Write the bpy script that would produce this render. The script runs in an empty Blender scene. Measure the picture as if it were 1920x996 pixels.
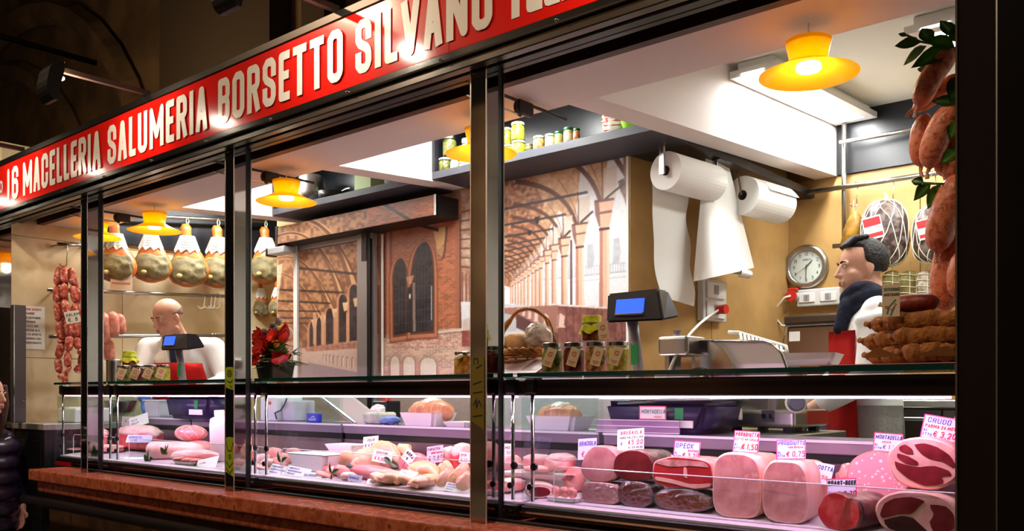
import bpy, bmesh, math, random
import numpy as np
from mathutils import Vector, Matrix, noise as mnoise
SC = bpy.context.scene
COL = SC.collection
PI = math.pi
rnd = random.Random(7)

# ------------------------------------------------------------------ camera
FPX, YAW, HZ, CY, CZ = 1668.0, math.radians(40.6), 740.0, -2.0, 1.5
cd = bpy.data.cameras.new('camera'); cam = bpy.data.objects.new('camera', cd); COL.objects.link(cam)
cam.location = (0, CY, CZ); cam.rotation_euler = (PI/2, 0, YAW)
cd.sensor_width = 36; cd.lens = 36*FPX/1920; cd.shift_y = (HZ-498)/1920; cd.clip_start = .05
SC.camera = cam
SC.view_settings.view_transform = 'Standard'; SC.view_settings.look = 'None'
SC.view_settings.gamma = 1; SC.view_settings.exposure = 0.25
SC.view_settings.use_curve_mapping = False
SC.cycles.transparent_max_bounces = 40
# ------------------------------------------------------------------ night sky
w = bpy.data.worlds.new('night'); SC.world = w; w.use_nodes = True
w.node_tree.nodes['Background'].inputs[0].default_value = (.5, .38, .28, 1)
w.node_tree.nodes['Background'].inputs[1].default_value = .018
# ------------------------------------------------------------------ lights of the place, plus added fill
def area(name, loc, size, power, col, rot=(0, 0, 0), sy=None):
    l = bpy.data.lights.new(name, 'AREA'); l.energy = power; l.color = col; l.size = size
    if sy: l.shape = 'RECTANGLE'; l.size_y = sy
    o = bpy.data.objects.new(name, l); COL.objects.link(o); o.location = loc; o.rotation_euler = rot
    return o
LAMP_W = 17          # fluorescent ceiling fixtures
CASE_W = 4.0         # pink tubes of the display case
LAMPS = [(-1.67, 2.10, 1.2), (-.95, 2.10, 1.2), (-3.0, .85, .55), (-4.35, .85, .55), (-5.15, 1.1, .9), (-2.55, .82, .55)]
def ceil_z(y): return 2.855 + .065*(y-.528)
def beam_z(y): return 2.528 + .064*(y-.528)
for i, (x, y, L) in enumerate(LAMPS):
    area('fluorescent_light', (x, y, ceil_z(y)-.0535), .10, LAMP_W*L*(1.7 if L < .6 else 1.9 if x < -5 else 1), (.98, 1, .97), rot=(math.atan(.065), 0, 0), sy=L)
# pink tubes in the display case, under its top rail
for k in range(3):
    x0, x1 = [(-5.0, -3.62), (-3.52, -2.0), (-1.9, -.56)][k]
    area('case_light', ((x0+x1)/2, .130, 1.4895), x1-x0, CASE_W*(x1-x0), (1, .56, .96), rot=(math.radians(38), 0, 0), sy=.008)
# dim street lamps of the arcade behind the viewer, then two added fill lights
for x in (-5.5, -1.5): area('arcade_lamp', (x, -2.6, 4.6), .35, 60, (1, .74, .50), rot=(math.radians(8), 0, 0))
area('street_fill', (-7, -6.2, 4.6), 1.2, 700, (1, .78, .55), rot=(math.radians(-60), 0, 0))  # added light on the opposite wall, gives the chrome posts something to reflect
area('vault_fill', (-9.5, 1.6, 4.0), .6, 60, (1, .72, .42), rot=(math.radians(115), 0, 0))  # unseen light added to lift the dark vault behind the stall

# ------------------------------------------------------------------ drafting helpers: photo pixel -> place
SN, CS = math.sin(YAW), math.cos(YAW)
def tan_u(u): return math.tan(YAW-math.atan((u-960)/FPX))
def dep(u, yr): return yr*(CS+SN*tan_u(u))
def at(u, v, Y):               # on the plane Y
    yr = Y-CY; d = dep(u, yr)
    return Vector((-yr*tan_u(u), Y, CZ+(HZ-v)*d/FPX))
def atx(u, v, X):              # on the plane X
    return at(u, v, -X/tan_u(u)+CY)
def atz(u, v, Z):              # on the plane Z
    d = (Z-CZ)*FPX/(HZ-v)
    return at(u, v, d/(CS+SN*tan_u(u))+CY)
def mpp(u, Y): return dep(u, Y-CY)/FPX      # metres per pixel there
def proj(x, y, z):
    d = -SN*x+CS*(y-CY)
    return 960+FPX*(CS*x+SN*(y-CY))/d, HZ-FPX*(z-CZ)/d

# ------------------------------------------------------------------ materials
def lin(c):
    return tuple((x/255/12.92 if x/255 <= .04045 else ((x/255+.055)/1.055)**2.4) for x in c)
MATS = {}
def mat(name, c, rough=.5, metal=0, c2=None, scale=20, c3=None, bump=0, bscale=None, spec=.5, emit=None, es=0,
        trans=0, ior=1.45, coat=0, detail=4, lo=.4, hi=.62, stretch=None, kind='noise', sss=0, alpha=1, translucent=0):
    if name in MATS: return MATS[name]
    m = bpy.data.materials.new(name); m.use_nodes = True; nt = m.node_tree; n = nt.nodes; b = n['Principled BSDF']
    I = b.inputs
    I['Base Color'].default_value = (*lin(c), 1); I['Roughness'].default_value = rough; I['Metallic'].default_value = metal
    I['Specular IOR Level'].default_value = spec; I['IOR'].default_value = ior
    I['Transmission Weight'].default_value = trans; I['Coat Weight'].default_value = coat; I['Coat Roughness'].default_value = .08
    I['Alpha'].default_value = alpha
    if sss: I['Subsurface Weight'].default_value = sss; I['Subsurface Radius'].default_value = (.02, .008, .005); I['Subsurface Scale'].default_value = .5
    if emit: I['Emission Color'].default_value = (*lin(emit), 1); I['Emission Strength'].default_value = es
    if c2 or bump:
        tc = n.new('ShaderNodeTexCoord'); mp = n.new('ShaderNodeMapping'); nt.links.new(tc.outputs['Object'], mp.inputs[0])
        if stretch: mp.inputs['Scale'].default_value = stretch
    if c2:
        if kind == 'voronoi':
            t = n.new('ShaderNodeTexVoronoi'); t.inputs['Scale'].default_value = scale; out = t.outputs['Distance']
        else:
            t = n.new('ShaderNodeTexNoise'); t.inputs['Scale'].default_value = scale; t.inputs['Detail'].default_value = detail; out = t.outputs[0]
        nt.links.new(mp.outputs[0], t.inputs['Vector'])
        r = n.new('ShaderNodeValToRGB'); e = r.color_ramp.elements
        e[0].position = lo; e[0].color = (*lin(c), 1); e[1].position = hi; e[1].color = (*lin(c2), 1)
        if c3: x = e.new(min(.98, hi+.12)); x.color = (*lin(c3), 1)
        nt.links.new(out, r.inputs[0]); nt.links.new(r.outputs[0], I['Base Color'])
    if bump:
        t = n.new('ShaderNodeTexNoise'); t.inputs['Scale'].default_value = bscale or scale; t.inputs['Detail'].default_value = 5
        nt.links.new(mp.outputs[0], t.inputs['Vector'])
        bp = n.new('ShaderNodeBump'); bp.inputs['Strength'].default_value = bump; bp.inputs['Distance'].default_value = .01
        nt.links.new(t.outputs[0], bp.inputs['Height']); nt.links.new(bp.outputs[0], I['Normal'])
    MATS[name] = m
    return m
def glass_mat(name, tint=(255, 255, 255), f0=.04, rough=.0, clear=1.0):
    """thin pane: Fresnel mix of a clear and a mirror lobe"""
    m = bpy.data.materials.new(name); m.use_nodes = True; nt = m.node_tree; n = nt.nodes; n.remove(n['Principled BSDF'])
    tr = n.new('ShaderNodeBsdfTransparent'); tr.inputs[0].default_value = (*[x*clear for x in lin(tint)], 1)
    gl = n.new('ShaderNodeBsdfGlossy'); gl.inputs['Roughness'].default_value = rough
    fr = n.new('ShaderNodeFresnel'); fr.inputs[0].default_value = 1.45
    mx = n.new('ShaderNodeMixShader');     ge = n.new('ShaderNodeNewGeometry'); iv = n.new('ShaderNodeMath'); iv.operation = 'SUBTRACT'; iv.inputs[0].default_value = 1   # the leaving face adds no second mirror
    nt.links.new(ge.outputs['Backfacing'], iv.inputs[1]); ml = n.new('ShaderNodeMath'); ml.operation = 'MULTIPLY'
    nt.links.new(fr.outputs[0], ml.inputs[0]); nt.links.new(iv.outputs[0], ml.inputs[1]); nt.links.new(ml.outputs[0], mx.inputs[0])
    nt.links.new(tr.outputs[0], mx.inputs[1]); nt.links.new(gl.outputs[0], mx.inputs[2])
    nt.links.new(mx.outputs[0], n['Material Output'].inputs[0]); MATS[name] = m
    return m
def shade_mat(name, c, emit=0):
    """translucent plastic: diffuse + translucent + gloss"""
    m = bpy.data.materials.new(name); m.use_nodes = True; nt = m.node_tree; n = nt.nodes; b = n['Principled BSDF']
    b.inputs['Base Color'].default_value = (*lin(c), 1); b.inputs['Roughness'].default_value = .2
    t = n.new('ShaderNodeBsdfTranslucent'); t.inputs[0].default_value = (*lin(c), 1)
    mx = n.new('ShaderNodeMixShader'); mx.inputs[0].default_value = .5
    b.inputs['Emission Color'].default_value = (*lin((255, 168, 0)), 1); b.inputs['Emission Strength'].default_value = emit*2
    nt.links.new(b.outputs[0], mx.inputs[1]); nt.links.new(t.outputs[0], mx.inputs[2]); nt.links.new(mx.outputs[0], n['Material Output'].inputs[0])
    MATS[name] = m
    return m
def vcol_mat(name, rough=.4):
    m = bpy.data.materials.new(name); m.use_nodes = True; nt = m.node_tree; n = nt.nodes; b = n['Principled BSDF']
    a = n.new('ShaderNodeVertexColor'); a.layer_name = 'print'
    nt.links.new(a.outputs[0], b.inputs['Base Color']); b.inputs['Roughness'].default_value = rough; MATS[name] = m
    return m

# ------------------------------------------------------------------ mesh helpers
def obj(name, bm, m, parent=None, smooth=False, loc=None):
    me = bpy.data.meshes.new(name); bm.normal_update(); bm.to_mesh(me); bm.free()
    me.materials.append(m)
    if smooth: me.polygons.foreach_set('use_smooth', [True]*len(me.polygons))
    o = bpy.data.objects.new(name, me); COL.objects.link(o)
    if parent: o.parent = parent
    if loc is not None: o.location = loc
    return o
def tag(o, label, cat, group=None):
    o['label'] = label; o['category'] = cat
    if group: o['group'] = group
    return o
def thing(name, label, cat, loc=(0, 0, 0), rot=(0, 0, 0), group=None):
    o = bpy.data.objects.new(name, None); COL.objects.link(o); o.location = loc; o.rotation_euler = rot; o.empty_display_size = .05
    return tag(o, label, cat, group)
def struct(name, bm, m, parent=None, **k):
    o = obj(name, bm, m, parent, **k); o['kind'] = 'structure'
    return o
def dup(root, loc=None, rot=None, label=None, group=None, scale=None):
    r = root.copy(); COL.objects.link(r)
    if loc is not None: r.location = loc
    if rot is not None: r.rotation_euler = rot
    if scale is not None: r.scale = (scale,)*3 if not hasattr(scale, '__len__') else scale
    if label: r['label'] = label
    if group: r['group'] = group
    for ch in list(root.children):
        c = ch.copy(); COL.objects.link(c); c.parent = r
        for g in ch.children:
            d = g.copy(); COL.objects.link(d); d.parent = c
    return r
def B(): return bmesh.new()
def xf(bm, vs, M):
    for v in vs: v.co = M @ v.co
def box(bm, x0, x1, y0, y1, z0, z1, bev=0, seg=1, M=None):
    g = bmesh.ops.create_cube(bm, size=1)['verts']
    for v in g: v.co = Vector(((x0+x1)/2+v.co.x*(x1-x0), (y0+y1)/2+v.co.y*(y1-y0), (z0+z1)/2+v.co.z*(z1-z0)))
    if bev:
        es = list({e for v in g for e in v.link_edges})
        r = bmesh.ops.bevel(bm, geom=es, offset=bev, segments=seg, profile=.5, affect='EDGES')
        g = list({v for f in r['faces'] for v in f.verts}) if M else g
        if M:
            # all verts of this island
            st = list(g); seen = set(g)
            while st:
                v = st.pop()
                for e in v.link_edges:
                    o = e.other_vert(v)
                    if o not in seen: seen.add(o); st.append(o)
            g = list(seen)
    if M: xf(bm, g, M)
    return bm
def hexa(bm, p):               # eight corners: bottom ring 0-3, top ring 4-7
    vs = [bm.verts.new(Vector(q)) for q in p]
    for f in ((3, 2, 1, 0), (4, 5, 6, 7), (0, 1, 5, 4), (1, 2, 6, 5), (2, 3, 7, 6), (3, 0, 4, 7)): bm.faces.new([vs[i] for i in f])
    return bm
def frames(pts):
    T = []
    n = len(pts)
    for i in range(n):
        a = pts[max(0, i-1)]; b = pts[min(n-1, i+1)]
        t = (b-a)
        T.append(t.normalized() if t.length > 1e-9 else Vector((0, 0, 1)))
    up = Vector((0, 0, 1)) if abs(T[0].z) < .9 else Vector((1, 0, 0))
    N = (up-T[0]*up.dot(T[0])).normalized(); out = []
    for t in T:
        N = (N-t*N.dot(t))
        N = N.normalized() if N.length > 1e-6 else t.orthogonal().normalized()
        out.append((t, N, t.cross(N)))
    return out
def tube(bm, pts, r, seg=8, cap=True, sx=1, sy=1, closed=False):
    pts = [Vector(p) for p in pts]
    rs = r if hasattr(r, '__len__') else [r]*len(pts)
    fr = frames(pts); rings = []
    for p, q, (t, N, Bn) in zip(pts, rs, fr):
        rings.append([bm.verts.new(p+N*(q*sx*math.cos(2*PI*k/seg))+Bn*(q*sy*math.sin(2*PI*k/seg))) for k in range(seg)])
    m = len(rings)
    for i in range(m if closed else m-1):
        a, b = rings[i], rings[(i+1) % m]
        for k in range(seg): bm.faces.new((a[k], a[(k+1) % seg], b[(k+1) % seg], b[k]))
    if cap and not closed:
        bm.faces.new(rings[0][::-1]); bm.faces.new(rings[-1])
    return bm
def lathe(bm, prof, seg=24, M=None, cap0=True, cap1=True):
    rings = []
    for (r, z) in prof:
        rings.append([bm.verts.new((r*math.cos(2*PI*k/seg), r*math.sin(2*PI*k/seg), z)) for k in range(seg)])
    for i in range(len(rings)-1):
        a, b = rings[i], rings[i+1]
        for k in range(seg): bm.faces.new((a[k], a[(k+1) % seg], b[(k+1) % seg], b[k]))
    if cap0 and prof[0][0] > 1e-6: bm.faces.new(rings[0][::-1])
    if cap1 and prof[-1][0] > 1e-6: bm.faces.new(rings[-1])
    if M: xf(bm, [v for r in rings for v in r], M)
    return bm
def prism(bm, poly, axis='y', d0=0, d1=.01, M=None):
    def P(a, b, d): return Vector((a, d, b)) if axis == 'y' else (Vector((d, a, b)) if axis == 'x' else Vector((a, b, d)))
    f = [bm.verts.new(P(a, b, d0)) for a, b in poly]; g = [bm.verts.new(P(a, b, d1)) for a, b in poly]; n = len(poly)
    bm.faces.new(f); bm.faces.new(g[::-1])
    for i in range(n): bm.faces.new((f[(i+1) % n], f[i], g[i], g[(i+1) % n]))
    if M: xf(bm, f+g, M)
    bmesh.ops.recalc_face_normals(bm, faces=bm.faces)
    return bm
def blob(bm, M, sub=3, amp=.0, freq=6, seed=0, fn=None):
    g = bmesh.ops.create_icosphere(bm, subdivisions=sub, radius=1)['verts']
    for v in g:
        p = v.co.copy()
        if fn: p = fn(p)
        if amp: p = p*(1+amp*mnoise.noise(v.co*freq*.35+Vector((seed*7.3, seed*3.1, seed))))
        v.co = M @ p
    return bm
def TRS(loc, rot=(0, 0, 0), s=(1, 1, 1)):
    from mathutils import Euler
    s = s if hasattr(s, '__len__') else (s, s, s)
    return Matrix.Translation(Vector(loc)) @ Euler(rot).to_matrix().to_4x4() @ Matrix.Diagonal((*s, 1))
def lerp(a, b, t): return a+(b-a)*t
def strokes(bm, paths, h, M, cap=True, dz=.0006):
    """flat brush strokes in the XZ plane (facing -Y), a hair thick"""
    cnt = [0]
    def poly(ps):
        cnt[0] += 1; e = -cnt[0]*h*.004
        f = [bm.verts.new(M @ Vector((x, e, z))) for x, z in ps]
        bm.faces.new(f)
    for P in paths:
        n = len(P)
        for i in range(n-1):
            (x0, z0), (x1, z1) = P[i], P[i+1]
            L = math.hypot(x1-x0, z1-z0)
            if L < 1e-9: continue
            dx, dz_ = (x1-x0)/L, (z1-z0)/L
            if cap and i == 0: x0 -= dx*h; z0 -= dz_*h
            if cap and i == n-2: x1 += dx*h; z1 += dz_*h
            nx, nz = -dz_*h, dx*h
            poly([(x0+nx, z0+nz), (x0-nx, z0-nz), (x1-nx, z1-nz), (x1+nx, z1+nz)])
        for i in range(1, n-1):
            x, z = P[i]
            poly([(x+h*math.cos(-k*PI/4), z+h*math.sin(-k*PI/4)) for k in range(8)][::-1])
    return bm
c_ = .22
GLY = {
 'A': (1, [[(0, 0), (.42, 1), (.58, 1), (1, 0)], [(.17, .3), (.83, .3)]]), 'B': (1, [[(0, 0), (0, 1), (.75, 1), (1, .9), (1, .62), (.8, .53), (0, .53)], [(.8, .53), (1, .43), (1, .1), (.75, 0), (0, 0)]]),
 'C': (1, [[(1, .68), (1, .9), (.75, 1), (.25, 1), (0, .9), (0, .1), (.25, 0), (.75, 0), (1, .1), (1, .32)]]), 'D': (1, [[(0, 0), (0, 1), (.7, 1), (1, .88), (1, .12), (.7, 0), (0, 0)]]),
 'E': (.8, [[(1, 0), (0, 0), (0, 1), (1, 1)], [(0, .52), (.85, .52)]]), 'F': (.8, [[(0, 0), (0, 1), (1, 1)], [(0, .52), (.8, .52)]]),
 'G': (1, [[(1, .75), (1, .9), (.75, 1), (.25, 1), (0, .9), (0, .1), (.25, 0), (.75, 0), (1, .1), (1, .45), (.55, .45)]]), 'H': (1, [[(0, 0), (0, 1)], [(1, 0), (1, 1)], [(0, .5), (1, .5)]]),
 'I': (0, [[(.5, 0), (.5, 1)]]), 'J': (.8, [[(1, 1), (1, .1), (.7, 0), (.3, 0), (0, .12)]]), 'K': (1, [[(0, 0), (0, 1)], [(1, 1), (0, .45), (1, 0)]]),
 'L': (.75, [[(0, 1), (0, 0), (1, 0)]]), 'M': (1.45, [[(0, 0), (0, 1), (.5, .25), (1, 1), (1, 0)]]), 'N': (1.1, [[(0, 0), (0, 1), (1, 0), (1, 1)]]),
 'O': (1, [[(.5, 1), (.25, 1), (0, .9), (0, .1), (.25, 0), (.75, 0), (1, .1), (1, .9), (.75, 1), (.5, 1)]]), 'P': (1, [[(0, 0), (0, 1), (.75, 1), (1, .9), (1, .55), (.75, .45), (0, .45)]]),
 'Q': (1, [[(.5, 1), (.25, 1), (0, .9), (0, .1), (.25, 0), (.75, 0), (1, .1), (1, .9), (.75, 1), (.5, 1)], [(.6, .25), (1, 0)]]),
 'R': (1, [[(0, 0), (0, 1), (.75, 1), (1, .9), (1, .6), (.75, .5), (0, .5)], [(.6, .5), (1, 0)]]), 'S': (1, [[(1, .72), (1, .9), (.75, 1), (.25, 1), (0, .9), (0, .66), (.2, .56), (.8, .44), (1, .34), (1, .1), (.75, 0), (.25, 0), (0, .1), (0, .28)]]),
 'T': (.95, [[(.5, 0), (.5, 1)], [(0, 1), (1, 1)]]), 'U': (1, [[(0, 1), (0, .1), (.25, 0), (.75, 0), (1, .1), (1, 1)]]), 'V': (1.05, [[(0, 1), (.5, 0), (1, 1)]]),
 'W': (1.4, [[(0, 1), (.25, 0), (.5, .8), (.75, 0), (1, 1)]]), 'X': (1, [[(0, 0), (1, 1)], [(0, 1), (1, 0)]]), 'Y': (1, [[(0, 1), (.5, .5), (1, 1)], [(.5, .5), (.5, 0)]]), 'Z': (1, [[(0, 1), (1, 1), (0, 0), (1, 0)]]),
 '0': (.9, [[(.5, 1), (.2, 1), (0, .85), (0, .15), (.2, 0), (.8, 0), (1, .15), (1, .85), (.8, 1), (.5, 1)]]), '1': (.35, [[(0, .82), (.8, 1), (.8, 0)]]), '2': (.9, [[(0, .8), (.2, 1), (.8, 1), (1, .8), (1, .6), (0, 0), (1, 0)]]),
 '3': (.9, [[(0, .9), (.3, 1), (.8, 1), (1, .8), (.9, .58), (.4, .52), (.9, .46), (1, .2), (.8, 0), (.2, 0), (0, .12)]]), '4': (.9, [[(.7, 0), (.7, 1), (0, .3), (1, .3)]]), '5': (.9, [[(1, 1), (.05, 1), (.05, .6), (.7, .6), (1, .45), (1, .15), (.75, 0), (.1, 0)]]),
 '6': (.9, [[(1, .78), (1, .9), (.75, 1), (.25, 1), (0, .9), (0, .1), (.25, 0), (.75, 0), (1, .1), (1, .45), (.75, .55), (0, .55)]]), '7': (.9, [[(0, 1), (1, 1), (.35, 0)]]), '8': (.9, [[(.5, .53), (.1, .65), (.1, .9), (.3, 1), (.7, 1), (.9, .9), (.9, .65), (.5, .53), (0, .4), (0, .12), (.25, 0), (.75, 0), (1, .12), (1, .4), (.5, .53)]]),
 '9': (.9, [[(.95, .5), (.2, .48), (0, .65), (0, .88), (.2, 1), (.8, 1), (1, .88), (1, .4), (.6, 0)]]), '.': (0, [[(.5, .0), (.5, .02)]]), ',': (0, [[(.5, .05), (.3, -.15)]]), '-': (.6, [[(.1, .48), (.9, .48)]]), '/': (.6, [[(0, 0), (1, 1)]]),
 '€': (1, [[(1, .85), (.75, 1), (.45, 1), (.2, .8), (.2, .2), (.45, 0), (.75, 0), (1, .15)], [(0, .6), (.75, .6)], [(0, .42), (.7, .42)]]), '°': (.45, [[(.5, 1), (.0, .95), (.0, .6), (.5, .55), (1, .6), (1, .95), (.5, 1)]]), "'": (0, [[(.5, 1), (.4, .8)]]),
}
def word_paths(txt, H, W, h, gap, slant=0, jit=0):
    """polylines of a word, letters H high, a normal letter W wide, stroke half-width h"""
    x = 0; out = []; R = random.Random(len(txt)*31+ord(txt[0]))
    for ch in txt:
        if ch == ' ': x += W*.6; continue
        gw, ps = GLY[ch]; w_ = max(2*h, W*gw) if gw else 2*h
        j = jit*H*(R.random()-.5); k = 1+jit*(R.random()-.5)
        for P in ps:
            out.append([(x+h+(a*(w_-2*h) if gw else 0)+slant*b*H, j+h+b*(H*k-2*h)) for a, b in P])
        x += w_+gap
    return out, x-gap
# ================================================================== materials of the setting
M_chrome = mat('chrome', (190, 188, 184), .12, 1)
M_mirror = mat('mirror_steel', (150, 146, 142), .05, 1)
M_steel = mat('brushed_steel', (176, 174, 170), .3, 1, bump=.02, bscale=120)
M_dsteel = mat('dark_steel', (60, 56, 56), .35, .8)
M_black = mat('black_metal', (14, 13, 14), .35)
M_rubber = mat('black_rubber', (10, 9, 9), .5)
M_soffit = mat('soffit_paint', (226, 214, 208), .7)
M_white = mat('white_paint', (238, 238, 232), .7)
M_ceil = mat('ceiling_paint', (226, 226, 214), .8)
M_marble = mat('beige_marble', (208, 188, 146), .35, c2=(226, 210, 172), c3=(196, 172, 128), scale=3.2, detail=9, lo=.38, hi=.56)
M_tan = mat('tan_board', (176, 138, 82), .45, c2=(196, 156, 96), scale=4, detail=3)
M_blk = mat('black_board', (22, 24, 30), .35)
M_shelf = mat('grey_shelf_board', (58, 60, 68), .5)
M_pink = mat('pink_marble', (150, 72, 46), .22, c2=(186, 104, 72), c3=(120, 52, 34), scale=26, detail=8, lo=.38, hi=.58)
M_base = mat('dark_marble', (52, 36, 22), .28, c2=(72, 52, 34), scale=9, detail=8)
M_street = mat('street_stone', (60, 52, 46), .6, c2=(80, 70, 60), scale=6)
M_floor = mat('shop_floor', (120, 112, 104), .5, c2=(134, 126, 116), scale=8)
M_red = mat('sign_red', (206, 22, 12), .16, coat=.6)
M_letter = mat('sign_letter', (222, 214, 204), .25, coat=.5)
M_vault = mat('vault_plaster', (120, 94, 64), .9, c2=(88, 68, 46), scale=1.4, detail=6)
M_glass = glass_mat('clear_glass', (246, 252, 250))
M_teal = mat('glass_edge', (8, 62, 54), .1, trans=.25)
M_jamb = mat('polished_dark_jamb', (34, 28, 28), .12, .35)
M_pillar = mat('black_stone', (10, 9, 9), .15)
XL, YB = -5.64, 2.757
XJ = -.495
# ------------------------------------------------------------------ floors
struct('floor', box(B(), -12, 6, -9, 6, -.1, 0), M_street)
struct('trim_1', box(B(), XL, .4, .02, YB, 0, .45), M_floor)['label'] = 'raised shop floor behind the counter'
# ------------------------------------------------------------------ left wall in marble slabs
wl = struct('wall_left', box(B(), XL-.2, XL-.012, 0, YB, .45, 2.98), M_marble)
ys = [0.0, .72, 1.46, 2.12, YB]; zs = [.45, 1.02, 1.72, 2.44, 2.98]
for i in range(4):
    for j in range(4):
        struct('marble_slab', box(B(), XL-.012, XL+rnd.random()*.002, ys[i]+.0015, ys[i+1]-.0015, zs[j]+.0015, zs[j+1]-.0015, bev=.002), M_marble, wl)
# dark boards along the top of the left wall
db = struct('trim_2', box(B(), XL+.005, XL+.03, .62, YB, 2.47, 2.93), M_blk)
# ------------------------------------------------------------------ back wall
wb = struct('wall_back', box(B(), XL, .4, YB+.012, YB+.2, .45, 3.05), M_tan)
xs = [-2.06, -1.36, -.55, .4]
for i in range(3):
    struct('panel', box(B(), xs[i]+.002, xs[i+1]-.002, YB, YB+.012, .45, 2.672, bev=.0015), M_tan, wb)
struct('panel', box(B(), XL, -4.9, YB, YB+.012, .45, 2.98, bev=.0015), M_marble, wb)
struct('trim_3', box(B(), -1.775, .4, YB-.02, YB-.001, 2.672, 3.02), M_blk)
struct('wall_right', box(B(), .4, .55, 0, YB, .45, 3.05), M_white)
# ------------------------------------------------------------------ core with the photo mural: its front carries the print, its right flank is tan board
YM = 1.38
PCR = [(-4.90, YM), (-2.208, YM), (-2.06, YB), (-4.90, YB)]
bm = B(); prism(bm, PCR, 'z', .45, 2.98); wc = struct('wall_core', bm, M_tan)
# tan boards on the flank
for k, (a, b) in enumerate([(0, .46), (.46, 1)]):
    p0 = Vector((-2.208, YM, 0)).lerp(Vector((-2.06, YB, 0)), a+.002); p1 = Vector((-2.208, YM, 0)).lerp(Vector((-2.06, YB, 0)), b-.002)
    bm = B(); prism(bm, [(p0.x, p0.y), (p1.x, p1.y), (p1.x+.01, p1.y), (p0.x+.01, p0.y)], 'z', .45, 2.60); struct('panel', bm, M_tan, wc)
# ------------------------------------------------------------------ ceiling, soffit, cross beams
bm = B(); y0, y1 = .528, YB
hexa(bm, [(XL, y0, ceil_z(y0)), (.4, y0, ceil_z(y0)), (.4, y1, ceil_z(y1)), (XL, y1, ceil_z(y1)),
          (XL, y0, 3.15), (.4, y0, 3.15), (.4, y1, 3.15), (XL, y1, 3.15)])
struct('ceiling', bm, M_ceil)
struct('trim_4', box(B(), XL, XJ+.02, .227, .528, 2.528, 2.95), M_soffit)['label'] = 'pinkish soffit band behind the sign'
def beam(n, x0, x1, ye):
    bm = B()
    hexa(bm, [(x0, .52, beam_z(.52)), (x1, .52, beam_z(.52)), (x1, ye, beam_z(ye)), (x0, ye, beam_z(ye)),
              (x0, .52, 3.1), (x1, .52, 3.1), (x1, ye, 3.1), (x0, ye, 3.1)])
    struct('trim_%d' % n, bm, M_soffit)
beam(5, -1.90, -1.78, YB); beam(6, -3.31, -3.19, YM+.0); beam(7, -4.68, -4.555, YM+.0)
# ------------------------------------------------------------------ header, track, sign
hd = struct('trim_8', box(B(), -7.2, .6, -.03, .226, 2.56, 2.825), M_black)
hd['label'] = 'black header box over the shop opening'
struct('track', box(B(), -7.2, .6, .09, .12, 2.515, 2.56, bev=.004), M_dsteel, hd)
struct('track', box(B(), -7.2, .6, .02, .06, 2.50, 2.56, bev=.004), M_black, hd)
struct('lip', box(B(), XL, XJ, .20, .235, 2.52, 2.56), mat('brown_lip', (70, 38, 22), .5), hd)
sg = thing('shop_sign', 'long red sign board with large cream block letters above the counter', 'sign', (-3.2, -.05, 2.55))
def child(name, bm, m, p, smooth=False):
    o = obj(name, bm, m, p, smooth); o.matrix_parent_inverse = Matrix.Translation(-p.location) if p.rotation_euler == Vector((0, 0, 0)) else p.matrix_basis.inverted()
    return o
# local helper: build in world coordinates, then hang under the thing
def part(name, bm, m, p, smooth=False, label=None):
    inv = (Matrix.Translation(p.location) @ p.rotation_euler.to_matrix().to_4x4()).inverted()
    if p.parent: inv = inv @ (Matrix.Translation(p.parent.location) @ p.parent.rotation_euler.to_matrix().to_4x4()).inverted()
    if p.type == 'EMPTY' or any(abs(x) > 1e-9 for x in p.location): bm.transform(inv)
    o = obj(name, bm, m, p, smooth)
    if label: o['label'] = label
    return o
xj = at(842, 50, -.05).x
part('panel', box(B(), -6.4, xj-.001, -.05, -.031, 2.55, 2.797), M_red, sg)
part('panel', box(B(), xj+.001, -.2, -.05, -.031, 2.55, 2.797), M_red, sg)
part('top_rail', box(B(), -6.42, -.2, -.056, -.03, 2.798, 2.83, bev=.003), mat('dull_chrome', (92, 86, 80), .3, 1), sg)
part('bottom_rail', box(B(), -6.42, -.2, -.062, -.03, 2.522, 2.549, bev=.004), M_chrome, sg)
part('lower_rail', box(B(), -6.42, -.2, -.045, -.01, 2.492, 2.520, bev=.003), mat('dull_chrome', (92, 86, 80), .3, 1), sg)
for k in range(13):
    b_ = B(); bmesh.ops.create_icosphere(b_, subdivisions=2, radius=.006, matrix=Matrix.Translation((-6.0+k*.45, -.064, 2.530)))
    part('screw', b_, M_chrome, sg, True)
def sign_word(txt, u0, u1):
    Yf = -.052; x0 = at(u0, 0, Yf).x; x1 = at(u1, 0, Yf).x
    H = .182; h = .0155; ps, L = word_paths(txt, H, .086, h, .021)
    k = (x1-x0)/L
    bm = strokes(B(), [[(a*k, b) for a, b in P] for P in ps], h, Matrix.Translation((x0, Yf, 2.583)), cap=True)
    part('lettering', bm, M_letter, sg)
for t, a, b in (('16', 13, 35), ('MACELLERIA', 43, 190), ('SALUMERIA', 202, 390), ('BORSETTO', 409, 645), ('SILVANO', 667, 924), ('TEL.', 952, 1068), ('0', 1090, 1140)):
    sign_word(t, a, b)
x_ = at(2, 360, -.052).x
bm = strokes(B(), [[(.03*math.cos(2*PI*k/10)*.6, .06+.05*math.sin(2*PI*k/10)*.6) for k in range(11)]], .006, Matrix.Translation((x_, -.052, 2.62)))
part('lettering', bm, M_letter, sg)
ps, L = word_paths('N', .182, .086, .0155, .02)
part('lettering', strokes(B(), ps, .0155, Matrix.Translation((x_-.15, -.052, 2.583))), M_letter, sg)
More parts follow.
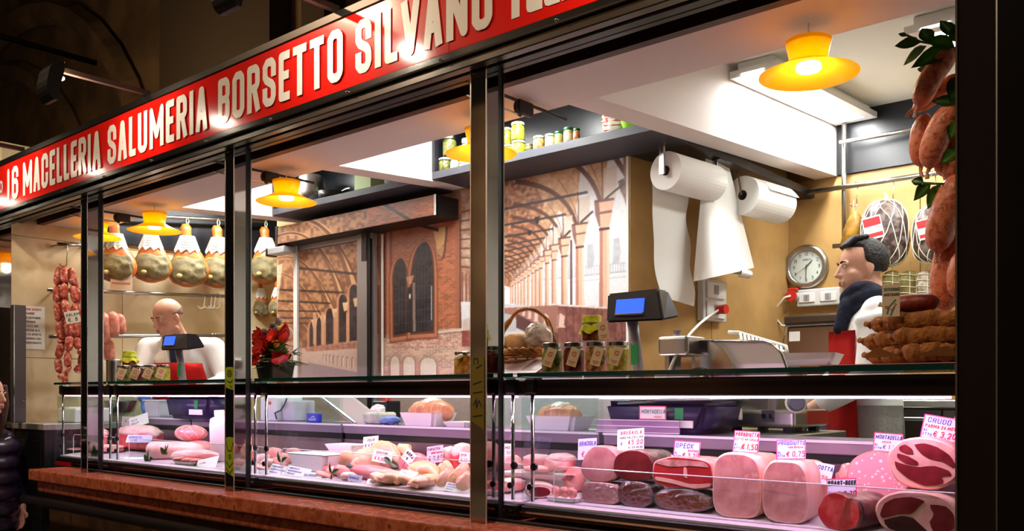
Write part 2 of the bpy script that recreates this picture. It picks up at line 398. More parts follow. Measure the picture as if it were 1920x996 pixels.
# sign lamps on arms
M_bulb = mat('lamp_bulb', (255, 255, 255), emit=(255, 240, 214), es=260)
for i, X in enumerate((-1.17, -2.48, -3.81, -5.2, -6.5)):
    lab = ['rightmost', 'fourth', 'third', 'second', 'leftmost'][i]
    place = ['out of frame at the right', 'above the sign word that ends in TTO', 'above the sign word SALUMERIA', 'above the sign word MACELLERIA', 'beyond the left edge'][i]
    t = thing('sign_lamp', 'dark curved sign lamp on a long arm %s' % place, 'lamp', (X, -.045, 2.832), group='lamps on arms above the red sign')
    part('arm', box(B(), X-.011, X+.011, -.42, -.04, 2.832, 2.852), mat('arm_brown', (64, 44, 36), .5), t)
    # hood: a half-open curved shell, mouth turned to the sign
    bm = B(); n = 14; rings = []
    for a in range(n+1):
        th = math.radians(-95+a*185/n); r = .075
        rings.append((-.43-.06*math.cos(th)-.03*max(0, -math.sin(th)), 2.80+(.062 if th > 0 else .10)*math.sin(th)))
    for s in range(n):
        (ya, za), (yb, zb) = rings[s], rings[s+1]
        hexa(bm, [(X-.05, ya, za), (X+.05, ya, za), (X+.05, yb, zb), (X-.05, yb, zb), (X-.05, ya+.004, za+.001), (X+.05, ya+.004, za+.001), (X+.05, yb+.004, zb-.001), (X-.05, yb+.004, zb-.001)])
    for xs_ in (X-.053, X+.050):
        prism(bm, [(y, z) for y, z in rings]+[(-.425, 2.845)], 'x', xs_, xs_+.003)
    part('hood', bm, M_black, t)
    part('bulb', tube(B(), [(X-.03, -.425, 2.80), (X+.03, -.425, 2.80)], .007, 10), M_bulb, t, True)
    if i < 5:
        l = bpy.data.lights.new('sign_spot', 'SPOT'); l.energy = 9; l.spot_size = math.radians(125); l.spot_blend = .9; l.shadow_soft_size = .02; l.color = (1, .9, .75)
        o = bpy.data.objects.new('sign_spot', l); COL.objects.link(o); o.location = (X, -.41, 2.80); o.rotation_euler = (math.radians(84), 0, 0)
# ------------------------------------------------------------------ posts
def post(u0, u1, ug, n):
    x0 = at(u0, 0, 0).x; x1 = at(u1, 0, 0).x
    tr = struct('trim_%d' % n, box(B(), x0, x1, 0, .055, 1.108, 2.535, bev=.002), M_mirror)
    for xe in (x0-.0005, x1-.0035): struct('edge_strip', box(B(), xe, xe+.004, -.0012, .001, 1.108, 2.535), mat('satin_chrome', (226, 218, 208), .34, .85), tr)
    struct('gasket', box(B(), x1-.012, x1-.002, .055, .079, 1.108, 2.52), M_rubber, tr)
    struct('edge_strip', box(B(), x1-.004, x1+.001, .076, .081, 1.108, 2.52), M_chrome, tr)
    return x0, x1
PX = [post(882, 912.5, 943, 9), post(422, 439, 467, 10), post(152, 164, 190, 11)]
struct('trim_12', box(B(), XL-.05, XL+.005, -.02, .055, .0, 2.535, bev=.002), M_mirror)['label'] = 'chrome door jamb at the left end'
# right jamb and pillar
jb = struct('trim_13', box(B(), XJ, XJ+.078, -.02, .10, .0, 2.9, bev=.002), M_jamb)
struct('edge_strip', box(B(), XJ-.002, XJ+.002, -.024, -.018, .0, 2.9), M_chrome, jb)
struct('edge_strip', box(B(), XJ+.074, XJ+.078, -.03, -.02, .0, 2.9), M_steel, jb)
struct('wall_front', box(B(), XJ+.078, 1.6, -.035, .25, .0, 3.2), M_pillar)
# ------------------------------------------------------------------ sill and front base
xs0 = -4.98
sl = struct('trim_14', box(B(), xs0, XJ+.01, -.103, .98, 1.05, 1.108, bev=.008, seg=3), M_pink); sl['label'] = 'polished pink marble counter sill'
struct('moulding', box(B(), xs0+.02, XJ+.01, -.07, .1, .985, 1.05, bev=.02, seg=3), M_pink, sl)
struct('trim_15', box(B(), xs0+.06, XJ+.01, -.02, .3, .0, .985), M_base)['label'] = 'dark marble front below the counter'
rl = thing('foot_rail', 'long dark tubular rail fixed below the pink counter sill', 'rail', (-2.7, -.13, .93))
part('bar', tube(B(), [(xs0+.02, -.13, .955), (XJ-.02, -.13, .955)], .024, 12), M_dsteel, rl, True)
for k in range(6):
    x = xs0+.3+k*.82; part('bracket', tube(B(), [(x, -.13, .955), (x, -.02, .93)], .012, 8), M_dsteel, rl, True)
tk = struct('trim_16', box(B(), PX[2][1], XJ, .02, .03, 1.108, 1.114), M_chrome)
struct('track', box(B(), PX[2][1], XJ, .04, .062, 1.108, 1.118), M_dsteel, tk)
# ------------------------------------------------------------------ dark arcade above and behind the stall
bk = struct('wall_arcade', box(B(), -22, 5, 4.2, 4.4, 0, 9), M_vault)
for cx, r in ((-17.6, 4.3), (-16.4, 5.0), (-3.4, 4.2)):
    bm = B()
    pts = [(cx+r*math.cos(a), 4.1, 2.9+r*math.sin(a)) for a in [PI*k/20 for k in range(21)]]
    tube(bm, pts, .2, 6); struct('arch_rib', bm, M_vault, bk)
for x0, x1 in ((-11.2, -8.7), (-8.1, -7.7)): struct('pilaster', box(B(), x0, x1, 3.9, 4.2, 0, 8), mat('vault_dark', (62, 48, 34), .9), bk)
bm = B(); a = at(180, 118, 1.0); tube(bm, [a, a+Vector((0.0, -3, 0))], .022, 8); struct('tie_rod', bm, M_black, bk)
op = struct('wall_opposite', box(B(), -16, 8, -8.4, -8.2, 0, 6), mat('street_wall', (96, 76, 56), .9, c2=(70, 54, 40), scale=1.5))
for x in (-12, -8, -4, 0, 4):
    bm = B(); n = 16; prism(bm, [(x-1.2, 0), (x+1.2, 0), (x+1.2, 2.4)]+[(x+1.2*math.cos(PI*k/n), 2.4+1.2*math.sin(PI*k/n)) for k in range(1, n)]+[(x-1.2, 2.4)], 'y', -8.2, -8.17); struct('arch_opening', bm, mat('street_arch', (26, 26, 34), .6), op)
struct('wall_roof', box(B(), -7.2, .6, .55, 2.9, 3.15, 3.2), M_black)
# ================================================================== the printed photo mural (a flat print of an arcade): painted into a grid, carried as colours of the print
CU0, CV0, CW, CH = 500, 280, 700, 600
CAN = np.zeros((CH, CW, 3)); UU, VV = np.meshgrid(np.arange(CW)+CU0+.5, np.arange(CH)+CV0+.5)
NR = np.random.RandomState(3)
def vnoise(s, seed=0, sx=1, sy=1):
    R = np.random.RandomState(seed); g = R.rand(600, 600)
    x = UU/s*sx; y = VV/s*sy; xi = x.astype(int); yi = y.astype(int); fx = x-xi; fy = y-yi
    fx = fx*fx*(3-2*fx); fy = fy*fy*(3-2*fy); q = lambda a, b: g[b % 600, a % 600]
    return (q(xi, yi)*(1-fx)+q(xi+1, yi)*fx)*(1-fy)+(q(xi, yi+1)*(1-fx)+q(xi+1, yi+1)*fx)*fy
def mask_poly(P):
    P = np.array(P, float); u0, v0 = np.floor(P.min(0)).astype(int)-1; u1, v1 = np.ceil(P.max(0)).astype(int)+1
    a0, a1 = max(0, u0-CU0), min(CW, u1-CU0); b0, b1 = max(0, v0-CV0), min(CH, v1-CV0)
    if a1 <= a0 or b1 <= b0: return None
    U = UU[b0:b1, a0:a1]; V = VV[b0:b1, a0:a1]; m = np.zeros(U.shape)
    for du, dv in ((-.25, -.25), (.25, -.25), (-.25, .25), (.25, .25)):
        ins = np.zeros(U.shape, bool); n = len(P)
        for i in range(n):
            x0, y0 = P[i]; x1, y1 = P[(i+1) % n]
            if y0 == y1: continue
            c = ((y0 > V+dv) != (y1 > V+dv)) & (U+du < (x1-x0)*(V+dv-y0)/(y1-y0)+x0)
            ins ^= c
        m += ins*.25
    return (slice(b0, b1), slice(a0, a1)), m
def pp(P, c, a=1.0, c2=None, tex=None):
    r = mask_poly(P)
    if r is None: return
    s, m = r; c = np.array(c, float)
    if tex is not None: C = c*(1-tex[s][..., None])+np.array(c2, float)*tex[s][..., None]
    else: C = c
    CAN[s] = CAN[s]*(1-m[..., None]*a)+C*(m[..., None]*a)
def bez(p, n=14):
    p = [np.array(q, float) for q in p]; out = []
    for k in range(n+1):
        t = k/n; q = [x for x in p]
        while len(q) > 1: q = [q[i]*(1-t)+q[i+1]*t for i in range(len(q)-1)]
        out.append(q[0])
    return out
def pl(P, w0, c, a=1.0, w1=None, c2=None, tex=None):
    P = [np.array(p, float) for p in P]; n = len(P); w1 = w0 if w1 is None else w1; L = []; R_ = []
    for i in range(n):
        d = P[min(n-1, i+1)]-P[max(0, i-1)]; d = d/(np.hypot(*d)+1e-9); nn = np.array((-d[1], d[0])); w_ = lerp(w0, w1, i/max(1, n-1))/2
        L.append(P[i]+nn*w_); R_.append(P[i]-nn*w_)
    pp(L+R_[::-1], c, a, c2, tex)
def bricks(P, cm, cb, h, wd, slope, a=1.0, var=.3, seed=1):
    """brick courses: mortar colour cm, brick colour cb, courses follow the slope of the wall in the print"""
    r = mask_poly(P)
    if r is None: return
    s, m = r; V = VV[s]-slope*(UU[s]-700); row = np.floor(V/h); x = UU[s]/wd+.5*(row % 2); colm = np.floor(x)
    hsh = np.abs(np.sin(row*12.9898+colm*78.233+seed)*43758.5453) % 1
    b = ((V/h-row) > .24) & ((x-colm) > .12)
    C = np.array(cm)[None, None]*(1-b[..., None])+(np.array(cb)[None, None]*(1-var/2+var*hsh[..., None]))*b[..., None]
    CAN[s] = CAN[s]*(1-m[..., None]*a)+C*(m[..., None]*a)
n1, n2, n3, n4 = vnoise(14, 1), vnoise(5, 2), vnoise(40, 3), vnoise(2.5, 4)
T12 = np.clip((n1+n2)*.5*1.8-.4, 0, 1)
# ---- ground tone
CAN[:] = (150, 104, 78)
# ---- middle part: red brick wall with two arched windows
bricks([(688, 380), (900, 380), (900, 640), (688, 640)], (172, 118, 88), (166, 96, 66), 4.2, 11, -.12, var=.35)
pp([(715, 420), (860, 400), (845, 480), (800, 440), (745, 470), (715, 520)], (150, 78, 50), .6, (176, 104, 72), T12)
bricks([(688, 628), (900, 612), (900, 705), (688, 705)], (206, 184, 168), (196, 158, 140), 4.2, 11, -.08, var=.3)
pp([(735, 635), (868, 622), (868, 650), (735, 656)], (170, 100, 80), .5, (214, 190, 176), np.clip(n4*2-.6, 0, 1))
pl([(735, 633), (868, 618)], 3, (214, 196, 180)); pl([(735, 637), (868, 622)], 1.5, (120, 84, 70))
# pilaster strips left of the windows
for x, c in ((696, (196, 152, 96)), (704, (122, 74, 56)), (712, (176, 120, 92)), (722, (108, 62, 48)), (728, (180, 116, 88)), (733, (116, 66, 50))):
    pl([(x, 430), (x, 700 if x < 720 else 634)], 5, c, .85)
pp([(690, 520), (704, 520), (704, 632), (690, 632)], (22, 20, 24))
pl(bez([(690, 440), (702, 490), (710, 535)]), 8, (216, 176, 106), .9)
# windows
W1 = [(739, 629)]+[(738, 520)]+bez([(738, 520), (740, 486), (752, 484)], 8)+bez([(752, 484), (762, 490), (764, 530)], 8)+[(764, 624)]
W2 = [(772, 624), (772, 520)]+bez([(772, 520), (776, 456), (798, 454)], 8)+bez([(798, 454), (812, 462), (812, 520)], 8)+[(812, 621)]
def grow(P, k):
    c = np.mean(P, 0); return [c+(np.array(p)-c)*np.array((1+k/np.ptp([q[0] for q in P])*2, 1+k/np.ptp([q[1] for q in P])*2)) for p in P]
for Wn in (W1, W2):
    pp(grow(Wn, 10), (132, 72, 52), .8); pp(grow(Wn, 7), (196, 128, 92), .85); pp(grow(Wn, 3), (110, 62, 46)); pp(Wn, (34, 30, 34), 1, (58, 54, 60), T12)
pp([(764, 540), (772, 536), (776, 624), (762, 624)], (40, 36, 38)); pl([(776, 530), (777, 622)], 5, (150, 128, 110)); pp([(762, 520), (776, 516), (772, 532), (765, 534)], (214, 160, 116))
for x in range(742, 812, 6): pl([(x, 500 if x > 770 else 510), (x, 622)], 1, (92, 88, 94), .7)
for y in (540, 562, 584, 606): pl([(738, y+2), (812, y-5)], 1, (94, 88, 92), .7)
pp([(767, 552), (770, 551), (770, 560), (767, 560)], (230, 232, 236)); pl([(809, 536), (809, 600)], 2, (196, 198, 208), .8)
# corbel, tie bar
pp([(812, 430), (834, 425), (838, 460), (832, 458), (820, 472), (818, 460)], (216, 170, 112)); pp([(818, 470), (838, 457), (836, 462), (830, 484), (822, 476)], (188, 146, 108))
pl([(700, 370), (780, 420), (822, 432)], 6, (52, 38, 32))
pl([(838, 425), (834, 470), (830, 486)], 4, (110, 64, 50)); pl([(857, 400), (858, 616)], 9, (150, 92, 72), .8); pl([(863, 400), (863, 616)], 3, (90, 56, 46), .9)
# blind arches below
for x0, x1, y in ((732, 749, 668), (756, 778, 669), (788, 818, 671)):
    A = [(x0, 706)]+bez([(x0, y+16), (x0, y), ((x0+x1)/2, y)], 6)+bez([((x0+x1)/2, y), (x1, y), (x1, y+16)], 6)+[(x1, 706)]
    pp(grow(A, 6), (188, 146, 128), .8); pp(grow(A, 1.5), (140, 104, 90)); pp(A, (222, 208, 194))
# far colonnade sliver at the right of the brick
pp([(864, 330), (930, 320), (930, 620), (866, 620)], (156, 110, 86), 1, (196, 170, 150), T12)
for k in range(7): pl([(864, 398+k*17), (936, 382+k*21)], 3, (70, 50, 42), .8)
for k in range(10): pl([(867+k*7, 510+k*3), (867+k*7, 568)], 3, (120, 76, 70))
pp([(864, 566), (934, 566), (934, 620), (866, 620)], (214, 212, 214))
pp([(868, 600), (880, 596), (888, 620), (868, 620)], (196, 180, 170)); pp([(866, 620), (934, 618), (934, 650), (866, 650)], (128, 62, 58), 1, (160, 96, 84), T12)
# ---- left part: long vault seen in perspective, vanishing at the lower left
pp([(500, 380), (690, 380), (690, 640), (500, 700)], (176, 120, 88), 1, (120, 78, 56), T12)
VP = np.array((560, 640.))
fl = np.clip(n2*1.8-.5, 0, 1)
pp([(500, 400), (690, 400), (690, 470), (640, 560), (560, 600), (500, 560)], (196, 150, 104), .6, (128, 80, 58), fl)
for k, (sx, top, wdt) in enumerate(((672, 398, 15), (648, 425, 11), (628, 470, 9), (606, 502, 7), (594, 532, 5), (584, 556, 4), (577, 576, 3))):
    ey = 640-(640-582)*(sx-556)/(648-556)*1.0
    for off, c, ww in ((0, (214, 170, 116), 1.0), (-wdt*.8, (122, 78, 58), .6), (wdt*.7, (110, 66, 48), .35)):
        pl(bez([(sx-150+k*12, top+24), (sx-80+k*6, top-16), (sx-26, top+50), (sx+off, ey)], 18), wdt*.55*ww, c, .9, wdt*ww)
    pl(bez([(sx-150+k*12, top+24), (sx-155+k*13, top+80), (516+k*4, 600)], 10), wdt*.5, (206, 162, 116), .7)
for k, (x0, y0, x1, y1) in enumerate(((560, 503, 690, 516), (512, 543, 646, 549), (515, 564, 620, 569), (520, 583, 600, 584), (525, 596, 588, 597), (530, 606, 580, 606))):
    pl([(x0, y0), (x1, y1)], 4.5-k*.55, (58, 40, 36), .95)
pp([(514, 500), (530, 494), (522, 560), (516, 600)], (226, 212, 188), .7)
# window row, right-hand wall of the vault
for x0, x1, y0, y1 in ((636, 650, 552, 642), (656, 672, 534, 640), (612, 624, 578, 646), (594, 602, 596, 648), (581, 588, 604, 650), (674, 690, 530, 638)):
    xm = (x0+x1)/2; A = [(x0, y1)]+bez([(x0, y0+14), (x0+1, y0), (xm, y0)], 5)+bez([(xm, y0), (x1-1, y0), (x1, y0+14)], 5)+[(x1, y1-2)]
    pp(grow(A, 5), (196, 140, 104), .9); pp(grow(A, 1), (116, 70, 52)); pp(A, (46, 38, 40), 1, (74, 64, 64), T12)
for x, y in ((648, 580), (628, 592), (606, 604), (590, 612), (668, 572)): pp([(x-6, y-12), (x+5, y-14), (x+3, y+2), (x-3, y+4)], (226, 190, 150))
for x in (630, 652, 605, 590): pl([(x, 586), (x, 646)], 6, (206, 156, 120), .9)
# lower white arcade wall
pp([(555, 655), (690, 636), (690, 706), (640, 706), (566, 684)], (210, 184, 168), 1, (196, 166, 150), n3)
bricks([(570, 652), (690, 638), (690, 652), (575, 660)], (196, 150, 130), (160, 104, 84), 3, 7, -.1)
for k in range(9):
    x = 672-k*11+k*k*.35; y = 671-k*.9; hh = 24-k*1.5
    pl([(x, y), (x, y+hh)], 4.5-k*.28, (150, 116, 104)); pl([(x+1, y+2), (x+1, y+hh)], 3-k*.2, (226, 206, 192))
pp([(556, 690), (580, 680), (690, 702), (690, 712), (540, 712)], (150, 132, 132), 1, (160, 142, 142), n3)
pp([(500, 640), (566, 640), (566, 712), (500, 712)], (190, 150, 130), .6, (150, 104, 84), T12)
# ---- right part: the colonnade
pp([(925, 280), (1190, 270), (1190, 720), (925, 720)], (230, 230, 234), 1, (218, 220, 224), n3)
# pale palace far behind: balustrade, statues
for y, c in ((520, (176, 178, 186)), (530, (196, 198, 204))): pl([(930, y+14), (1180, y-12)], 3, c, .9)
for x in range(934, 1180, 5): pl([(x, 519+14-(x-930)*.104), (x, 505+14-(x-930)*.104)], 1.6, (178, 180, 190), .8)
pl([(930, 517), (1180, 492)], 2, (178, 180, 188), .9)
for x, y in ((1107, 480), (1156, 470), (1066, 500)): pp([(x-6, y-22), (x+5, y-24), (x+8, y+4), (x+4, y+24), (x-7, y+24)], (196, 198, 204), .9, (176, 178, 186), T12)
pp([(940, 570), (1060, 575), (1060, 712), (930, 712)], (196, 194, 200))
# vault: peach soffits in big arches
pp([(925, 330), (1060, 304), (1120, 290), (1140, 290), (1132, 378), (1090, 300), (1078, 420), (1048, 395), (1010, 470), (960, 540), (925, 520)], (214, 176, 138), 1, (176, 134, 102), T12)
pp([(925, 335), (992, 320), (1020, 380), (1010, 440), (1000, 470), (960, 540), (925, 530)], (150, 98, 74), 1, (190, 146, 112), fl)
# chequered bands
for (p0, p1, p2) in (((935, 342), (985, 345), (1010, 395)), ((935, 372), (975, 385), (1000, 420)), ((935, 396), (965, 400), (990, 440)), ((935, 440), (962, 440), (982, 470))):
    q = bez([p0, p1, p2], 16)
    for i in range(16):
        if i % 2: continue
        pl([q[i], q[i+1]], 9, (110, 74, 60), .75)
# the main ribs springing from the capitals
CAP = [(1133, 377, 18), (1087, 421, 14.5), (1058, 447, 11.5), (1039, 460, 9.5), (1026, 470, 8.2), (1014, 482, 7.4), (1006, 488, 6.6), (999, 495, 6), (991, 501, 5.6), (984, 507, 5), (978, 512, 4.6), (972, 517, 4.2), (967, 521, 3.8), (962, 526, 3.4), (958, 529, 3)]
for i, (x, y, w_) in enumerate(CAP):
    s = w_/18
    nx, ny = (x-60*s*1.1, y-72*s)
    pl(bez([(x-7*s, y+2), (x-22*s, y-52*s), (x-62*s, y-92*s), (x-150*s, y-100*s)], 16), 7*s+1, (92, 60, 50), .95, 13*s)
    pl(bez([(x-2*s, y), (x-14*s, y-60*s), (x-50*s, y-104*s)], 12), 3*s, (150, 110, 88), .9)
    pp([(x-2*s, y-2), (x-4*s, y-60*s), (x+24*s, y-68*s), (x+22*s, y-2)], (206, 190, 176), .85 if i < 5 else .4)
    pl([(x-3*s, y), (x-4*s, y-76*s)], 3.2*s, (116, 76, 62), .9)
pl(bez([(1180, 336), (1166, 316), (1152, 292)]), 10, (110, 74, 62)); pl([(1172, 290), (1174, 330)], 8, (150, 112, 96))
pp([(1158, 340), (1178, 330), (1178, 400), (1170, 372), (1164, 360)], (150, 112, 100), 1, (90, 64, 60), T12)
# tie rods
for x0, y0, x1, y1, w_ in ((936, 394, 1102, 360, 5), (936, 424, 1062, 402, 4.5), (936, 446, 1038, 429, 4), (936, 462, 1022, 446, 3.5), (936, 474, 1012, 457, 3), (936, 486, 1000, 470, 2.6), (936, 497, 992, 480, 2.4), (936, 508, 984, 490, 2.2), (940, 515, 976, 500, 2)):
    pl([(x0, y0), (x1, y1)], w_, (60, 48, 48), .95)
for x, y, k in ((1007, 412, 5), (993, 436, 4)): pp([(x-k, y-k), (x+k, y-k-1), (x+k*.6, y+k*1.4), (x-k*.6, y+k*1.4)], (44, 38, 40))
for a, b in (((1134, 374), (1170, 344)), ((1088, 418), (1112, 396)), ((1058, 444), (1070, 432))): pl([a, b], 4, (70, 54, 52))
# columns
for i, (x, y, w_) in enumerate(CAP):
    s = w_/18; yb = 578-i*.6
    pp([(x-w_*.5, y+40*s), (x+w_*.5, y+40*s), (x+w_*.58, yb), (x-w_*.52, yb)], (222, 176, 152))
    pp([(x-w_*.5, y+40*s), (x-w_*.18, y+40*s), (x-w_*.14, yb), (x-w_*.52, yb)], (160, 106, 90), .75)
    pp([(x+w_*.25, y+40*s), (x+w_*.5, y+40*s), (x+w_*.58, yb), (x+w_*.3, yb)], (240, 206, 188), .8)
    pp([(x-19*s, y), (x+19*s, y-4*s), (x+15*s, y+20*s), (x+10*s, y+46*s), (x-9*s, y+50*s), (x-16*s, y+26*s)], (224, 178, 152))
    pp([(x-19*s, y), (x-10*s, y), (x-7*s, y+48*s), (x-10*s, y+48*s), (x-17*s, y+26*s)], (120, 80, 72), .85)
    pl([(x-18*s, y+1), (x+19*s, y-4*s)], 5*s, (96, 66, 64)); pl([(x-14*s, y+24*s), (x+14*s, y+19*s)], 4.5*s, (128, 90, 82)); pl([(x-10*s, y+54*s), (x+10*s, y+51*s)], 5*s, (74, 52, 54))
pl([(1071, 450), (1071, 574)], 4, (110, 80, 84))
# balustrade wall under the columns, balusters, floor of the arcade
pp([(1040, 570), (1190, 580), (1190, 720), (1046, 720), (1030, 640)], (104, 60, 56), 1, (140, 92, 84), T12)
for x in range(1062, 1190, 13): pl([(x, 574), (x, 690)], 1.2, (76, 42, 42), .9)
pl([(1030, 571), (1190, 581)], 3, (226, 212, 206))
pp([(940, 578), (1046, 572), (1046, 640), (1000, 610), (940, 590)], (150, 104, 92))
pp([(968, 588), (1010, 610), (1046, 625), (1046, 650), (968, 615)], (92, 60, 58))
for x, y, s in ((972, 582, .6), (981, 586, .75), (992, 590, .9), (1004, 594, 1.05), (1022, 598, 1.3), (1051, 600, 1.6)):
    pp([(x-5*s, y-4*s), (x, y-8*s), (x+5*s, y-4*s), (x+4*s, y+6*s), (x+6*s, y+9*s), (x-6*s, y+9*s), (x-4*s, y+6*s)], (216, 184, 170)); pp([(x-5*s, y-4*s), (x-1*s, y-7*s), (x-2*s, y+8*s), (x-6*s, y+9*s)], (150, 110, 100), .8)
pp([(930, 584), (966, 592), (968, 620), (930, 625)], (176, 176, 184))
pp([(540, 706), (930, 706), (930, 880), (500, 880)], (176, 156, 146), 1, (168, 148, 138), n3)
pp([(930, 706), (1060, 706), (1060, 880), (930, 880)], (186, 182, 186)); pp([(1046, 706), (1190, 706), (1190, 880), (1060, 880)], (186, 180, 180), 1, (176, 168, 168), n3)
# fine grain of the print
CAN = np.clip(CAN*(0.97+.06*n4[..., None])*1.04, 0, 255)
def sample(u, v):
    x = np.clip(u-CU0-.5, 0, CW-1.001); y = np.clip(v-CV0-.5, 0, CH-1.001); xi = x.astype(int); yi = y.astype(int); fx = (x-xi)[..., None]; fy = (y-yi)[..., None]
    return (CAN[yi, xi]*(1-fx)+CAN[yi, xi+1]*fx)*(1-fy)+(CAN[yi+1, xi]*(1-fx)+CAN[yi+1, xi+1]*fx)*fy
M_print = vcol_mat('mural_print', .35)
def print_sheet(name, x0, x1, z0, z1, Y, nx, nz, parent=None, shift=(0, 0), smp=None):
    X, Z = np.meshgrid(np.linspace(x0, x1, nx), np.linspace(z0, z1, nz))
    d = -SN*X+CS*(Y-CY); u = 960+FPX*(CS*X+SN*(Y-CY))/d; v = HZ-FPX*(Z-CZ)/d
    C = sample(u+shift[0], v+shift[1])/255.0
    L = np.where(C <= .04045, C/12.92, ((C+.055)/1.055)**2.4)
    me = bpy.data.meshes.new(name); N = nx*nz
    co = np.stack([X, np.full_like(X, Y), Z], -1).reshape(-1, 3)
    i = np.arange((nx-1)*(nz-1)); r = i//(nx-1); c = i % (nx-1); a = r*nx+c
    q = np.stack([a, a+1, a+nx+1, a+nx], -1)
    me.vertices.add(N); me.vertices.foreach_set('co', co.ravel()); me.loops.add(q.size); me.loops.foreach_set('vertex_index', q.ravel())
    me.polygons.add(len(q)); me.polygons.foreach_set('loop_start', np.arange(len(q))*4); me.update(calc_edges=True)
    at_ = me.color_attributes.new('print', 'FLOAT_COLOR', 'POINT')
    at_.data.foreach_set('color', np.concatenate([L.reshape(-1, 3), np.ones((N, 1))], 1).astype(np.float32).ravel())
    me.materials.append(M_print); o = bpy.data.objects.new(name, me); COL.objects.link(o)
    if parent: o.parent = parent; o.matrix_parent_inverse = (Matrix.Translation(parent.location)).inverted()
    return o
mu = print_sheet('mural_print', -4.895, -2.212, 1.05, 2.57, YM-.003, 600, 360, wc); mu['kind'] = 'structure'
# white corner bead of the mural
struct('corner_bead', box(B(), -2.216, -2.204, YM-.006, YM+.006, .45, 2.572), M_white, wc)
# ---- sliding door leaf with its own piece of the print
DY = YM-.05
xa, xb = at(553, 500, DY).x, at(700, 500, DY).x
M_alu = mat('grey_aluminium', (158, 152, 150), .4, .5); M_alud = mat('dark_aluminium', (64, 54, 52), .4, .5)
zt = at(560, 462, DY).z
dr = struct('door_1', box(B(), xa, xb, DY+.003, DY+.03, .47, zt), M_alu)
dm = print_sheet('mural_print', at(561, 500, DY).x, at(674, 500, DY).x, 1.05, zt-.035, DY-.002, 240, 270, dr); dm['kind'] = 'structure'
struct('stile', box(B(), at(674, 500, DY).x, at(692, 500, DY).x, DY-.018, DY+.003, .47, zt+.02), M_alu, dr)
struct('stile', box(B(), at(553, 500, DY).x, at(560, 500, DY).x, DY-.012, DY+.003, .47, zt+.01), M_white, dr)
struct('top_bar', box(B(), xa, xb, DY-.01, DY+.003, zt-.03, zt), M_alu, dr)
struct('seal', box(B(), at(692, 500, DY).x, at(697, 500, DY).x, DY-.014, DY+.0, .47, zt+.02), M_rubber, dr)
struct('lock_plate', box(B(), at(683, 460, DY).x, at(692, 460, DY).x, DY-.022, DY-.017, at(687, 490, DY).z, zt+.02), M_alud, dr)
for k in range(4):
    b_ = B(); bmesh.ops.create_icosphere(b_, subdivisions=1, radius=.005, matrix=Matrix.Translation(at(688, 445+k*11, DY-.022))); struct('screw', b_, M_chrome, dr)
struct('trim_17', tube(B(), [at(717, 440, YM-.012), at(717, 705, YM-.012)], .007, 8), M_white)['label'] = 'thin white pipe running down the mural'
# ---- housing over the door, its face printed too
HY = YM-.17
hx0, hx1 = -4.655, at(817, 390, HY).x
hz0, hz1 = at(735, 431, HY).z, at(735, 382, HY).z
z0h = at(817, 403, HY).z; z1h = at(817, 364, HY).z
hs = thing('door_housing', 'long printed housing of the sliding door below the middle shelf', 'door housing', ((hx0+hx1)/2, HY, z0h))
part('box', box(B(), hx0, hx1, HY+.002, YM, z0h, z1h), M_black, hs)
fs = print_sheet('printed_face', hx0+.01, hx1-.01, z0h+.002, z1h-.002, HY-.001, 300, 34, hs)
part('end_cap', box(B(), hx0-.012, hx0+.01, HY-.004, YM, z0h-.01, z1h+.004), M_alud, hs)
part('end_cap', box(B(), hx1-.01, hx1+.0, HY-.004, HY+.01, z0h, z1h), M_white, hs)
s0 = at(517, 475, HY)
ds = thing('door_sensor', 'pale grey motion sensor box at the left end of the door housing', 'sensor', s0)
a, b = at(514, 480, HY+.05), at(545, 450, HY+.05); b.z = min(b.z, z0h-.012)
part('case', box(B(), a.x, b.x, HY, HY+.09, a.z, b.z, bev=.006, seg=2), mat('pale_grey_plastic', (186, 186, 186), .4), ds)
part('lens', box(B(), a.x-.04, a.x, HY+.01, HY+.08, a.z-.005, b.z+.005, bev=.008, seg=2), M_black, ds)
# fixing bracket under shelf of the right mural
# ================================================================== shelves and black back boards
SY, SZ0, SZ1 = 1.107, 2.572, 2.608
def shelf(n, x0, x1, label):
    t = thing('wall_shelf', label, 'shelf', ((x0+x1)/2, SY, SZ0))
    part('board', box(B(), x0, x1, SY, YM, SZ0, SZ1, bev=.001), M_shelf, t)
    part('back_panel', box(B(), x0, x1, YM-.012, YM, SZ1, ceil_z(YM)-.002), M_blk, t)
    part('side_panel', box(B(), x0, x0+.018, SY, YM-.012, SZ1, ceil_z(SY)-.004), M_blk, t)
    return t
shelf(1, -3.188, -1.905, 'black shelf holding jars above the colonnade mural')
shelf(2, -4.552, -3.315, 'black shelf holding steel pots above the door housing')
struct('trim_18', (lambda bm: prism(bm, [(-2.22, YM), (-1.905, YM), (-1.905, YB), (-2.06, YB)], 'z', SZ0+.0, SZ0+.04))(B()), M_blk)['label'] = 'black ledge board over the paper rolls'
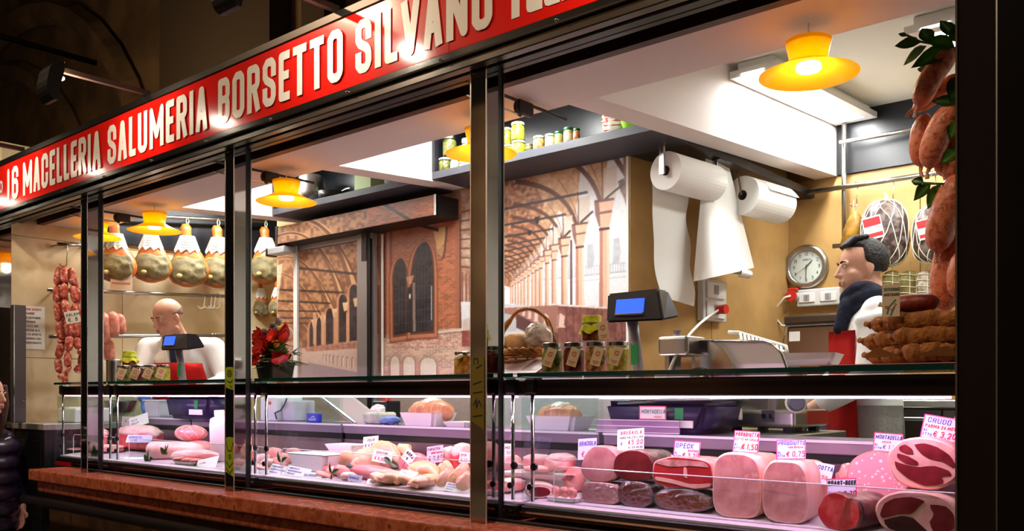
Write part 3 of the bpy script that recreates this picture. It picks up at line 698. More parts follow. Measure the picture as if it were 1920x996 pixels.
# ================================================================== refrigerated display cases
GT, GB = 1.566, 1.555           # glass shelf on top of the cases
def deck_z(y): return 1.164+.04*(y-.12)/.43
M_tube = mat('pink_tube', (255, 235, 245), emit=(255, 196, 232), es=3)
M_deck = mat('deck_plastic', (208, 194, 204), .3)
M_bw = mat('case_back', (128, 104, 112), .3, .4, c2=(104, 82, 90), scale=5)
M_rail = mat('dark_rail', (52, 40, 38), .12, .7)
M_ledge = mat('ledge_steel', (156, 136, 156), .25, .5)
M_guard = mat('glass_rim', (236, 226, 236), .15, .1)
CASES = [(-5.12, -4.50, 'short display case at the far left end of the row'), (-4.48, -3.20, 'display case with meat cuts in front of the bald man'),
         (-3.18, -1.785, 'display case full of raw poultry and pork in the middle'), (-1.765, -.525, 'display case with cut hams and cold cuts on the right')]
CASE = []
for i, (x0, x1, lab) in enumerate(CASES):
    t = thing('display_case', 'glass fronted %s' % lab if i else 'glass ' + lab, 'display case', ((x0+x1)/2, .1, 1.108), group='row of glass display cases'); CASE.append(t)
    part('base', box(B(), x0, x1, .10, .75, 1.124, 1.158, bev=.004), M_black, t)
    for fx in (x0+.05, x1-.05): part('foot', box(B(), fx-.02, fx+.02, .16, .70, 1.108, 1.124), M_black, t)
    part('base_trim', box(B(), x0, x1, .094, .0995, 1.136, 1.142), M_chrome, t)
    bm = B(); hexa(bm, [(x0, .118, 1.1581), (x1, .118, 1.1581), (x1, .55, 1.1581), (x0, .55, 1.1581), (x0, .118, deck_z(.118)), (x1, .118, deck_z(.118)), (x1, .55, deck_z(.55)), (x0, .55, deck_z(.55))])
    part('deck', bm, M_deck, t)
    part('back_wall', box(B(), x0, x1, .55, .565, 1.159, 1.300), M_bw, t)
    part('ledge', box(B(), x0, x1, .545, .75, 1.326, 1.368, bev=.003), M_ledge, t)
    part('ledge_lip', box(B(), x0, x1, .540, .5445, 1.360, 1.368), M_guard, t)
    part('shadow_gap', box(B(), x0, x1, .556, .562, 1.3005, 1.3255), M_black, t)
    part('ledge_support', box(B(), x0, x1, .70, .748, 1.159, 1.324), M_dsteel, t)
    part('front_glass', box(B(), x0+.004, x1-.004, .100, .104, 1.159, 1.492), M_glass, t)
    part('top_glass', box(B(), x0, x1, .088, .46, GB, GT), M_glass, t)
    part('glass_edge', box(B(), x0, x1, .084, .0875, GB-.001, GT), M_teal, t)
    part('light_rail', box(B(), x0, x1, .115, .17, 1.497, 1.545, bev=.003), M_rail, t)
    part('light_tube', tube(B(), [(x0+.02, .135, 1.4935), (x1-.02, .135, 1.4935)], .003, 8), M_tube, t)
    part('rear_rail', box(B(), x0, x1, .43, .45, 1.535, 1.553), M_rail, t)
    for px in (x0+.03, x1-.03)[:2 if i < 3 else 1]:
        part('corner_post', tube(B(), [(px, .122, 1.17), (px, .122, 1.50)], .006, 10), M_chrome, t, True)
        part('clamp', box(B(), px-.022, px+.022, .106, .15, 1.500, 1.552, bev=.006, M=None), M_black, t)
        part('guard_clip', lathe(B(), [(0, 0), (.012, 0), (.012, .008), (0, .008)], 14, TRS((px+.012, .118, 1.278), (PI/2, 0, 0))), M_black, t)
        part('guard_clip', lathe(B(), [(0, 0), (.010, 0), (.010, .008), (0, .008)], 14, TRS((px-.004, .118, 1.215), (PI/2, 0, 0))), M_black, t)
    part('end_glass', box(B(), x0, x0+.004, .105, .54, 1.172, 1.49), M_glass, t)
    part('end_glass', box(B(), x1-.004, x1, .105, .54, 1.172, 1.49), M_glass, t)
    g0, g1 = x0+.09, x1-.012
    part('guard_glass', box(B(), g0, g1, .150, .153, deck_z(.15), 1.279), M_glass, t)
    part('guard_rim', tube(B(), [(g0, .1515, deck_z(.15)+.004), (g0, .1515, 1.262), (g0+.006, .1515, 1.274), (g0+.018, .1515, 1.2795), (g1, .1515, 1.2795)], .0016, 6), M_guard, t)
# dark end upright of the right case
part('end_upright', box(B(), -.524, -.497, .086, .16, 1.112, 1.545, bev=.003), mat('dark_plum_upright', (40, 26, 32), .2, .3), CASE[3])
part('end_rod', tube(B(), [(-.515, .080, 1.15), (-.515, .080, 1.44), (-.523, .080, 1.455)], .003, 6), M_chrome, CASE[3])
# red plinth badge at the far left case
part('badge', box(B(), -5.122, -4.93, .093, .1, 1.112, 1.133), mat('badge_red', (150, 14, 14), .3), CASE[0])
# worktop behind the cases on the right
wt = thing('worktop', 'steel worktop behind the right display case carrying the scale and slicer', 'worktop', (-1.6, 1.0, .45))
part('top', box(B(), -2.15, -1.2, .78, 1.3, 1.33, 1.367, bev=.004), M_steel, wt)
for x in (-2.1, -1.25):
    for y in (.83, 1.25): part('leg', box(B(), x-.02, x+.02, y-.02, y+.02, .45, 1.33), M_steel, wt)
wt2 = thing('worktop', 'steel worktop behind the middle display case in front of the mural', 'worktop', (-2.8, 1.0, .45))
part('top', box(B(), -3.9, -2.2, .78, 1.18, 1.33, 1.367, bev=.004), M_steel, wt2)
for x in (-3.85, -2.25):
    for y in (.83, 1.13): part('leg', box(B(), x-.02, x+.02, y-.02, y+.02, .45, 1.33), M_steel, wt2)
# grey stone counter along the left wall
g = at(60, 790, .25)
lc = thing('side_counter', 'grey topped dark counter along the beige left wall', 'counter', (-5.45, .4, .45))
part('top', box(B(), XL+.003, -5.2, .06, .52, 1.30, 1.335, bev=.003), mat('grey_stone_top', (150, 146, 138), .35), lc)
part('body', box(B(), XL+.003, -5.22, .075, .5, .45, 1.30), mat('dark_cabinet', (30, 30, 32), .4), lc)
part('door', box(B(), XL+.03, -5.25, .068, .0745, .55, 1.24, bev=.002), mat('dark_cabinet_front', (38, 38, 40), .4), lc)
# ================================================================== ceiling light fixtures
M_lamp = mat('fluorescent_panel', (255, 255, 255), emit=(248, 250, 255), es=6)
M_frame = mat('lamp_frame', (226, 226, 222), .4)
def fixture(x0, x1, y0, y1, lab):
    t = thing('ceiling_light', lab, 'ceiling light', ((x0+x1)/2, (y0+y1)/2, ceil_z((y0+y1)/2)), (math.atan(.065), 0, 0), group='fluorescent ceiling lights')
    L = y1-y0; wd = x1-x0
    for nm, b, m in (('housing', (-wd/2+.03, wd/2-.03, -L/2+.02, L/2-.02, -.035, -.002), M_frame), ('frame', (-wd/2, -wd/2+.045, -L/2, L/2, -.065, -.035), M_frame), ('frame', (wd/2-.045, wd/2, -L/2, L/2, -.065, -.035), M_frame),
                     ('frame', (-wd/2+.045, wd/2-.045, -L/2, -L/2+.06, -.065, -.035), M_frame), ('frame', (-wd/2+.045, wd/2-.045, L/2-.06, L/2, -.065, -.035), M_frame), ('diffuser', (-wd/2+.0455, wd/2-.0455, -L/2+.0605, L/2-.0605, -.050, -.036), M_lamp)):
        obj(nm, box(B(), *b), m, t)
fixture(-1.775, -1.56, 1.50, 2.72, 'white fluorescent ceiling light beside the right cross beam')
fixture(-1.06, -.845, 1.50, 2.72, 'white fluorescent ceiling light behind the bay leaves at top right')
fixture(-3.18, -2.98, .57, 1.08, 'white fluorescent ceiling light hidden above the middle jar shelf')
fixture(-4.54, -4.34, .57, 1.08, 'white fluorescent ceiling light hidden above the pot shelf')
fixture(-5.3, -5.08, .7, 1.7, 'white fluorescent ceiling light hidden above the hanging hams')
# ================================================================== yellow pendant lamps
M_shade = shade_mat('yellow_shade', (255, 208, 40), .16)
M_pb = mat('pendant_bulb', (255, 255, 255), emit=(255, 238, 200), es=14)
def pendant(u, v, wpx, Y, lab, n):
    c = at(u, v, Y); r = wpx/2*mpp(u, Y)*.985
    t = thing('pendant_lamp', lab, 'pendant lamp', (0, 0, 0), group='yellow glass pendant lamps') if n == 0 else None
    return c, r, lab
PEND = [(1516, 141, 182, .40, 'largest orange pendant lamp at the right, hanging before the white beam'), (902, 289, 134, .40, 'orange pendant lamp half hidden by the thick chrome post in front of the jars'),
        (537, 379, 112, .40, 'orange pendant lamp beside the steel pots above the red flowers'), (290, 433, 97, .40, 'orange pendant lamp in front of the row of hanging hams'), (183, 446, 84, .40, 'orange pendant lamp hidden behind the leftmost chrome post')]
R0 = .118
for i, (u, v, wpx, Y, lab) in enumerate(PEND):
    c = at(u, v, Y)
    k = wpx/2*mpp(u, Y)/R0
    t = thing('pendant_lamp', lab, 'pendant lamp', c, group='orange pendant lamps')
    t.scale = (k, k, k)
    # brim and crown (double-walled, open)
    prof = [(R0, 0), (.088, .012), (.060, .026), (.045, .035), (.049, .058), (.055, .083)]
    pr = prof+[(a-.003, b+.001) for a, b in prof[::-1]]
    bm = B(); lathe(bm, pr+[pr[0]], 40, None, False, False); obj('shade', bm, M_shade, t, True)
    obj('cap', lathe(B(), [(0, .074), (.0525, .074), (.0525, .0765), (.012, .079), (0, .079)], 30), M_white, t)
    obj('bulb', lathe(B(), [(0, .010), (.026, .010), (.030, .014), (.028, .026), (.0, .034)], 20), M_pb, t, True)
    top = ceil_z(Y) if False else 2.528
    obj('cord', tube(B(), [(0, 0, .084), (0, 0, max(.09, (2.527-c.z)/k))], .002, 6), M_white, t)
    l = bpy.data.lights.new('pendant_light', 'POINT'); l.energy = .7; l.color = (1, .86, .66); l.shadow_soft_size = .03
    o = bpy.data.objects.new('pendant_light', l); COL.objects.link(o); o.location = c+Vector((0, 0, -.012))
# ================================================================== folding-window rods under the soffit
for i, (u, v, lab) in enumerate(((990, 186, 'right of the thick chrome post'), (515, 320, 'above the lamp by the pots'), (237, 402, 'above the hanging hams'), (45, 455, 'at the left end beside the door jamb'))):
    c = at(u, v, .40); x = c.x; zt_ = 2.527 if i < 3 else 2.527
    t = thing('window_rod', 'dark steel window rod with a hooked end %s' % lab, 'rod', (x, .1, zt_), group='hooked rods under the soffit')
    part('rod', tube(B(), [(x+.0, .085, zt_-.012), (x, .62, zt_-.012)], .006, 8), M_dsteel, t)
    part('hook', box(B(), x-.012, x+.012, .34, .42, zt_-.055, zt_-.006, bev=.006, seg=2), M_dsteel, t)
    part('hook_curl', tube(B(), [Vector((x, .36-.028*math.sin(a)-.0, zt_-.035+.024*math.cos(a))) for a in [PI*k/8 for k in range(9)]], .007, 8), M_dsteel, t)
    part('lower_rod', tube(B(), [(x, .085, zt_-.058), (x, .36, zt_-.058)], .004, 8), M_chrome, t)
# ================================================================== left wall: rails, hams, sausages, notices
def rail(name, p, q, r, lab, m=None, ends=()):
    t = thing(name, lab, 'rail', p, group='steel rails on the walls')
    part('tube', tube(B(), [p, q], r, 10), m or M_steel, t, True)
    return t
XR = -5.52
def onx(u, v, x=XR): return atx(u, v, x)
def railx(u0, v0, u1, v1, lab):
    p = onx(u0, v0); q = onx(u1, v1); t = rail('wall_rail', p, q, .012, lab)
    for f in (.06, .5, .94):
        a = p.lerp(q, f); part('bracket', tube(B(), [a, Vector((XL+.003 if a.z < 2.46 else XL+.031, a.y, a.z))], .006, 6), M_steel, t)
    return t
railx(108, 458, 172, 460.5, 'short steel rail at top left holding the sausage hook')
railx(89, 543, 430, 556, 'long steel rail along the left wall below the hams')
railx(92, 631, 440, 629, 'lower steel rail along the left wall behind the bald man')
railx(205, 402, 500, 416, 'top steel rail carrying the hanging hams')
M_rind = mat('ham_rind', (172, 84, 34), .35, c2=(190, 112, 44), c3=(140, 60, 28), scale=7, detail=5, bump=.3, bscale=14)
M_mold = mat('ham_face', (92, 80, 50), .7, c2=(128, 116, 80), c3=(70, 58, 34), scale=14, detail=8, bump=.5, bscale=22)
M_fat = mat('ham_fat', (170, 118, 40), .4, c2=(186, 140, 60), scale=18)
M_bone = mat('ham_bone', (206, 176, 96), .4)
M_paper = mat('white_paper', (240, 240, 232), .7)
M_ink = mat('ink_black', (26, 26, 30), .6); M_inkg = mat('ink_green', (60, 110, 84), .6); M_inkr = mat('ink_red', (188, 30, 40), .6); M_inkb = mat('ink_blue', (40, 56, 150), .6)
M_string = mat('string', (222, 208, 170), .8)
def make_ham():
    t = bpy.data.objects.new('cured_ham', None); COL.objects.link(t)
    def prof(z):   # half width, half depth
        pts = [(0, .03, .03), (.02, .085, .06), (.07, .122, .082), (.13, .130, .088), (.20, .112, .080), (.27, .082, .066), (.33, .054, .05), (.38, .036, .036), (.43, .030, .03), (.47, .036, .034), (.50, .022, .022)]
        for a, b in zip(pts, pts[1:]):
            if z <= b[0]: f = (z-a[0])/(b[0]-a[0]); return lerp(a[1], b[1], f), lerp(a[2], b[2], f)
        return pts[-1][1:]
    bm = B(); rings = []
    for k in range(19):
        z = .50*k/18; a, b = prof(z); ring = []
        for j in range(20):
            th = 2*PI*j/20; n = 1+.06*mnoise.noise(Vector((math.cos(th)*1.5, math.sin(th)*1.5, z*9)))
            ring.append(bm.verts.new((a*n*math.cos(th)+.012*math.sin(z*9), b*n*math.sin(th), z)))
        rings.append(ring)
    for r, s in zip(rings, rings[1:]):
        for j in range(20): bm.faces.new((r[j], r[(j+1) % 20], s[(j+1) % 20], s[j]))
    bm.faces.new(rings[0][::-1]); bm.faces.new(rings[-1])
    obj('rind', bm, M_rind, t, True)
    obj('fat_edge', blob(B(), TRS((.0, -.036, .138), (0, 0, 0), (.118, .052, .122)), 3, .06, 6, 3), M_fat, t, True)
    obj('cut_face', blob(B(), TRS((.004, -.052, .128), (0, .25, 0), (.116, .055, .112)), 4, .2, 7, 5), M_mold, t, True)
    obj('bone_end', blob(B(), TRS((-.045, -.104, .075), (0, 0, 0), (.019, .014, .017)), 2), M_bone, t, True)
    # paper collar, tied at the shank, with printed lines
    bm = B(); n = 14; top = []; bot = []
    for j in range(n+1):
        th = PI+PI*.98*j/n+.02; w_ = .018*math.sin(j*2.1)
        top.append(bm.verts.new((.047*math.cos(th), .047*math.sin(th)-.002, .405))); bot.append(bm.verts.new((.084*math.cos(th), .078*math.sin(th)-.004, .275+w_)))
    for j in range(n): bm.faces.new((bot[j], bot[j+1], top[j+1], top[j]))
    r = bmesh.ops.solidify(bm, geom=bm.faces[:], thickness=.0015)
    c = obj('paper_collar', bm, M_paper, t)
    bm = B()
    for k in range(4):
        z = .30+.022*k; y = -(.078+(z-.275)/.13*(.047-.078))-.0075; wv = .05-.006*k
        tube(bm, [(x*wv, y+abs(x)**2*wv*.5, z+.004*math.sin(x*9+k)) for x in [-.9+.2*i for i in range(10)]], .0014, 4)
    obj('print_lines', bm, M_inkg, c)
    obj('hanging_string', tube(B(), [(0, 0, .48), (.01, 0, .53), (0, 0, .56), (-.008, 0, .53), (0, 0, .48)], .003, 6), M_string, t)
    return t
ham0 = make_ham()
HAMS = [(213, 403, 530, 'leftmost cured ham, partly behind the sign card SALAMI'), (279, 404.5, 530, 'cured ham hanging behind the orange lamp'), (347, 406, 538, 'cured ham with its whole shank showing right of the orange lamp'),
        (405, 409, 540, 'cured ham hanging left of the second chrome post, white hooks below'), (494, 413, 532, 'cured ham hanging right of the second post, beside the door housing')]
for i, (u, v0, v1, lab) in enumerate(HAMS):
    p = onx(u, v0, XR); b = onx(u, v1, XR); h = p.z-b.z
    o = ham0 if i == 0 else dup(ham0)
    k = h/.565; o.location = (p.x+.03, p.y, p.z-.568*k); o.scale = (k*1.22, k*.95, k); o.rotation_euler = (0, 0, math.radians(58+(-6, 4, 0, -5, -4)[i]))
    tag(o, lab, 'ham', 'cured hams on the left wall')
for i, (u, v0, v1, lab) in enumerate(((489, 520, 598, 'small cured ham in the lower row above the red flowers'), (521, 500, 598, 'cured ham in the lower row half hidden by the mural edge'))):
    Y_ = 1.9; b = at(u, v1, Y_-.15); p = at(u, v0, Y_-.15)
    o = dup(ham0, (b.x, b.y, b.z), (0, 0, math.radians(45)), lab, 'cured hams on the left wall'); o.scale = (.55, .5, .55); o['category'] = 'ham'
rl2 = rail('wall_rail', onx(428, 497, XR), onx(528, 499, XR), .011, 'steel rail holding the lower row of cured hams')
M_saus = mat('fresh_sausage', (172, 66, 52), .35, c2=(206, 116, 100), c3=(236, 200, 190), scale=55, detail=3, lo=.42, hi=.56, bump=.15, bscale=40)
M_saus2 = mat('pale_sausage', (188, 112, 96), .35, c2=(214, 150, 130), scale=30, bump=.15)
def link_mesh(bm, a, b, r, bend=0, seg=10):
    a = Vector(a); b = Vector(b); ax = (b-a); L = ax.length; side = ax.orthogonal().normalized()
    pts = []; rs = []
    for k in range(13):
        t = .5-.5*math.cos(PI*k/12); pts.append(a.lerp(b, t)+side*bend*math.sin(PI*t)); e = abs(2*t-1); rs.append(r*max(.16, (1-e**4.2)**.55))
    tube(bm, pts, rs, seg)
def sausage_string(p, rows, lab, m, r, grp):
    t = thing('sausage_string', lab, 'sausages', p, (0, 0, 0), grp)
    for (x, y, zs) in rows:
        for k in range(len(zs)-1):
            bm = B(); j = .006*(rnd.random()-.5); link_mesh(bm, (x[k], y[k], zs[k]), (x[k+1], y[k+1], zs[k+1]), r*(.92+.16*rnd.random()), .004*(rnd.random()-.5))
            obj('sausage_link', bm, m, t, True)
    return t
# bundle of thin links: strands hang in the plane facing the viewer (direction w)
hp = onx(122, 493, -5.47)
wv = Vector((.55, .83, 0))
def strand_set(offs, zs_list, depth):
    rows = []
    for o, zs, d in zip(offs, zs_list, depth):
        xs = [wv.x*o[min(k, len(o)-1)]+.83*d for k in range(len(zs))]; ys_ = [wv.y*o[min(k, len(o)-1)]-.55*d for k in range(len(zs))]
        rows.append((xs, ys_, zs))
    return rows
S = 5.30/FPX
def zz(*v): return [-(x-493)*S for x in v]
rows = strand_set([[-.025, -.045, -.045, -.035, -.02, -.018, -.04, -.03, -.005], [.0, .0, .0, .02, .03, .02, .02, .035, .03], [.035, .045, .06, .05, .06, .075, .10, .115, .10], [.02, .06, .06, .07, .075, .09, .08, .05], [-.01, -.012, -.01, .0, -.01, .0], [.11, .115, .12, .12, .125, .13]],
                  [zz(500, 536, 568, 604, 638, 643, 672, 700, 712), zz(500, 532, 562, 596, 630, 660, 690, 694), zz(502, 535, 568, 600, 632, 655, 665, 690, 697), zz(505, 540, 570, 605, 636, 662, 686, 698), zz(510, 545, 580, 612, 640, 655), zz(500, 535, 565, 596, 628, 655)],
                  [.0, .025, .005, -.03, -.03, -.01])
st = sausage_string(hp, rows, 'long bunch of thin fresh sausage links hanging at far left', M_saus, .0225, None)
obj('tail_link', (lambda bm: (link_mesh(bm, (-.0*wv.x, -.0*wv.y, zz(695)[0]), (.0, .0, zz(722)[0]), .017), bm)[1])(B()), M_saus, st, True)
def s_hook(name, top, lab, drop=.11, r=.003, grp='wire hooks on the rails', m=None, flip=1):
    t = thing(name, lab, 'hook', top, (0, 0, math.radians(55)), grp)
    pts = [(-.012+.012*math.cos(a)+.012, 0, .002+.013*math.sin(a)) for a in [PI*k/6 for k in range(7)]]
    pts = [(.012*math.cos(PI-PI*k/6)-.0, 0, .013*math.sin(PI-PI*k/6)) for k in range(7)]
    pts += [(.013, 0, -drop*.4), (.008, 0, -drop*.75)]
    pts += [(-.010+.020*math.cos(a), 0, -drop+.016*math.sin(a)) for a in [.3-PI*1.1*k/8 for k in range(9)]]
    obj('wire', tube(B(), pts, r, 6), m or M_chrome, t, True)
    return t
s_hook('meat_hook', onx(122, 459), 'wire hook on the short rail above the sausage bunch', .115)
rows2 = strand_set([[-.05, -.055], [-.015, -.01], [.03, .035], [.06, .075], [.0, .01]], [[0, -.17], [0, -.19], [.01, -.15], [-.0, -.13], [-.16, -.30]], [.02, .05, .03, .0, .0])
p2 = onx(203, 588, -5.47)
sausage_string(p2, rows2, 'bunch of thick pale sausages beside the jar with yellow lid', M_saus2, .036, None)
M_hookw = mat('white_plastic', (232, 228, 216), .4)
for i, u in enumerate((380, 393, 400, 409)):
    s_hook('meat_hook', onx(u, 554.5), ['leftmost', 'second', 'third', 'rightmost'][i]+' of the white plastic hooks on the rail below the hams', .07, .004, 'white hooks on the upper rail', M_hookw)
for i, u in enumerate((398, 404, 409, 413)):
    s_hook('meat_hook', onx(u, 630), ['leftmost', 'second', 'third', 'rightmost'][i]+' of the steel hooks on the rail right of the bald man', .085, .0035, 'steel hooks on the lower rail')
# ---- cards and notices
def text_lines(bm, lines, x0, z0, H, h, M, gap=.35, slant=0, jit=0):
    for i, s in enumerate(lines):
        if not s: continue
        ps, L = word_paths(s.upper(), H, H*.55, h, H*.2, slant, jit)
        strokes(bm, [[(a+x0, b+z0-i*H*(1+gap)) for a, b in P] for P in ps], h, M)
    return bm
def card(loc, w_, h_, yaw, lines, label, name='price_card', cat='price card', tilt=0, roll=0, border=None, paper=None, thick=.0018, grp=None, stick=False):
    """lines: (text, x, z, height, ink material, half width) in card fractions"""
    t = thing(name, label, cat, loc, (math.radians(-tilt), math.radians(roll), math.radians(yaw)), grp)
    obj('card', box(B(), -w_/2, w_/2, -thick/2, thick/2, 0, h_), paper or M_paper, t)
    if border:
        e = .035*w_; y = -thick/2-.0003; bm = B()
        for a in ((-w_/2, w_/2, h_-e, h_), (-w_/2, w_/2, 0, e), (-w_/2, -w_/2+e, e, h_-e), (w_/2-e, w_/2, e, h_-e)): box(bm, a[0], a[1], y-.0002, y+.0002, a[2], a[3])
        obj('border', bm, border, t)
    by = {}
    for (s, x, z, H, ink, hw) in lines: by.setdefault(ink, []).append((s, x, z, H, hw))
    for ink, L in by.items():
        bm = B()
        for (s, x, z, H, hw) in L:
            Hm = H*h_; ps, Lw = word_paths(s.upper(), Hm, Hm*.62, hw*h_, Hm*.22, .08, .10)
            avail = (.97-x)*w_; k = min(1, avail/max(Lw, 1e-6))
            strokes(bm, [[(a*k, b) for a, b in P] for P in ps], hw*h_, Matrix.Translation((-w_/2+x*w_, -thick/2-.0007, z*h_)))
        obj('writing', bm, ink, t)
    if stick: obj('pin', tube(B(), [(0, .001, .002), (0, .003, -stick)], .0012, 5), M_chrome, t)
    return t
# price card on the left sausages
c = onx(139, 606, -5.39); card(c, .082, .072, 60, [('SALAM', .08, .58, .26, M_ink, .02), ('€. 8', .15, .14, .34, M_ink, .022)], 'white price card pinned on the far left sausage bunch', roll=-12, border=None)
c = onx(227.5, 545, -5.44); card(c, .125, .185, 58, [('SALAMI', .08, .76, .10, M_inkr, .009), ('DI NOSTRA', .08, .48, .085, M_inkr, .008), ('PRODUZIONE', .06, .20, .075, M_inkr, .007)], 'cream card reading SALAMI DI NOSTRA PRODUZIONE under the leftmost ham', 'sign_card', 'sign card', paper=mat('cream_card', (222, 206, 178), .7))
# opening-hours notice on the marble
a = atx(38, 654, XL+.004); b = atx(84, 576, XL+.004)
t = thing('wall_notice', 'white printed notice about December openings on the beige marble wall', 'notice', (XL+.004, (a.y+b.y)/2, a.z), (0, 0, PI/2))
wn = abs(b.y-a.y); hn = b.z-a.z
obj('sheet', box(B(), -wn/2, wn/2, -.001, .001, 0, hn), M_paper, t)
for ink, rowsn in ((M_inkr, [(0, 'POLICHE APERTO')]), (M_ink, [(1, 'NOVEMBRE'), (2, '21/28 DICEMBRE'), (3, '8 DICEMBRE'), (4, 'FINO ALLE ORE'), (5, 'LA GIOVEDI 18 A'), (6, 'MEDI 24 APERTO'), (7, 'GIORNO CON'), (8, 'CONTINUATO')])):
    bm = B()
    for k, s in rowsn:
        Hh = hn*.048; ps, L = word_paths(s, Hh, Hh*.6, Hh*.07, Hh*.16); kx = min(1, wn*.94/L)
        strokes(bm, [[(x*kx, z) for x, z in P] for P in ps], Hh*.08, Matrix.Translation((-wn/2+.03*wn+(wn*.2 if k in (7, 8) else 0), -.0018, hn*.90-k*hn*.097)))
    obj('print', bm, ink, t)
# grey upright flap standing in front of it
a = at(12, 800, .03); b = at(46, 574, .086)
t = thing('metal_flap', 'tall grey metal panel with bright edge standing on the side counter', 'panel', (-5.52, .06, 1.336))
part('panel', box(B(), -5.545, -5.50, .015, .085, 1.337, at(30, 574, .06).z, bev=.003), mat('grey_panel', (96, 94, 96), .35, .5), t)
part('edge', box(B(), -5.50, -5.492, .015, .02, 1.337, at(30, 574, .06).z), M_chrome, t)
part('latch', box(B(), -5.50, -5.49, .06, .075, 1.46, 1.475), M_chrome, t)
# ================================================================== things on the wall shelves
M_jarg = glass_mat('jar_glass', (240, 246, 240))
M_lidw = mat('white_lid', (214, 212, 206), .35, .3); M_lidg = mat('green_lid', (20, 92, 56), .4); M_lids = mat('silver_lid', (180, 178, 172), .25, 1)
def fill_mat(n, c, c2): return mat(n, c, .35, c2=c2, scale=60, detail=3, lo=.4, hi=.6, bump=.2)
M_olive = fill_mat('olive_fill', (150, 148, 30), (196, 184, 60)); M_dkol = fill_mat('dark_olive_fill', (70, 74, 26), (128, 118, 50)); M_pep = fill_mat('pepper_fill', (186, 88, 40), (226, 170, 110)); M_cream = fill_mat('cream_fill', (188, 160, 98), (204, 180, 120)); M_art = fill_mat('artichoke_fill', (196, 178, 110), (222, 206, 150))
M_lab = mat('jar_label', (236, 230, 214), .6)
def jar(loc, r, h, fill, lid, lab, label=None, label_part=True, grp=None, hex_=False, yaw=58):
    t = thing('preserve_jar', lab, 'jar', loc, (0, 0, math.radians(yaw)), grp)
    seg = 6 if hex_ else 20
    obj('contents', lathe(B(), [(r*.90, .004), (r*.975, h*.08), (r*.975, h*.72), (r*.80, h*.83)], seg), fill, t, not hex_)
    obj('glass', lathe(B(), [(r*.94, 0), (r, h*.05), (r, h*.72), (r*.82, h*.84), (r*.82, h*.88)], seg, None, True, True), M_jarg, t, not hex_)
    obj('lid', lathe(B(), [(r*.90, h*.86), (r*.94, h*.87), (r*.94, h*.985), (r*.88, h)], 24), lid, t)
    if label_part:
        bm = B(); n = 8
        vs = [[bm.verts.new((r*1.012*math.cos(-PI/2-.7+1.4*k/n), r*1.012*math.sin(-PI/2-.7+1.4*k/n), z)) for k in range(n+1)] for z in (h*.18, h*.6)]
        for k in range(n): bm.faces.new((vs[0][k], vs[0][k+1], vs[1][k+1], vs[1][k]))
        bmesh.ops.solidify(bm, geom=bm.faces[:], thickness=-.0006)
        obj('label', bm, M_lab, t)
    return t
GJ = 'jars on the black shelf'
JY = 1.16
JARS = [ # u, v base, width px, height px, fill, lid, label, z offset(stack)
 (843, 303, 27, 37, M_dkol, M_lids, 'clamp-lid jar of dark olives on top of another at shelf left end', 1), (835, 320, 27, 26, M_dkol, M_lidw, 'jar of olives at the left end of the black shelf, bottom one', 0), (852, 316, 16, 22, M_lab, M_lids, 'small clear jar with silver lid right of the olive jar', 0),
 (868, 311, 22, 18, M_art, M_lidw, 'pale artichoke jar behind the orange pendant lamp', 0), (874, 262, 18, 60, M_lab, M_lidw, 'tall white labelled jar partly behind the orange lamp', 0),
 (950, 262, 18, 32, M_olive, M_lidw, 'left jar of green peppers in the upper layer', 1), (971, 260, 27, 34, M_olive, M_lidw, 'right jar of green peppers in the upper layer', 1), (953, 285, 20, 24, M_olive, M_lidw, 'left jar of green peppers in the lower layer', 0), (972, 283, 28, 27, M_olive, M_lidw, 'right jar of green peppers in the lower layer', 0), (992, 280, 15, 17, M_dkol, M_lids, 'small dark olive jar with silver lid beside pepper jars', 0),
 (1011, 275, 24, 27, M_pep, M_lidw, 'jar of orange and red peppers with white lid on shelf', 0), (1032, 270, 22, 26, M_art, M_lidw, 'jar of pale artichokes with a label and white lid', 0), (1048, 267, 17, 28, M_cream, M_lidg, 'leftmost cream sauce jar with dark green lid', 0), (1066, 265, 20, 31, M_cream, M_lidg, 'middle cream sauce jar with dark green lid', 0), (1081, 261, 14, 26, M_pep, M_lidg, 'rightmost small reddish jar with dark green lid', 0)]
base_h = {}
for i, (u, v, w_, h_, f, l, lab, stk) in enumerate(JARS):
    Yj = JY if i not in (4, 3) else JY+.05
    c = at(u, v, Yj); k = mpp(u, Yj); x = c.x; hh = h_*k*1.02
    z = SZ1+.0005
    base_h[i] = hh
    if stk: z = SZ1+.001+base_h.get({0: 1, 5: 7, 6: 8}[i], {0: 27, 5: 24, 6: 27}.get(i, 25)*k*1.02)
    jar((x, Yj, z), w_*k*.5*.98, hh, f, l, lab, label_part=i in (4, 11, 13), grp=GJ, yaw=40)
# bag of snacks at the right end of that shelf
c = at(1152, 250, 1.2); t = thing('snack_bag', 'striped white and red snack bag at the right end of the jar shelf', 'bag', (c.x, 1.2, SZ1+.001), (0, 0, math.radians(30)))
obj('bag', blob(B(), TRS((0, 0, .075), (0, 0, 0), (.055, .03, .077)), 3, .1, 9, 2), mat('bag_foil', (236, 232, 226), .25, c2=(176, 70, 40), scale=30, detail=1, lo=.52, hi=.56, stretch=(.3, 1, 2.5)), t, True)
c = at(1178, 246, 1.2); t = thing('snack_bag', 'bright green snack bag beside the striped one on the jar shelf', 'bag', (c.x+.02, 1.2, SZ1+.001), (0, 0, math.radians(30)))
obj('bag', blob(B(), TRS((0, 0, .06), (0, 0, 0), (.05, .03, .061)), 3, .1, 9, 4), mat('bag_green', (130, 190, 50), .25), t, True)
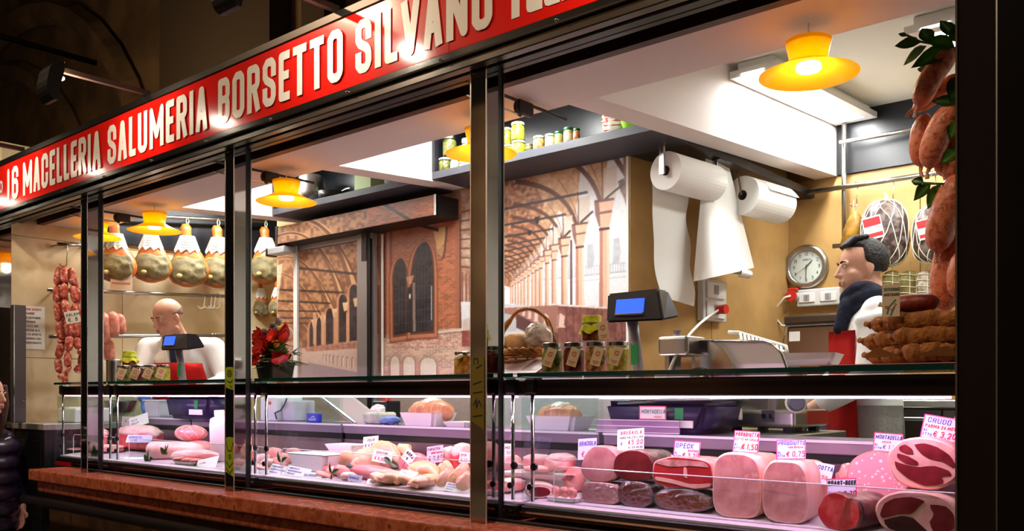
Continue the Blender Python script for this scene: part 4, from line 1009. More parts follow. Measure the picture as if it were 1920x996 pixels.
# steel pots on the other shelf
k = mpp(584, 1.2); c = at(584, 375, 1.2)
t = thing('steel_pot', 'tall upturned steel pot on the black shelf behind the orange lamp', 'pot', (c.x, 1.2, SZ1+.001))
obj('body', lathe(B(), [(.085, 0), (.082, .10), (.075, .16), (.06, .176), (0, .178)], 24), M_steel, t, True)
obj('rim', lathe(B(), [(.085, .0), (.09, .002), (.09, .008), (.084, .01)], 24, None, False, False), M_chrome, t)
c = at(622, 362, 1.2)
t = thing('steel_pan', 'low dark steel pan beside the tall pot on the shelf', 'pan', (c.x, 1.2, SZ1+.001))
obj('body', lathe(B(), [(.05, 0), (.075, .012), (.078, .05), (.074, .05), (.07, .014), (0, .01)], 24), M_dsteel, t, True)
obj('handle', tube(B(), [(.07, 0, .04), (.13, 0, .05), (.16, 0, .05)], .006, 6), M_chrome, t)
c = at(690, 333, 1.24)
t = thing('green_box', 'pale green box at the right end of the pot shelf', 'box', (c.x, 1.25, SZ1+.001))
obj('carton', box(B(), -.07, .07, -.05, .05, 0, .16, bev=.002), mat('pale_green', (196, 220, 160), .6), t); obj('lid', box(B(), -.072, .072, -.052, .052, .16, .175, bev=.002), mat('pale_green_lid', (206, 228, 176), .6), t)
# ================================================================== right back wall: rails, netted hams, salami, clock, sockets
YW = YB-.07
def rail_pts(p, q, r, lab, name='wall_rail'): return rail(name, p, q, r, lab)
p = at(1583, 232, YW); q = at(1583, 470, YW)
rail('wall_rail', p, q, .013, 'vertical steel upright on the wall right of the beam')
rail('wall_rail', at(1574, 267, YW-.025), at(1800, 228, YW-.025), .011, 'upper steel rail across the black board on the back wall')
rail('wall_rail', at(1514, 361, YW-.03), at(1800, 318, YW-.03), .013, 'steel rail on the tan wall carrying the netted hams')
rail('wall_rail', at(1562, 462, YW-.03), at(1800, 440, YW-.03), .012, 'lower steel rail behind the netted hams')
M_dark = mat('netted_meat', (52, 34, 32), .4, c2=(120, 102, 94), c3=(74, 46, 40), scale=26, detail=6, lo=.45, hi=.62, bump=.5, bscale=24)
M_net = mat('white_net', (236, 226, 196), .7)
def netted_ham(u0, u1, v0, v1, lab, Y):
    c = at((u0+u1)/2, (v0+v1)/2, Y); k = mpp((u0+u1)/2, Y); rx = (u1-u0)/2*k; rz = (v1-v0)/2*k
    t = thing('netted_ham', lab, 'ham', (c.x, Y, c.z-rz), (0, 0, math.radians(18)), 'netted hams on the back wall'); ry = rx*.7
    def R(th, ph): # superellipsoid surface
        e = .72; cs = lambda a: math.copysign(abs(math.cos(a))**e, math.cos(a)); sn = lambda a: math.copysign(abs(math.sin(a))**e, math.sin(a))
        wz = 1-.10*math.sin(ph)
        return Vector((rx*cs(ph)*cs(th)*wz, ry*cs(ph)*sn(th)*wz, rz+rz*sn(ph)))
    bm = B(); g = [[bm.verts.new(R(2*PI*i/32, -PI/2+PI*j/20)) for i in range(32)] for j in range(1, 20)]
    for a, b in zip(g, g[1:]):
        for i in range(32): bm.faces.new((a[i], a[(i+1) % 32], b[(i+1) % 32], b[i]))
    bm.faces.new(g[0][::-1]); bm.faces.new(g[-1]); obj('meat', bm, M_dark, t, True)
    bm = B(); N = 11
    for i in range(N):
        for s in (1, -1):
            pts = [R(2*PI*i/N+s*1.5*(j/16), -PI/2+PI*(.04+.92*j/16)) for j in range(17)]
            cc = Vector((0, 0, rz)); pts = [cc+(q-cc)*1.012 for q in pts]; tube(bm, pts, .0022, 4)
    obj('net', bm, M_net, t)
    obj('knot', tube(B(), [(0, 0, 2*rz-.008), (.008, 0, 2*rz+.02), (-.004, 0, 2*rz+.04)], [.012, .007, .004], 6), M_net, t)
    # label
    for dz, m_, nm in ((.02, M_paper, 'label'),):
        bm = B(); box(bm, -rx*.5, rx*.28, -.0008, .0008, rz*.82, rz*1.5); l = obj(nm, bm, m_, t); l.location = (0, -ry*1.03, 0); l.rotation_euler = (0, -.22, 0)
        bm = B(); box(bm, -rx*.46, rx*.24, -.0022, -.0009, rz*1.22, rz*1.46); box(bm, -rx*.46, rx*.24, -.0022, -.0009, rz*.88, rz*1.0); obj('red_band', bm, mat('label_red', (196, 40, 44), .5), l)
    return c, rz
netted_ham(1617, 1701, 376, 500, 'big dark ham in white string net behind the young man', YW-.13)
netted_ham(1714, 1800, 384, 494, 'dark netted ham on the right, partly behind the hanging sausages', YW-.13)
for u, v, lab in ((1604, 346, 'wire hook holding the dried yellow meat'), (1672, 336, 'wire hook holding the big netted ham'), (1750, 330, 'wire hook holding the right netted ham')):
    s_hook('meat_hook', at(u, v, YW-.03), lab, .10, .003, 'wire hooks on the back wall rail')
c = at(1600, 462, YW-.06)
t = thing('dried_meat', 'flat dried yellow brown cured cheek hanging on a hook', 'cured meat', c, (0, 0, math.radians(20)))
bm = B(); kk = mpp(1600, YW)
prism(bm, [(x*kk, z*kk) for x, z in ((-24, -2), (16, 0), (18, 30), (14, 55), (4, 68), (-4, 60), (-16, 36))], 'y', -.02, .02); bmesh.ops.bevel(bm, geom=bm.edges[:], offset=.008, segments=2, affect='EDGES')
obj('meat', bm, mat('dried_yellow', (170, 124, 40), .5, c2=(110, 78, 26), c3=(196, 150, 70), scale=18, detail=6, bump=.4), t, True)
obj('string', tube(B(), [(0, 0, 66*kk), (.002, 0, 86*kk)], .002, 5), M_string, t)
M_sal = mat('salami_skin', (122, 106, 84), .7, c2=(178, 168, 150), c3=(96, 80, 62), scale=30, detail=6, bump=.3); M_sal2 = mat('salami_dark', (96, 84, 40), .7, c2=(140, 126, 74), scale=20, detail=6, bump=.3)
for i, (u, v0, v1, w_, m_, lab) in enumerate(((1672, 508, 572, 34, M_sal2, 'netted brown salami directly right of the man with the scarf'), (1704, 508, 562, 33, M_sal2, 'greenish salami tied with string under the netted hams'), (1737, 508, 560, 34, M_sal, 'pale floury salami tied with string under the netted hams'), (1767, 508, 558, 26, M_sal, 'pale salami half hidden by the hanging sausages'))):
    Ys = YW-.10; a = at(u, v0, Ys); b = at(u, v1, Ys); r = w_/2*mpp(u, Ys); L = a.z-b.z
    t = thing('salami', lab, 'salami', (b.x, Ys, b.z), group='salami under the netted hams')
    obj('body', tube(B(), [(0, 0, L*f) for f in (0, .04, .15, .5, .85, .96, 1)], [r*.3, r*.7, r*.97, r, r*.95, r*.65, r*.25], 14), m_, t, True)
    bm = B()
    for z in (.2, .42, .64, .84): tube(bm, [(r*1.03*math.cos(2*PI*k/12), r*1.03*math.sin(2*PI*k/12), L*z+.004*math.sin(k)) for k in range(12)], .0018, 4, closed=True)
    for k in range(4): tube(bm, [(r*1.03*math.cos(k*PI/2+.4), r*1.03*math.sin(k*PI/2+.4), L*z) for z in (.06, .5, .94)], .0018, 4)
    obj('string', bm, M_string, t)
    obj('loop', tube(B(), [(0, 0, L), (.004, 0, L+.03), (0, .03, L+.05)], .002, 5), M_string, t)
# clock
c = at(1510, 500, YB-.03); R = 41*mpp(1510, YB-.03)*1.02
t = thing('wall_clock', 'round silver framed wall clock with white dial on tan wall', 'clock', (c.x, YB-.001, c.z))
MT = Matrix.Rotation(PI/2, 4, 'X')
obj('frame', lathe(B(), [(R*.98, 0), (R, .012), (R*.97, .03), (R*.80, .034), (R*.74, .022), (R*.74, .016)], 40, MT, True, False), M_steel, t, True)
obj('dial', lathe(B(), [(R*.745, .014), (0, .0141)], 40, MT, False), mat('clock_dial', (238, 238, 240), .5), t)
bm = B()
for n_ in range(1, 13):
    a = PI/2-n_*PI/6; Hh = R*.15; ps, L = word_paths(str(n_), Hh, Hh*.55, Hh*.06, Hh*.16)
    strokes(bm, [[(x-L/2+R*.58*math.cos(a), z-Hh/2+R*.58*math.sin(a)) for x, z in P] for P in ps], Hh*.07, Matrix.Translation((0, -.0155, 0)))
for k in range(60):
    a = 2*PI*k/60; strokes(bm, [[(R*.70*math.cos(a), R*.70*math.sin(a)), (R*.72*math.cos(a), R*.72*math.sin(a))]], R*.006, Matrix.Translation((0, -.0155, 0)))
obj('numerals', bm, mat('numeral_grey', (70, 72, 86), .5), t)
bm = B(); ps, L = word_paths('KRISTY', R*.09, R*.05, R*.006, R*.02, .2); strokes(bm, [[(x-L/2+R*.02, z+R*.27) for x, z in P] for P in ps], R*.007, Matrix.Translation((0, -.0155, 0))); obj('dial_print', bm, M_inkb, t)
def hand(ang, L, w_, y):
    a = math.radians(90-ang); bm = B(); d = Vector((math.cos(a), 0, math.sin(a))); n_ = Vector((-d.z, 0, d.x))
    pts = [(-d*L*.15-n_*w_), (d*L-n_*w_*.5), (d*L+n_*w_*.5), (-d*L*.15+n_*w_)]
    f = [bm.verts.new(p+Vector((0, y, 0))) for p in pts]; g2 = [bm.verts.new(p+Vector((0, y-.001, 0))) for p in pts]
    bm.faces.new(f); bm.faces.new(g2[::-1])
    for i in range(4): bm.faces.new((f[i], f[(i+1) % 4], g2[(i+1) % 4], g2[i]))
    bmesh.ops.recalc_face_normals(bm, faces=bm.faces); obj('hand', bm, mat('clock_hand', (130, 126, 120), .4, .3), t)
hand(182, R*.62, R*.028, -.017); hand(45, R*.40, R*.035, -.019); hand(237, R*.62, R*.012, -.021)
obj('glass', lathe(B(), [(R*.745, .026), (0, .0265)], 40, MT, False), M_jarg, t)
# sockets
M_plas = mat('socket_plastic', (206, 206, 202), .4); M_plast2 = mat('socket_inset', (226, 226, 222), .4); M_plug = mat('red_plug', (206, 44, 28), .4)
def socket_box(x0, x1, z0, z1, Y, lab, n, vertical, dark=0):
    t = thing('socket_box', lab, 'socket', ((x0+x1)/2, Y, z0))
    part('case', box(B(), x0, x1, Y-.045, Y-.001, z0, z1, bev=.006, seg=2), M_plas, t)
    for k in range(n):
        if vertical: a0, a1, b0, b1 = x0+.02, x1-.02, lerp(z0, z1, k/n)+.02, lerp(z0, z1, (k+1)/n)-.02
        else: a0, a1, b0, b1 = lerp(x0, x1, k/n)+.014, lerp(x0, x1, (k+1)/n)-.014, z0+.02, z1-.02
        pl_ = part('cover', box(B(), a0, a1, Y-.053, Y-.046, b0, b1, bev=.003), M_plast2, t)
        xm, zm = (a0+a1)/2, (b0+b1)/2; s = min(a1-a0, b1-b0)*.3
        pn = obj('socket_face', box(B(), xm-s, xm+s, Y-.056, Y-.0535, zm-s, zm+s), mat('socket_dark', (150, 150, 148), .4), pl_); pn.matrix_parent_inverse = Matrix.Identity(4); pn.location = -Vector(t.location)
        bm = B()
        for q in (-.5, 0, .5): lathe(bm, [(0, 0), (s*.13, 0), (s*.13, .001), (0, .001)], 8, TRS((xm, Y-.0565, zm+q*s), (PI/2, 0, 0)))
        ph = obj('pin_holes', bm, M_black, pl_); ph.matrix_parent_inverse = Matrix.Identity(4); ph.location = -Vector(t.location)
    return t
a = at(1500, 577, YB); b = at(1580, 539, YB)
socket_box(a.x, b.x, a.z, b.z, YB, 'grey twin socket box on the wall under the clock', 2, False)
pc = at(1489, 556, YB-.06)
t = thing('power_plug', 'red and grey plug with white cable below the clock', 'plug', pc)
obj('body', lathe(B(), [(0, 0), (.022, 0), (.024, .05), (.02, .06), (0, .06)], 14, TRS((0, .03, 0), (PI/2, 0, 0))), M_plas, t); obj('collar', lathe(B(), [(.02, 0), (.03, 0), (.03, .015), (.02, .015)], 14, TRS((0, -.03, 0), (PI/2, 0, 0))), M_plug, t)
obj('cap', box(B(), -.03, .02, -.02, .02, .03, .045, bev=.004), M_plug, t)
obj('cable', tube(B(), [(0, -.045, 0), (-.03, -.06, -.01), (-.075, -.06, -.06), (-.085, -.06, -.11), (-.05, -.05, -.16), (.03, -.02, -.17)], .006, 8), M_hookw, t, True)
# flank socket on the tan board behind the paper
def flank(u):   # point on the flank plane at pixel column u -> Y
    lo, hi = YM, YB
    for _ in range(40):
        m = (lo+hi)/2; x = lerp(-2.208, -2.06, (m-YM)/(YB-YM)); uu = proj(x, m, 2)[0]
        if uu < u: lo = m
        else: hi = m
    return lo
fy0, fy1 = flank(1302), flank(1346)
def fx(y): return lerp(-2.208, -2.06, (y-YM)/(YB-YM))+.012
ym = (fy0+fy1)/2; z0 = at(1320, 604, ym).z; z1 = at(1320, 527, ym).z
t = thing('socket_box', 'grey vertical socket box on the tan flank under the hanging paper', 'socket', (fx(ym), ym, z0), (0, 0, PI/2-math.atan2(.148, 1.377)))
wd = (fy1-fy0); hh = z1-z0
obj('case', box(B(), -wd/2, wd/2, -.04, -.001, 0, hh, bev=.006, seg=2), M_plas, t)
for k in (0, 1):
    cv = obj('cover', box(B(), -wd/2+.02, wd/2-.03, -.05, -.041, hh*(.06+.48*k), hh*(.46+.48*k), bev=.003), M_plast2, t)
    obj('socket_face', box(B(), -.025, .012, -.053, -.0505, hh*(.16+.48*k), hh*(.38+.48*k)), mat('socket_dark', (150, 150, 148), .4), cv)
obj('plug', lathe(B(), [(0, 0), (.02, 0), (.024, .05), (0, .05)], 14, TRS((-.0, -.053, hh*.27), (PI/2, 0, 0))), M_plug, t)
# ================================================================== paper rolls by the tan flank
M_roll = mat('paper_roll', (236, 234, 228), .85); M_card = mat('roll_core', (120, 112, 102), .8)
FA = math.atan2(.148, 1.377)          # the flank leans a little from the depth axis
def paper_roll(u0, u1, v, rpx, off, lab):
    X = -2.13+off
    a = atx(u0, v, X); Ln = abs(atx(u1, v, X).y-a.y); r = rpx*dep(u0, a.y-CY)/FPX
    t = thing('paper_roll', lab, 'paper roll', a, (0, 0, -FA), 'white paper rolls under the black ledge')
    M = Matrix.Rotation(-PI/2, 4, 'X')
    obj('roll', lathe(B(), [(r*.26, 0), (r, 0), (r, Ln), (r*.26, Ln)], 36, M, False, False), M_roll, t)
    obj('core', lathe(B(), [(r*.26, 0), (r*.26, Ln)], 20, M, False, False), M_card, t)
    return t, a, r, Ln
t1, c1, r1, L1 = paper_roll(1248, 1322, 320, 36, .16, 'white paper roll on a steel bracket with a long sheet hanging')
obj('bracket', box(B(), -.012, .012, -.03, -.02, -.02, max(.05, 2.572-c1.z)), M_chrome, t1); obj('axle', tube(B(), [(0, -.03, 0), (0, L1+.02, 0)], .009, 10), M_steel, t1)
obj('far_bracket', box(B(), -.012, .012, L1+.02, L1+.026, -.02, max(.05, 2.572-c1.z)), M_chrome, t1)
def sheet(fn, nu, nv, thick=.0015):
    bm = B(); g = [[bm.verts.new(fn(i/nu, j/nv)) for i in range(nu+1)] for j in range(nv+1)]
    for j in range(nv):
        for i in range(nu): bm.faces.new((g[j][i], g[j][i+1], g[j+1][i+1], g[j+1][i]))
    return bm
zb = at(1255, 553, c1.y).z-c1.z
obj('hanging_sheet', sheet(lambda a, b: Vector((-r1+.004+.012*math.sin(b*7+a*3)*b*(1-a*.5), .004+(L1*.75)*a+.06*b*b+(.012*math.sin(b*16) if a > .5 else .004*math.sin(b*14)), lerp(0, zb-.02*a, b))), 10, 26), M_roll, t1, True)
t3, c3, r3, L3 = paper_roll(1392, 1450, 366, 36, .20, 'white paper roll hung on brown strings near the wall corner')
obj('string', tube(B(), [(0, -.01, 0), (-.02, -.005, .10), (-.03, 0, 2.572-c3.z)], .004, 6), mat('brown_string', (110, 84, 52), .8), t3)
obj('string', tube(B(), [(0, L3+.01, 0), (-.01, L3+.005, .10), (-.02, L3, 2.572-c3.z)], .004, 6), mat('brown_string', (110, 84, 52), .8), t3)
obj('loose_end', sheet(lambda a, b: Vector((math.sin(.2+b*1.1)*r3*1.015+.03*max(0, b-.7), L3*(.25+.78*a), math.cos(.2+b*1.1)*r3*1.015)), 6, 8), M_roll, t3, True)
# big curled sheet between the rolls
Xb = -1.93; ta = atx(1345, 292, Xb); z_top, z_bot = 2.57, at(1350, 530, ta.y).z
t = thing('paper_sheet', 'large curled white paper sheet hanging between the two paper rolls', 'paper', (Xb, ta.y, z_bot))
def big(a, b):
    # b 0 top .. 1 bottom; a along the depth
    y0 = lerp(atx(1338, 300, Xb).y, atx(1298, 520, Xb).y, b); y1 = lerp(atx(1366, 300, Xb).y, atx(1412, 520, Xb).y, b)
    ang = lerp(-1.2, 1.35+.5*b, a); w_ = (y1-y0)
    y = y0+w_*(.5+.5*math.sin(ang*.9)/math.sin(1.3)); x = .03+.12*b*(math.cos(ang)) - .02
    z = lerp(z_top, z_bot, b)+.05*a*b*b-.02*(1-a)*b
    u = lerp(lerp(1324, 1300, b**.8), lerp(1362, 1414, b), a); v = lerp(292, 528-6*math.sin(PI*a)-26*a*a, b)
    p = atx(u, v, Xb-.03+.10*b*math.sin(PI*min(1, a*1.1)))
    return Vector((p.x, p.y-ta.y, p.z-z_bot))-Vector((Xb, 0, 0))
obj('sheet', sheet(big, 18, 22), M_roll, t, True)
def roll_curl(a, b):
    th = -1.6+5.2*b; p = big(.72+.28*a if False else 1.0, 1.0)
    y0 = atx(1382, 520, Xb).y-ta.y; y1 = atx(1416, 520, Xb).y-ta.y
    p = atx(1396, 512, Xb); return Vector((-.01+.03*math.cos(th)*(1-.25*b), p.y-ta.y+lerp(-.06, .05, a), p.z-z_bot+.0+.022*math.sin(th)*(1-.25*b)))
obj('curl', sheet(roll_curl, 6, 14), M_roll, t, True)
obj('clip', box(B(), -.01, .03, -.03, .03, z_top-z_bot-.006, 2.5715-z_bot+.0), M_dsteel, t)
# ================================================================== preserves, basket, flowers, scales and slicer
M_kraft = mat('kraft_tag', (206, 186, 150), .7); M_logo = mat('logo_red', (206, 84, 50), .6)
M_ycloth = mat('yellow_cloth', (206, 206, 56), .8, c2=(176, 176, 30), scale=60); M_honey = fill_mat('honey_fill', (110, 44, 10), (170, 84, 22)); M_dkred = fill_mat('dark_red_fill', (70, 18, 14), (120, 40, 24)); M_mush = fill_mat('mushroom_fill', (110, 62, 24), (214, 150, 84)); M_fruit = fill_mat('fruit_fill', (180, 104, 24), (226, 170, 70)); M_grn = fill_mat('green_fill', (70, 78, 20), (140, 136, 40)); M_yel = fill_mat('yellow_fill', (170, 160, 30), (214, 200, 70))
def swirl_tag(t, x, y, z, w_, h_, roll, two=True):
    c = obj('tag', box(B(), -w_/2, w_/2, -.001, .001, -h_, 0, bev=.0006), M_kraft, t); c.location = (x, y, z); c.rotation_euler = (-.12, roll, 0)
    pts = [(w_*.26*(1-.55*k/14)*math.cos(.9+k*.42), -h_*.36+w_*.26*(1-.55*k/14)*math.sin(.9+k*.42)) for k in range(15)]
    obj('logo', strokes(B(), [pts], w_*.045, Matrix.Translation((0, -.0018, 0))), M_logo, c)
    obj('words', strokes(B(), [[(-w_*.3, -h_*.76), (w_*.3, -h_*.76)], [(-w_*.2, -h_*.86), (w_*.2, -h_*.86)]], h_*.018, Matrix.Translation((0, -.0018, 0))), M_logo, c)
    return c
def cloth_cap(t, r, h0, h1):
    bm = B(); rings = []
    for (q, z, wv) in ((r*1.22, h0-.028, .25), (r*1.0, h0-.004, .08), (r*.93, h0, .02), (r*.95, h1-.004, .01), (r*.88, h1, 0)):
        rings.append([bm.verts.new((q*(1+wv*.5*math.sin(5*2*PI*k/30))*math.cos(2*PI*k/30), q*(1+wv*.5*math.sin(5*2*PI*k/30))*math.sin(2*PI*k/30), z+r*wv*.8*math.sin(5*2*PI*k/30+1))) for k in range(30)])
    for a, b in zip(rings, rings[1:]):
        for k in range(30): bm.faces.new((a[k], a[(k+1) % 30], b[(k+1) % 30], b[k]))
    bm.faces.new(rings[-1]); obj('cloth_cap', bm, M_ycloth, t, True)
    obj('band', tube(B(), [(r*.97*math.cos(2*PI*k/20), r*.97*math.sin(2*PI*k/20), h0) for k in range(20)], .0025, 5, closed=True), mat('elastic_green', (120, 150, 40), .6), t)
YT = .215
zt_ = GT+.0006
for i, (u, f, lab, dx) in enumerate(((1035, M_grn, 'tagged jar of green olives beside the basket', .006), (1076, M_dkred, 'tagged jar of dark red preserve, second in the row of four', .01), (1118, M_mush, 'tagged jar of brown mushrooms under the honey jar', .012), (1160, M_yel, 'tagged jar of yellow green peppers next to the scale pole', .002))):
    c = at(u, 697, YT); k = mpp(u, YT); r = 19.6*k; h = 57*k
    j = jar((c.x, YT, zt_), r, h, f, M_lids, lab, label_part=False, grp='tagged jars in front of the mural', yaw=33)
    swirl_tag(j, dx, -r-.006, h*.80, r*.95, h*.62, (.35, .3, .28, .35)[i])
c = at(1108, 640, YT); k = mpp(1108, YT)
j = jar((c.x, YT+.005, zt_+57*k+.002), 19*k, 48*k, M_honey, M_ycloth, 'honey coloured jar with yellow cloth cap standing on the tagged jars', label_part=False, yaw=33)
cloth_cap(j, 19*k, 34*k, 49*k); swirl_tag(j, 20*k, -19*k, 36*k, 20*k, 34*k, -.12)
c = at(868, 700, .24); k = mpp(868, .24)
j = jar((c.x, .24, zt_), 17*k, 44*k, M_fruit, M_lids, 'jar of orange fruit with a ribbon left of the thick chrome post', label_part=False)
for s in (-1, 1): obj('ribbon', blob(B(), TRS((s*12*k, -17*k, 34*k), (0, s*.6, 0), (9*k, 5*k, 4*k)), 2), mat('ribbon_cream', (214, 196, 150), .6), j, True)
for i, (u, f, lab) in enumerate(((232, M_grn, 'first tagged jar on the left case, dark green fill'), (258, M_dkred, 'second tagged jar on the left case, red fill'), (282, M_grn, 'third tagged jar on the left case, olive fill'), (306, M_yel, 'fourth tagged jar on the left case, yellow green fill'))):
    Yl = .26; c = at(u, 712, Yl); k = mpp(u, Yl)
    j = jar((c.x, Yl, zt_), 12.5*k, 31*k, f, M_lids, lab, label_part=False, grp='tagged jars on the left case', yaw=55)
    swirl_tag(j, .004, -12.5*k-.006, 24*k, 15*k, 20*k, .4)
c = at(213, 712, .30); k = mpp(213, .30)
t = thing('steel_canister', 'tall grey steel canister beside the tagged jars on the left', 'canister', (c.x, .30, zt_))
obj('body', lathe(B(), [(13*k, 0), (13*k, 42*k), (12*k, 43*k), (0, 43*k)], 24), M_steel, t); obj('rim', lathe(B(), [(13*k, 40*k), (13.6*k, 41*k), (13*k, 42*k)], 24, None, False, False), M_chrome, t)
j = jar((c.x-.02, .40, zt_), 13*k, 60*k, M_honey, M_ycloth, 'tall jar with yellow cloth cap behind the steel canister', label_part=False)
cloth_cap(j, 13*k, 49*k, 58*k)
# wicker basket
YBk = .33; c = at(990, 690, YBk); k = mpp(990, YBk); M_wick = mat('wicker', (186, 120, 46), .5, c2=(150, 88, 28), scale=50)
t = thing('wicker_basket', 'round wicker basket with tall handle holding packets beside the post', 'basket', (c.x-.0, YBk, zt_))
R = 54*k
for z_, f in ((.008, .74), (.02, .80), (.033, .85), (.046, .90), (.058, .95), (.068, .98)):
    for ph in (0, PI/14):
        obj('cane', tube(B(), [((R*f+.004*math.sin(14*a+ph*14))*math.cos(a), (R*f+.004*math.sin(14*a+ph*14))*math.sin(a), z_) for a in [2*PI*q/56 for q in range(56)]], .0042, 5, closed=True), M_wick, t, True)
obj('rim', (lambda bm: [tube(bm, [(R*(1+.03*math.sin(12*a+s))*math.cos(a), R*(1+.03*math.sin(12*a+s))*math.sin(a), .078+.006*math.cos(12*a+s)) for a in [2*PI*q/72 for q in range(72)]], .006, 6, closed=True) for s in (0, PI)] and bm)(B()), M_wick, t, True)
obj('base', lathe(B(), [(0, .002), (R*.74, .002), (R*.74, .008), (0, .008)], 28), M_wick, t)
for q in range(14):
    a = 2*PI*q/14; obj('stake', tube(B(), [(R*.76*math.cos(a), R*.76*math.sin(a), .004), (R*1.0*math.cos(a), R*1.0*math.sin(a), .08)], .0035, 5), M_wick, t)
H_ = (690-566)*k
for s in (-1, 1):
    pts = [((R*.98+.003*s)*math.cos(a)*.98, .006*math.sin(9*a+s), .078+(H_-.078)*math.sin(a)) for a in [PI*q/30 for q in range(31)]]
    pts = [(x*math.cos(.6), y+x*math.sin(.6), z) for x, y, z in pts]
    obj('handle', tube(B(), pts, .006, 6), M_wick, t, True)
M_bread = mat('bread_crust', (196, 146, 96), .6, c2=(222, 184, 140), c3=(170, 110, 66), scale=16, bump=.2); M_wrap = mat('clear_wrap', (226, 216, 206), .12, c2=(196, 170, 150), scale=16, bump=.9, bscale=30)
for i, (dx, dy, dz, sx, sy, sz, m_, nm, lab) in enumerate(((-.03, -.02, .108, .055, .04, .036, M_bread, 'cured_roll', 'golden rolled meat packet at the front of the basket'), (.045, .0, .125, .05, .04, .05, M_wrap, 'wrapped_packet', 'shiny plastic wrapped packet standing at the right in the basket'), (.0, .045, .115, .05, .03, .04, M_wrap, 'wrapped_packet', 'plastic wrapped packet at the back of the basket'), (-.075, .03, .10, .03, .03, .035, M_bread, 'cured_roll', 'brown rolled meat packet at the left in the basket'))):
    p = thing(nm, lab, 'packet', (c.x+dx, YBk+dy, zt_+dz-sz), (0, 0, .4)); obj('packet', blob(B(), TRS((0, 0, sz), (0, 0, 0), (sx, sy, sz)), 3, .18 if m_ is M_wrap else .06, 8, i), m_, p, m_ is not M_wrap)
    if m_ is M_bread: obj('cut_end', lathe(B(), [(0, -.001), (sz*.7, 0), (sz*.6, .004), (0, .006)], 16, TRS((-sx*.86, -sy*.3, sz), (0, -PI/2-.2, .4))), mat('roll_cut', (196, 120, 96), .5, c2=(150, 70, 56), scale=40), p)
# leaflet leaning on the basket
c = at(962, 697, .19); t = thing('leaflet', 'printed pinkish leaflet leaning against the wicker basket', 'leaflet', (c.x, .175, zt_), (math.radians(-62), 0, math.radians(-4)))
obj('sheet', box(B(), -.13, .11, -.001, .001, 0, .115), mat('leaflet_paper', (206, 176, 180), .3), t)
bm = B()
for q in range(9): strokes(bm, [[(-.11, .104-q*.011), (.0+.02*math.sin(q*3), .104-q*.011)]], .0011, Matrix.Translation((0, -.0018, 0)))
obj('print', bm, mat('leaflet_ink', (130, 96, 104), .5), t); obj('picture', box(B(), .03, .10, -.0016, -.0011, .02, .10), mat('leaflet_photo', (120, 70, 66), .3, c2=(70, 44, 40), scale=30), t)
# ---- scales
M_scale = mat('scale_black', (24, 22, 32), .35); M_scalep = mat('scale_plum', (46, 36, 76), .35); M_lcd = mat('blue_display', (30, 70, 220), .3, emit=(46, 96, 255), es=1.1); M_gpost = mat('scale_post_grey', (132, 126, 132), .35); M_stick = mat('green_sticker', (20, 130, 70), .5)
def scale(u0, u1, v0, v1, up, vb, Y, lab, ub0, ub1, vbt, yaw, scr):
    c = at((u0+u1)/2, v1, Y); k = mpp((u0+u1)/2, Y)
    t = thing('weighing_scale', lab, 'scale', (at(up, 800, Y).x, Y, 1.3685))
    ox = t.location
    hw, hh = (u1-u0)*k/2*1.04, (v1-v0)*k
    zc = c.z-ox.z
    M = Matrix.Translation((c.x-ox.x, -.02, zc)) @ Matrix.Rotation(yaw, 4, 'Z')
    bm = B(); hexa(bm, [M @ Vector(p) for p in ((-hw*.92, -.06, 0), (hw*.86, -.05, -.0), (hw*.98, .07, .02), (-hw*.8, .07, .02), (-hw*1.0, -.035, hh*.93), (hw*.62, -.03, hh), (hw*.66, .05, hh), (-hw*.8, .05, hh))])
    bmesh.ops.bevel(bm, geom=bm.edges[:], offset=.007, segments=2, affect='EDGES'); h = obj('display_head', bm, M_scale, t)
    x0, x1, z0, z1 = [scr[0]*2*hw-hw, scr[1]*2*hw-hw, scr[2]*hh, scr[3]*hh]
    def fy(z): return -.06+.026*z/(hh*.95)
    bm = B(); hexa(bm, [M @ Vector(p) for p in ((x0, fy(z0)-.003, z0), (x1, fy(z0)-.003, z0), (x1, fy(z0)+.004, z0), (x0, fy(z0)+.004, z0), (x0, fy(z1)-.003, z1), (x1, fy(z1)-.003, z1), (x1, fy(z1)+.004, z1), (x0, fy(z1)+.004, z1))]); obj('screen', bm, M_lcd, h)
    bm = B(); tube(bm, [M @ Vector((lerp(x0, x1, f), fy(z0)-.005-.004*math.sin(PI*f), z0-.004)) for f in [q/8 for q in range(9)]], .003, 5); obj('screen_lip', bm, M_gpost, h)
    obj('pole', tube(B(), [(.0, .02, .0), (-.004, .02, (zc)*.5), (-.012, .012, zc*.8), (-.018, .0, zc+.01)], [.026, .021, .018, .020], 12, True, 1, 1.0), M_gpost, t, True)
    obj('sticker', box(B(), -.022, .008, -.006, -.002, zc*.62, zc*.82, bev=.001), M_stick, t)
    b0, b1 = at(ub0, 790, Y).x-ox.x, at(ub1, 790, Y).x-ox.x; bt = at(up, vbt, Y).z-ox.z
    bm = B(); hexa(bm, [(b0+.03, -.075, .0), (b1-.05, -.075, .0), (b1-.02, .17, .0), (b0+.02, .17, .0), (b0, -.085, bt), (b1, -.085, bt), (b1, .17, bt), (b0, .17, bt)]); bmesh.ops.bevel(bm, geom=bm.edges[:], offset=.02, segments=3, affect='EDGES'); obj('base', bm, M_scalep, t, True)
    obj('weighing_plate', box(B(), b0-.01, b1+.01, -.095, .19, bt+.003, bt+.010, bev=.003), M_steel, t)
    obj('sticker', box(B(), lerp(b0, b1, .70), lerp(b0, b1, .78), -.0865, -.083, bt*.45, bt*.8), M_stick, t); obj('paper_label', box(B(), lerp(b0, b1, .58), lerp(b0, b1, .86), -.0845, -.079, bt*.2, bt*.42), M_paper, t)
    return t
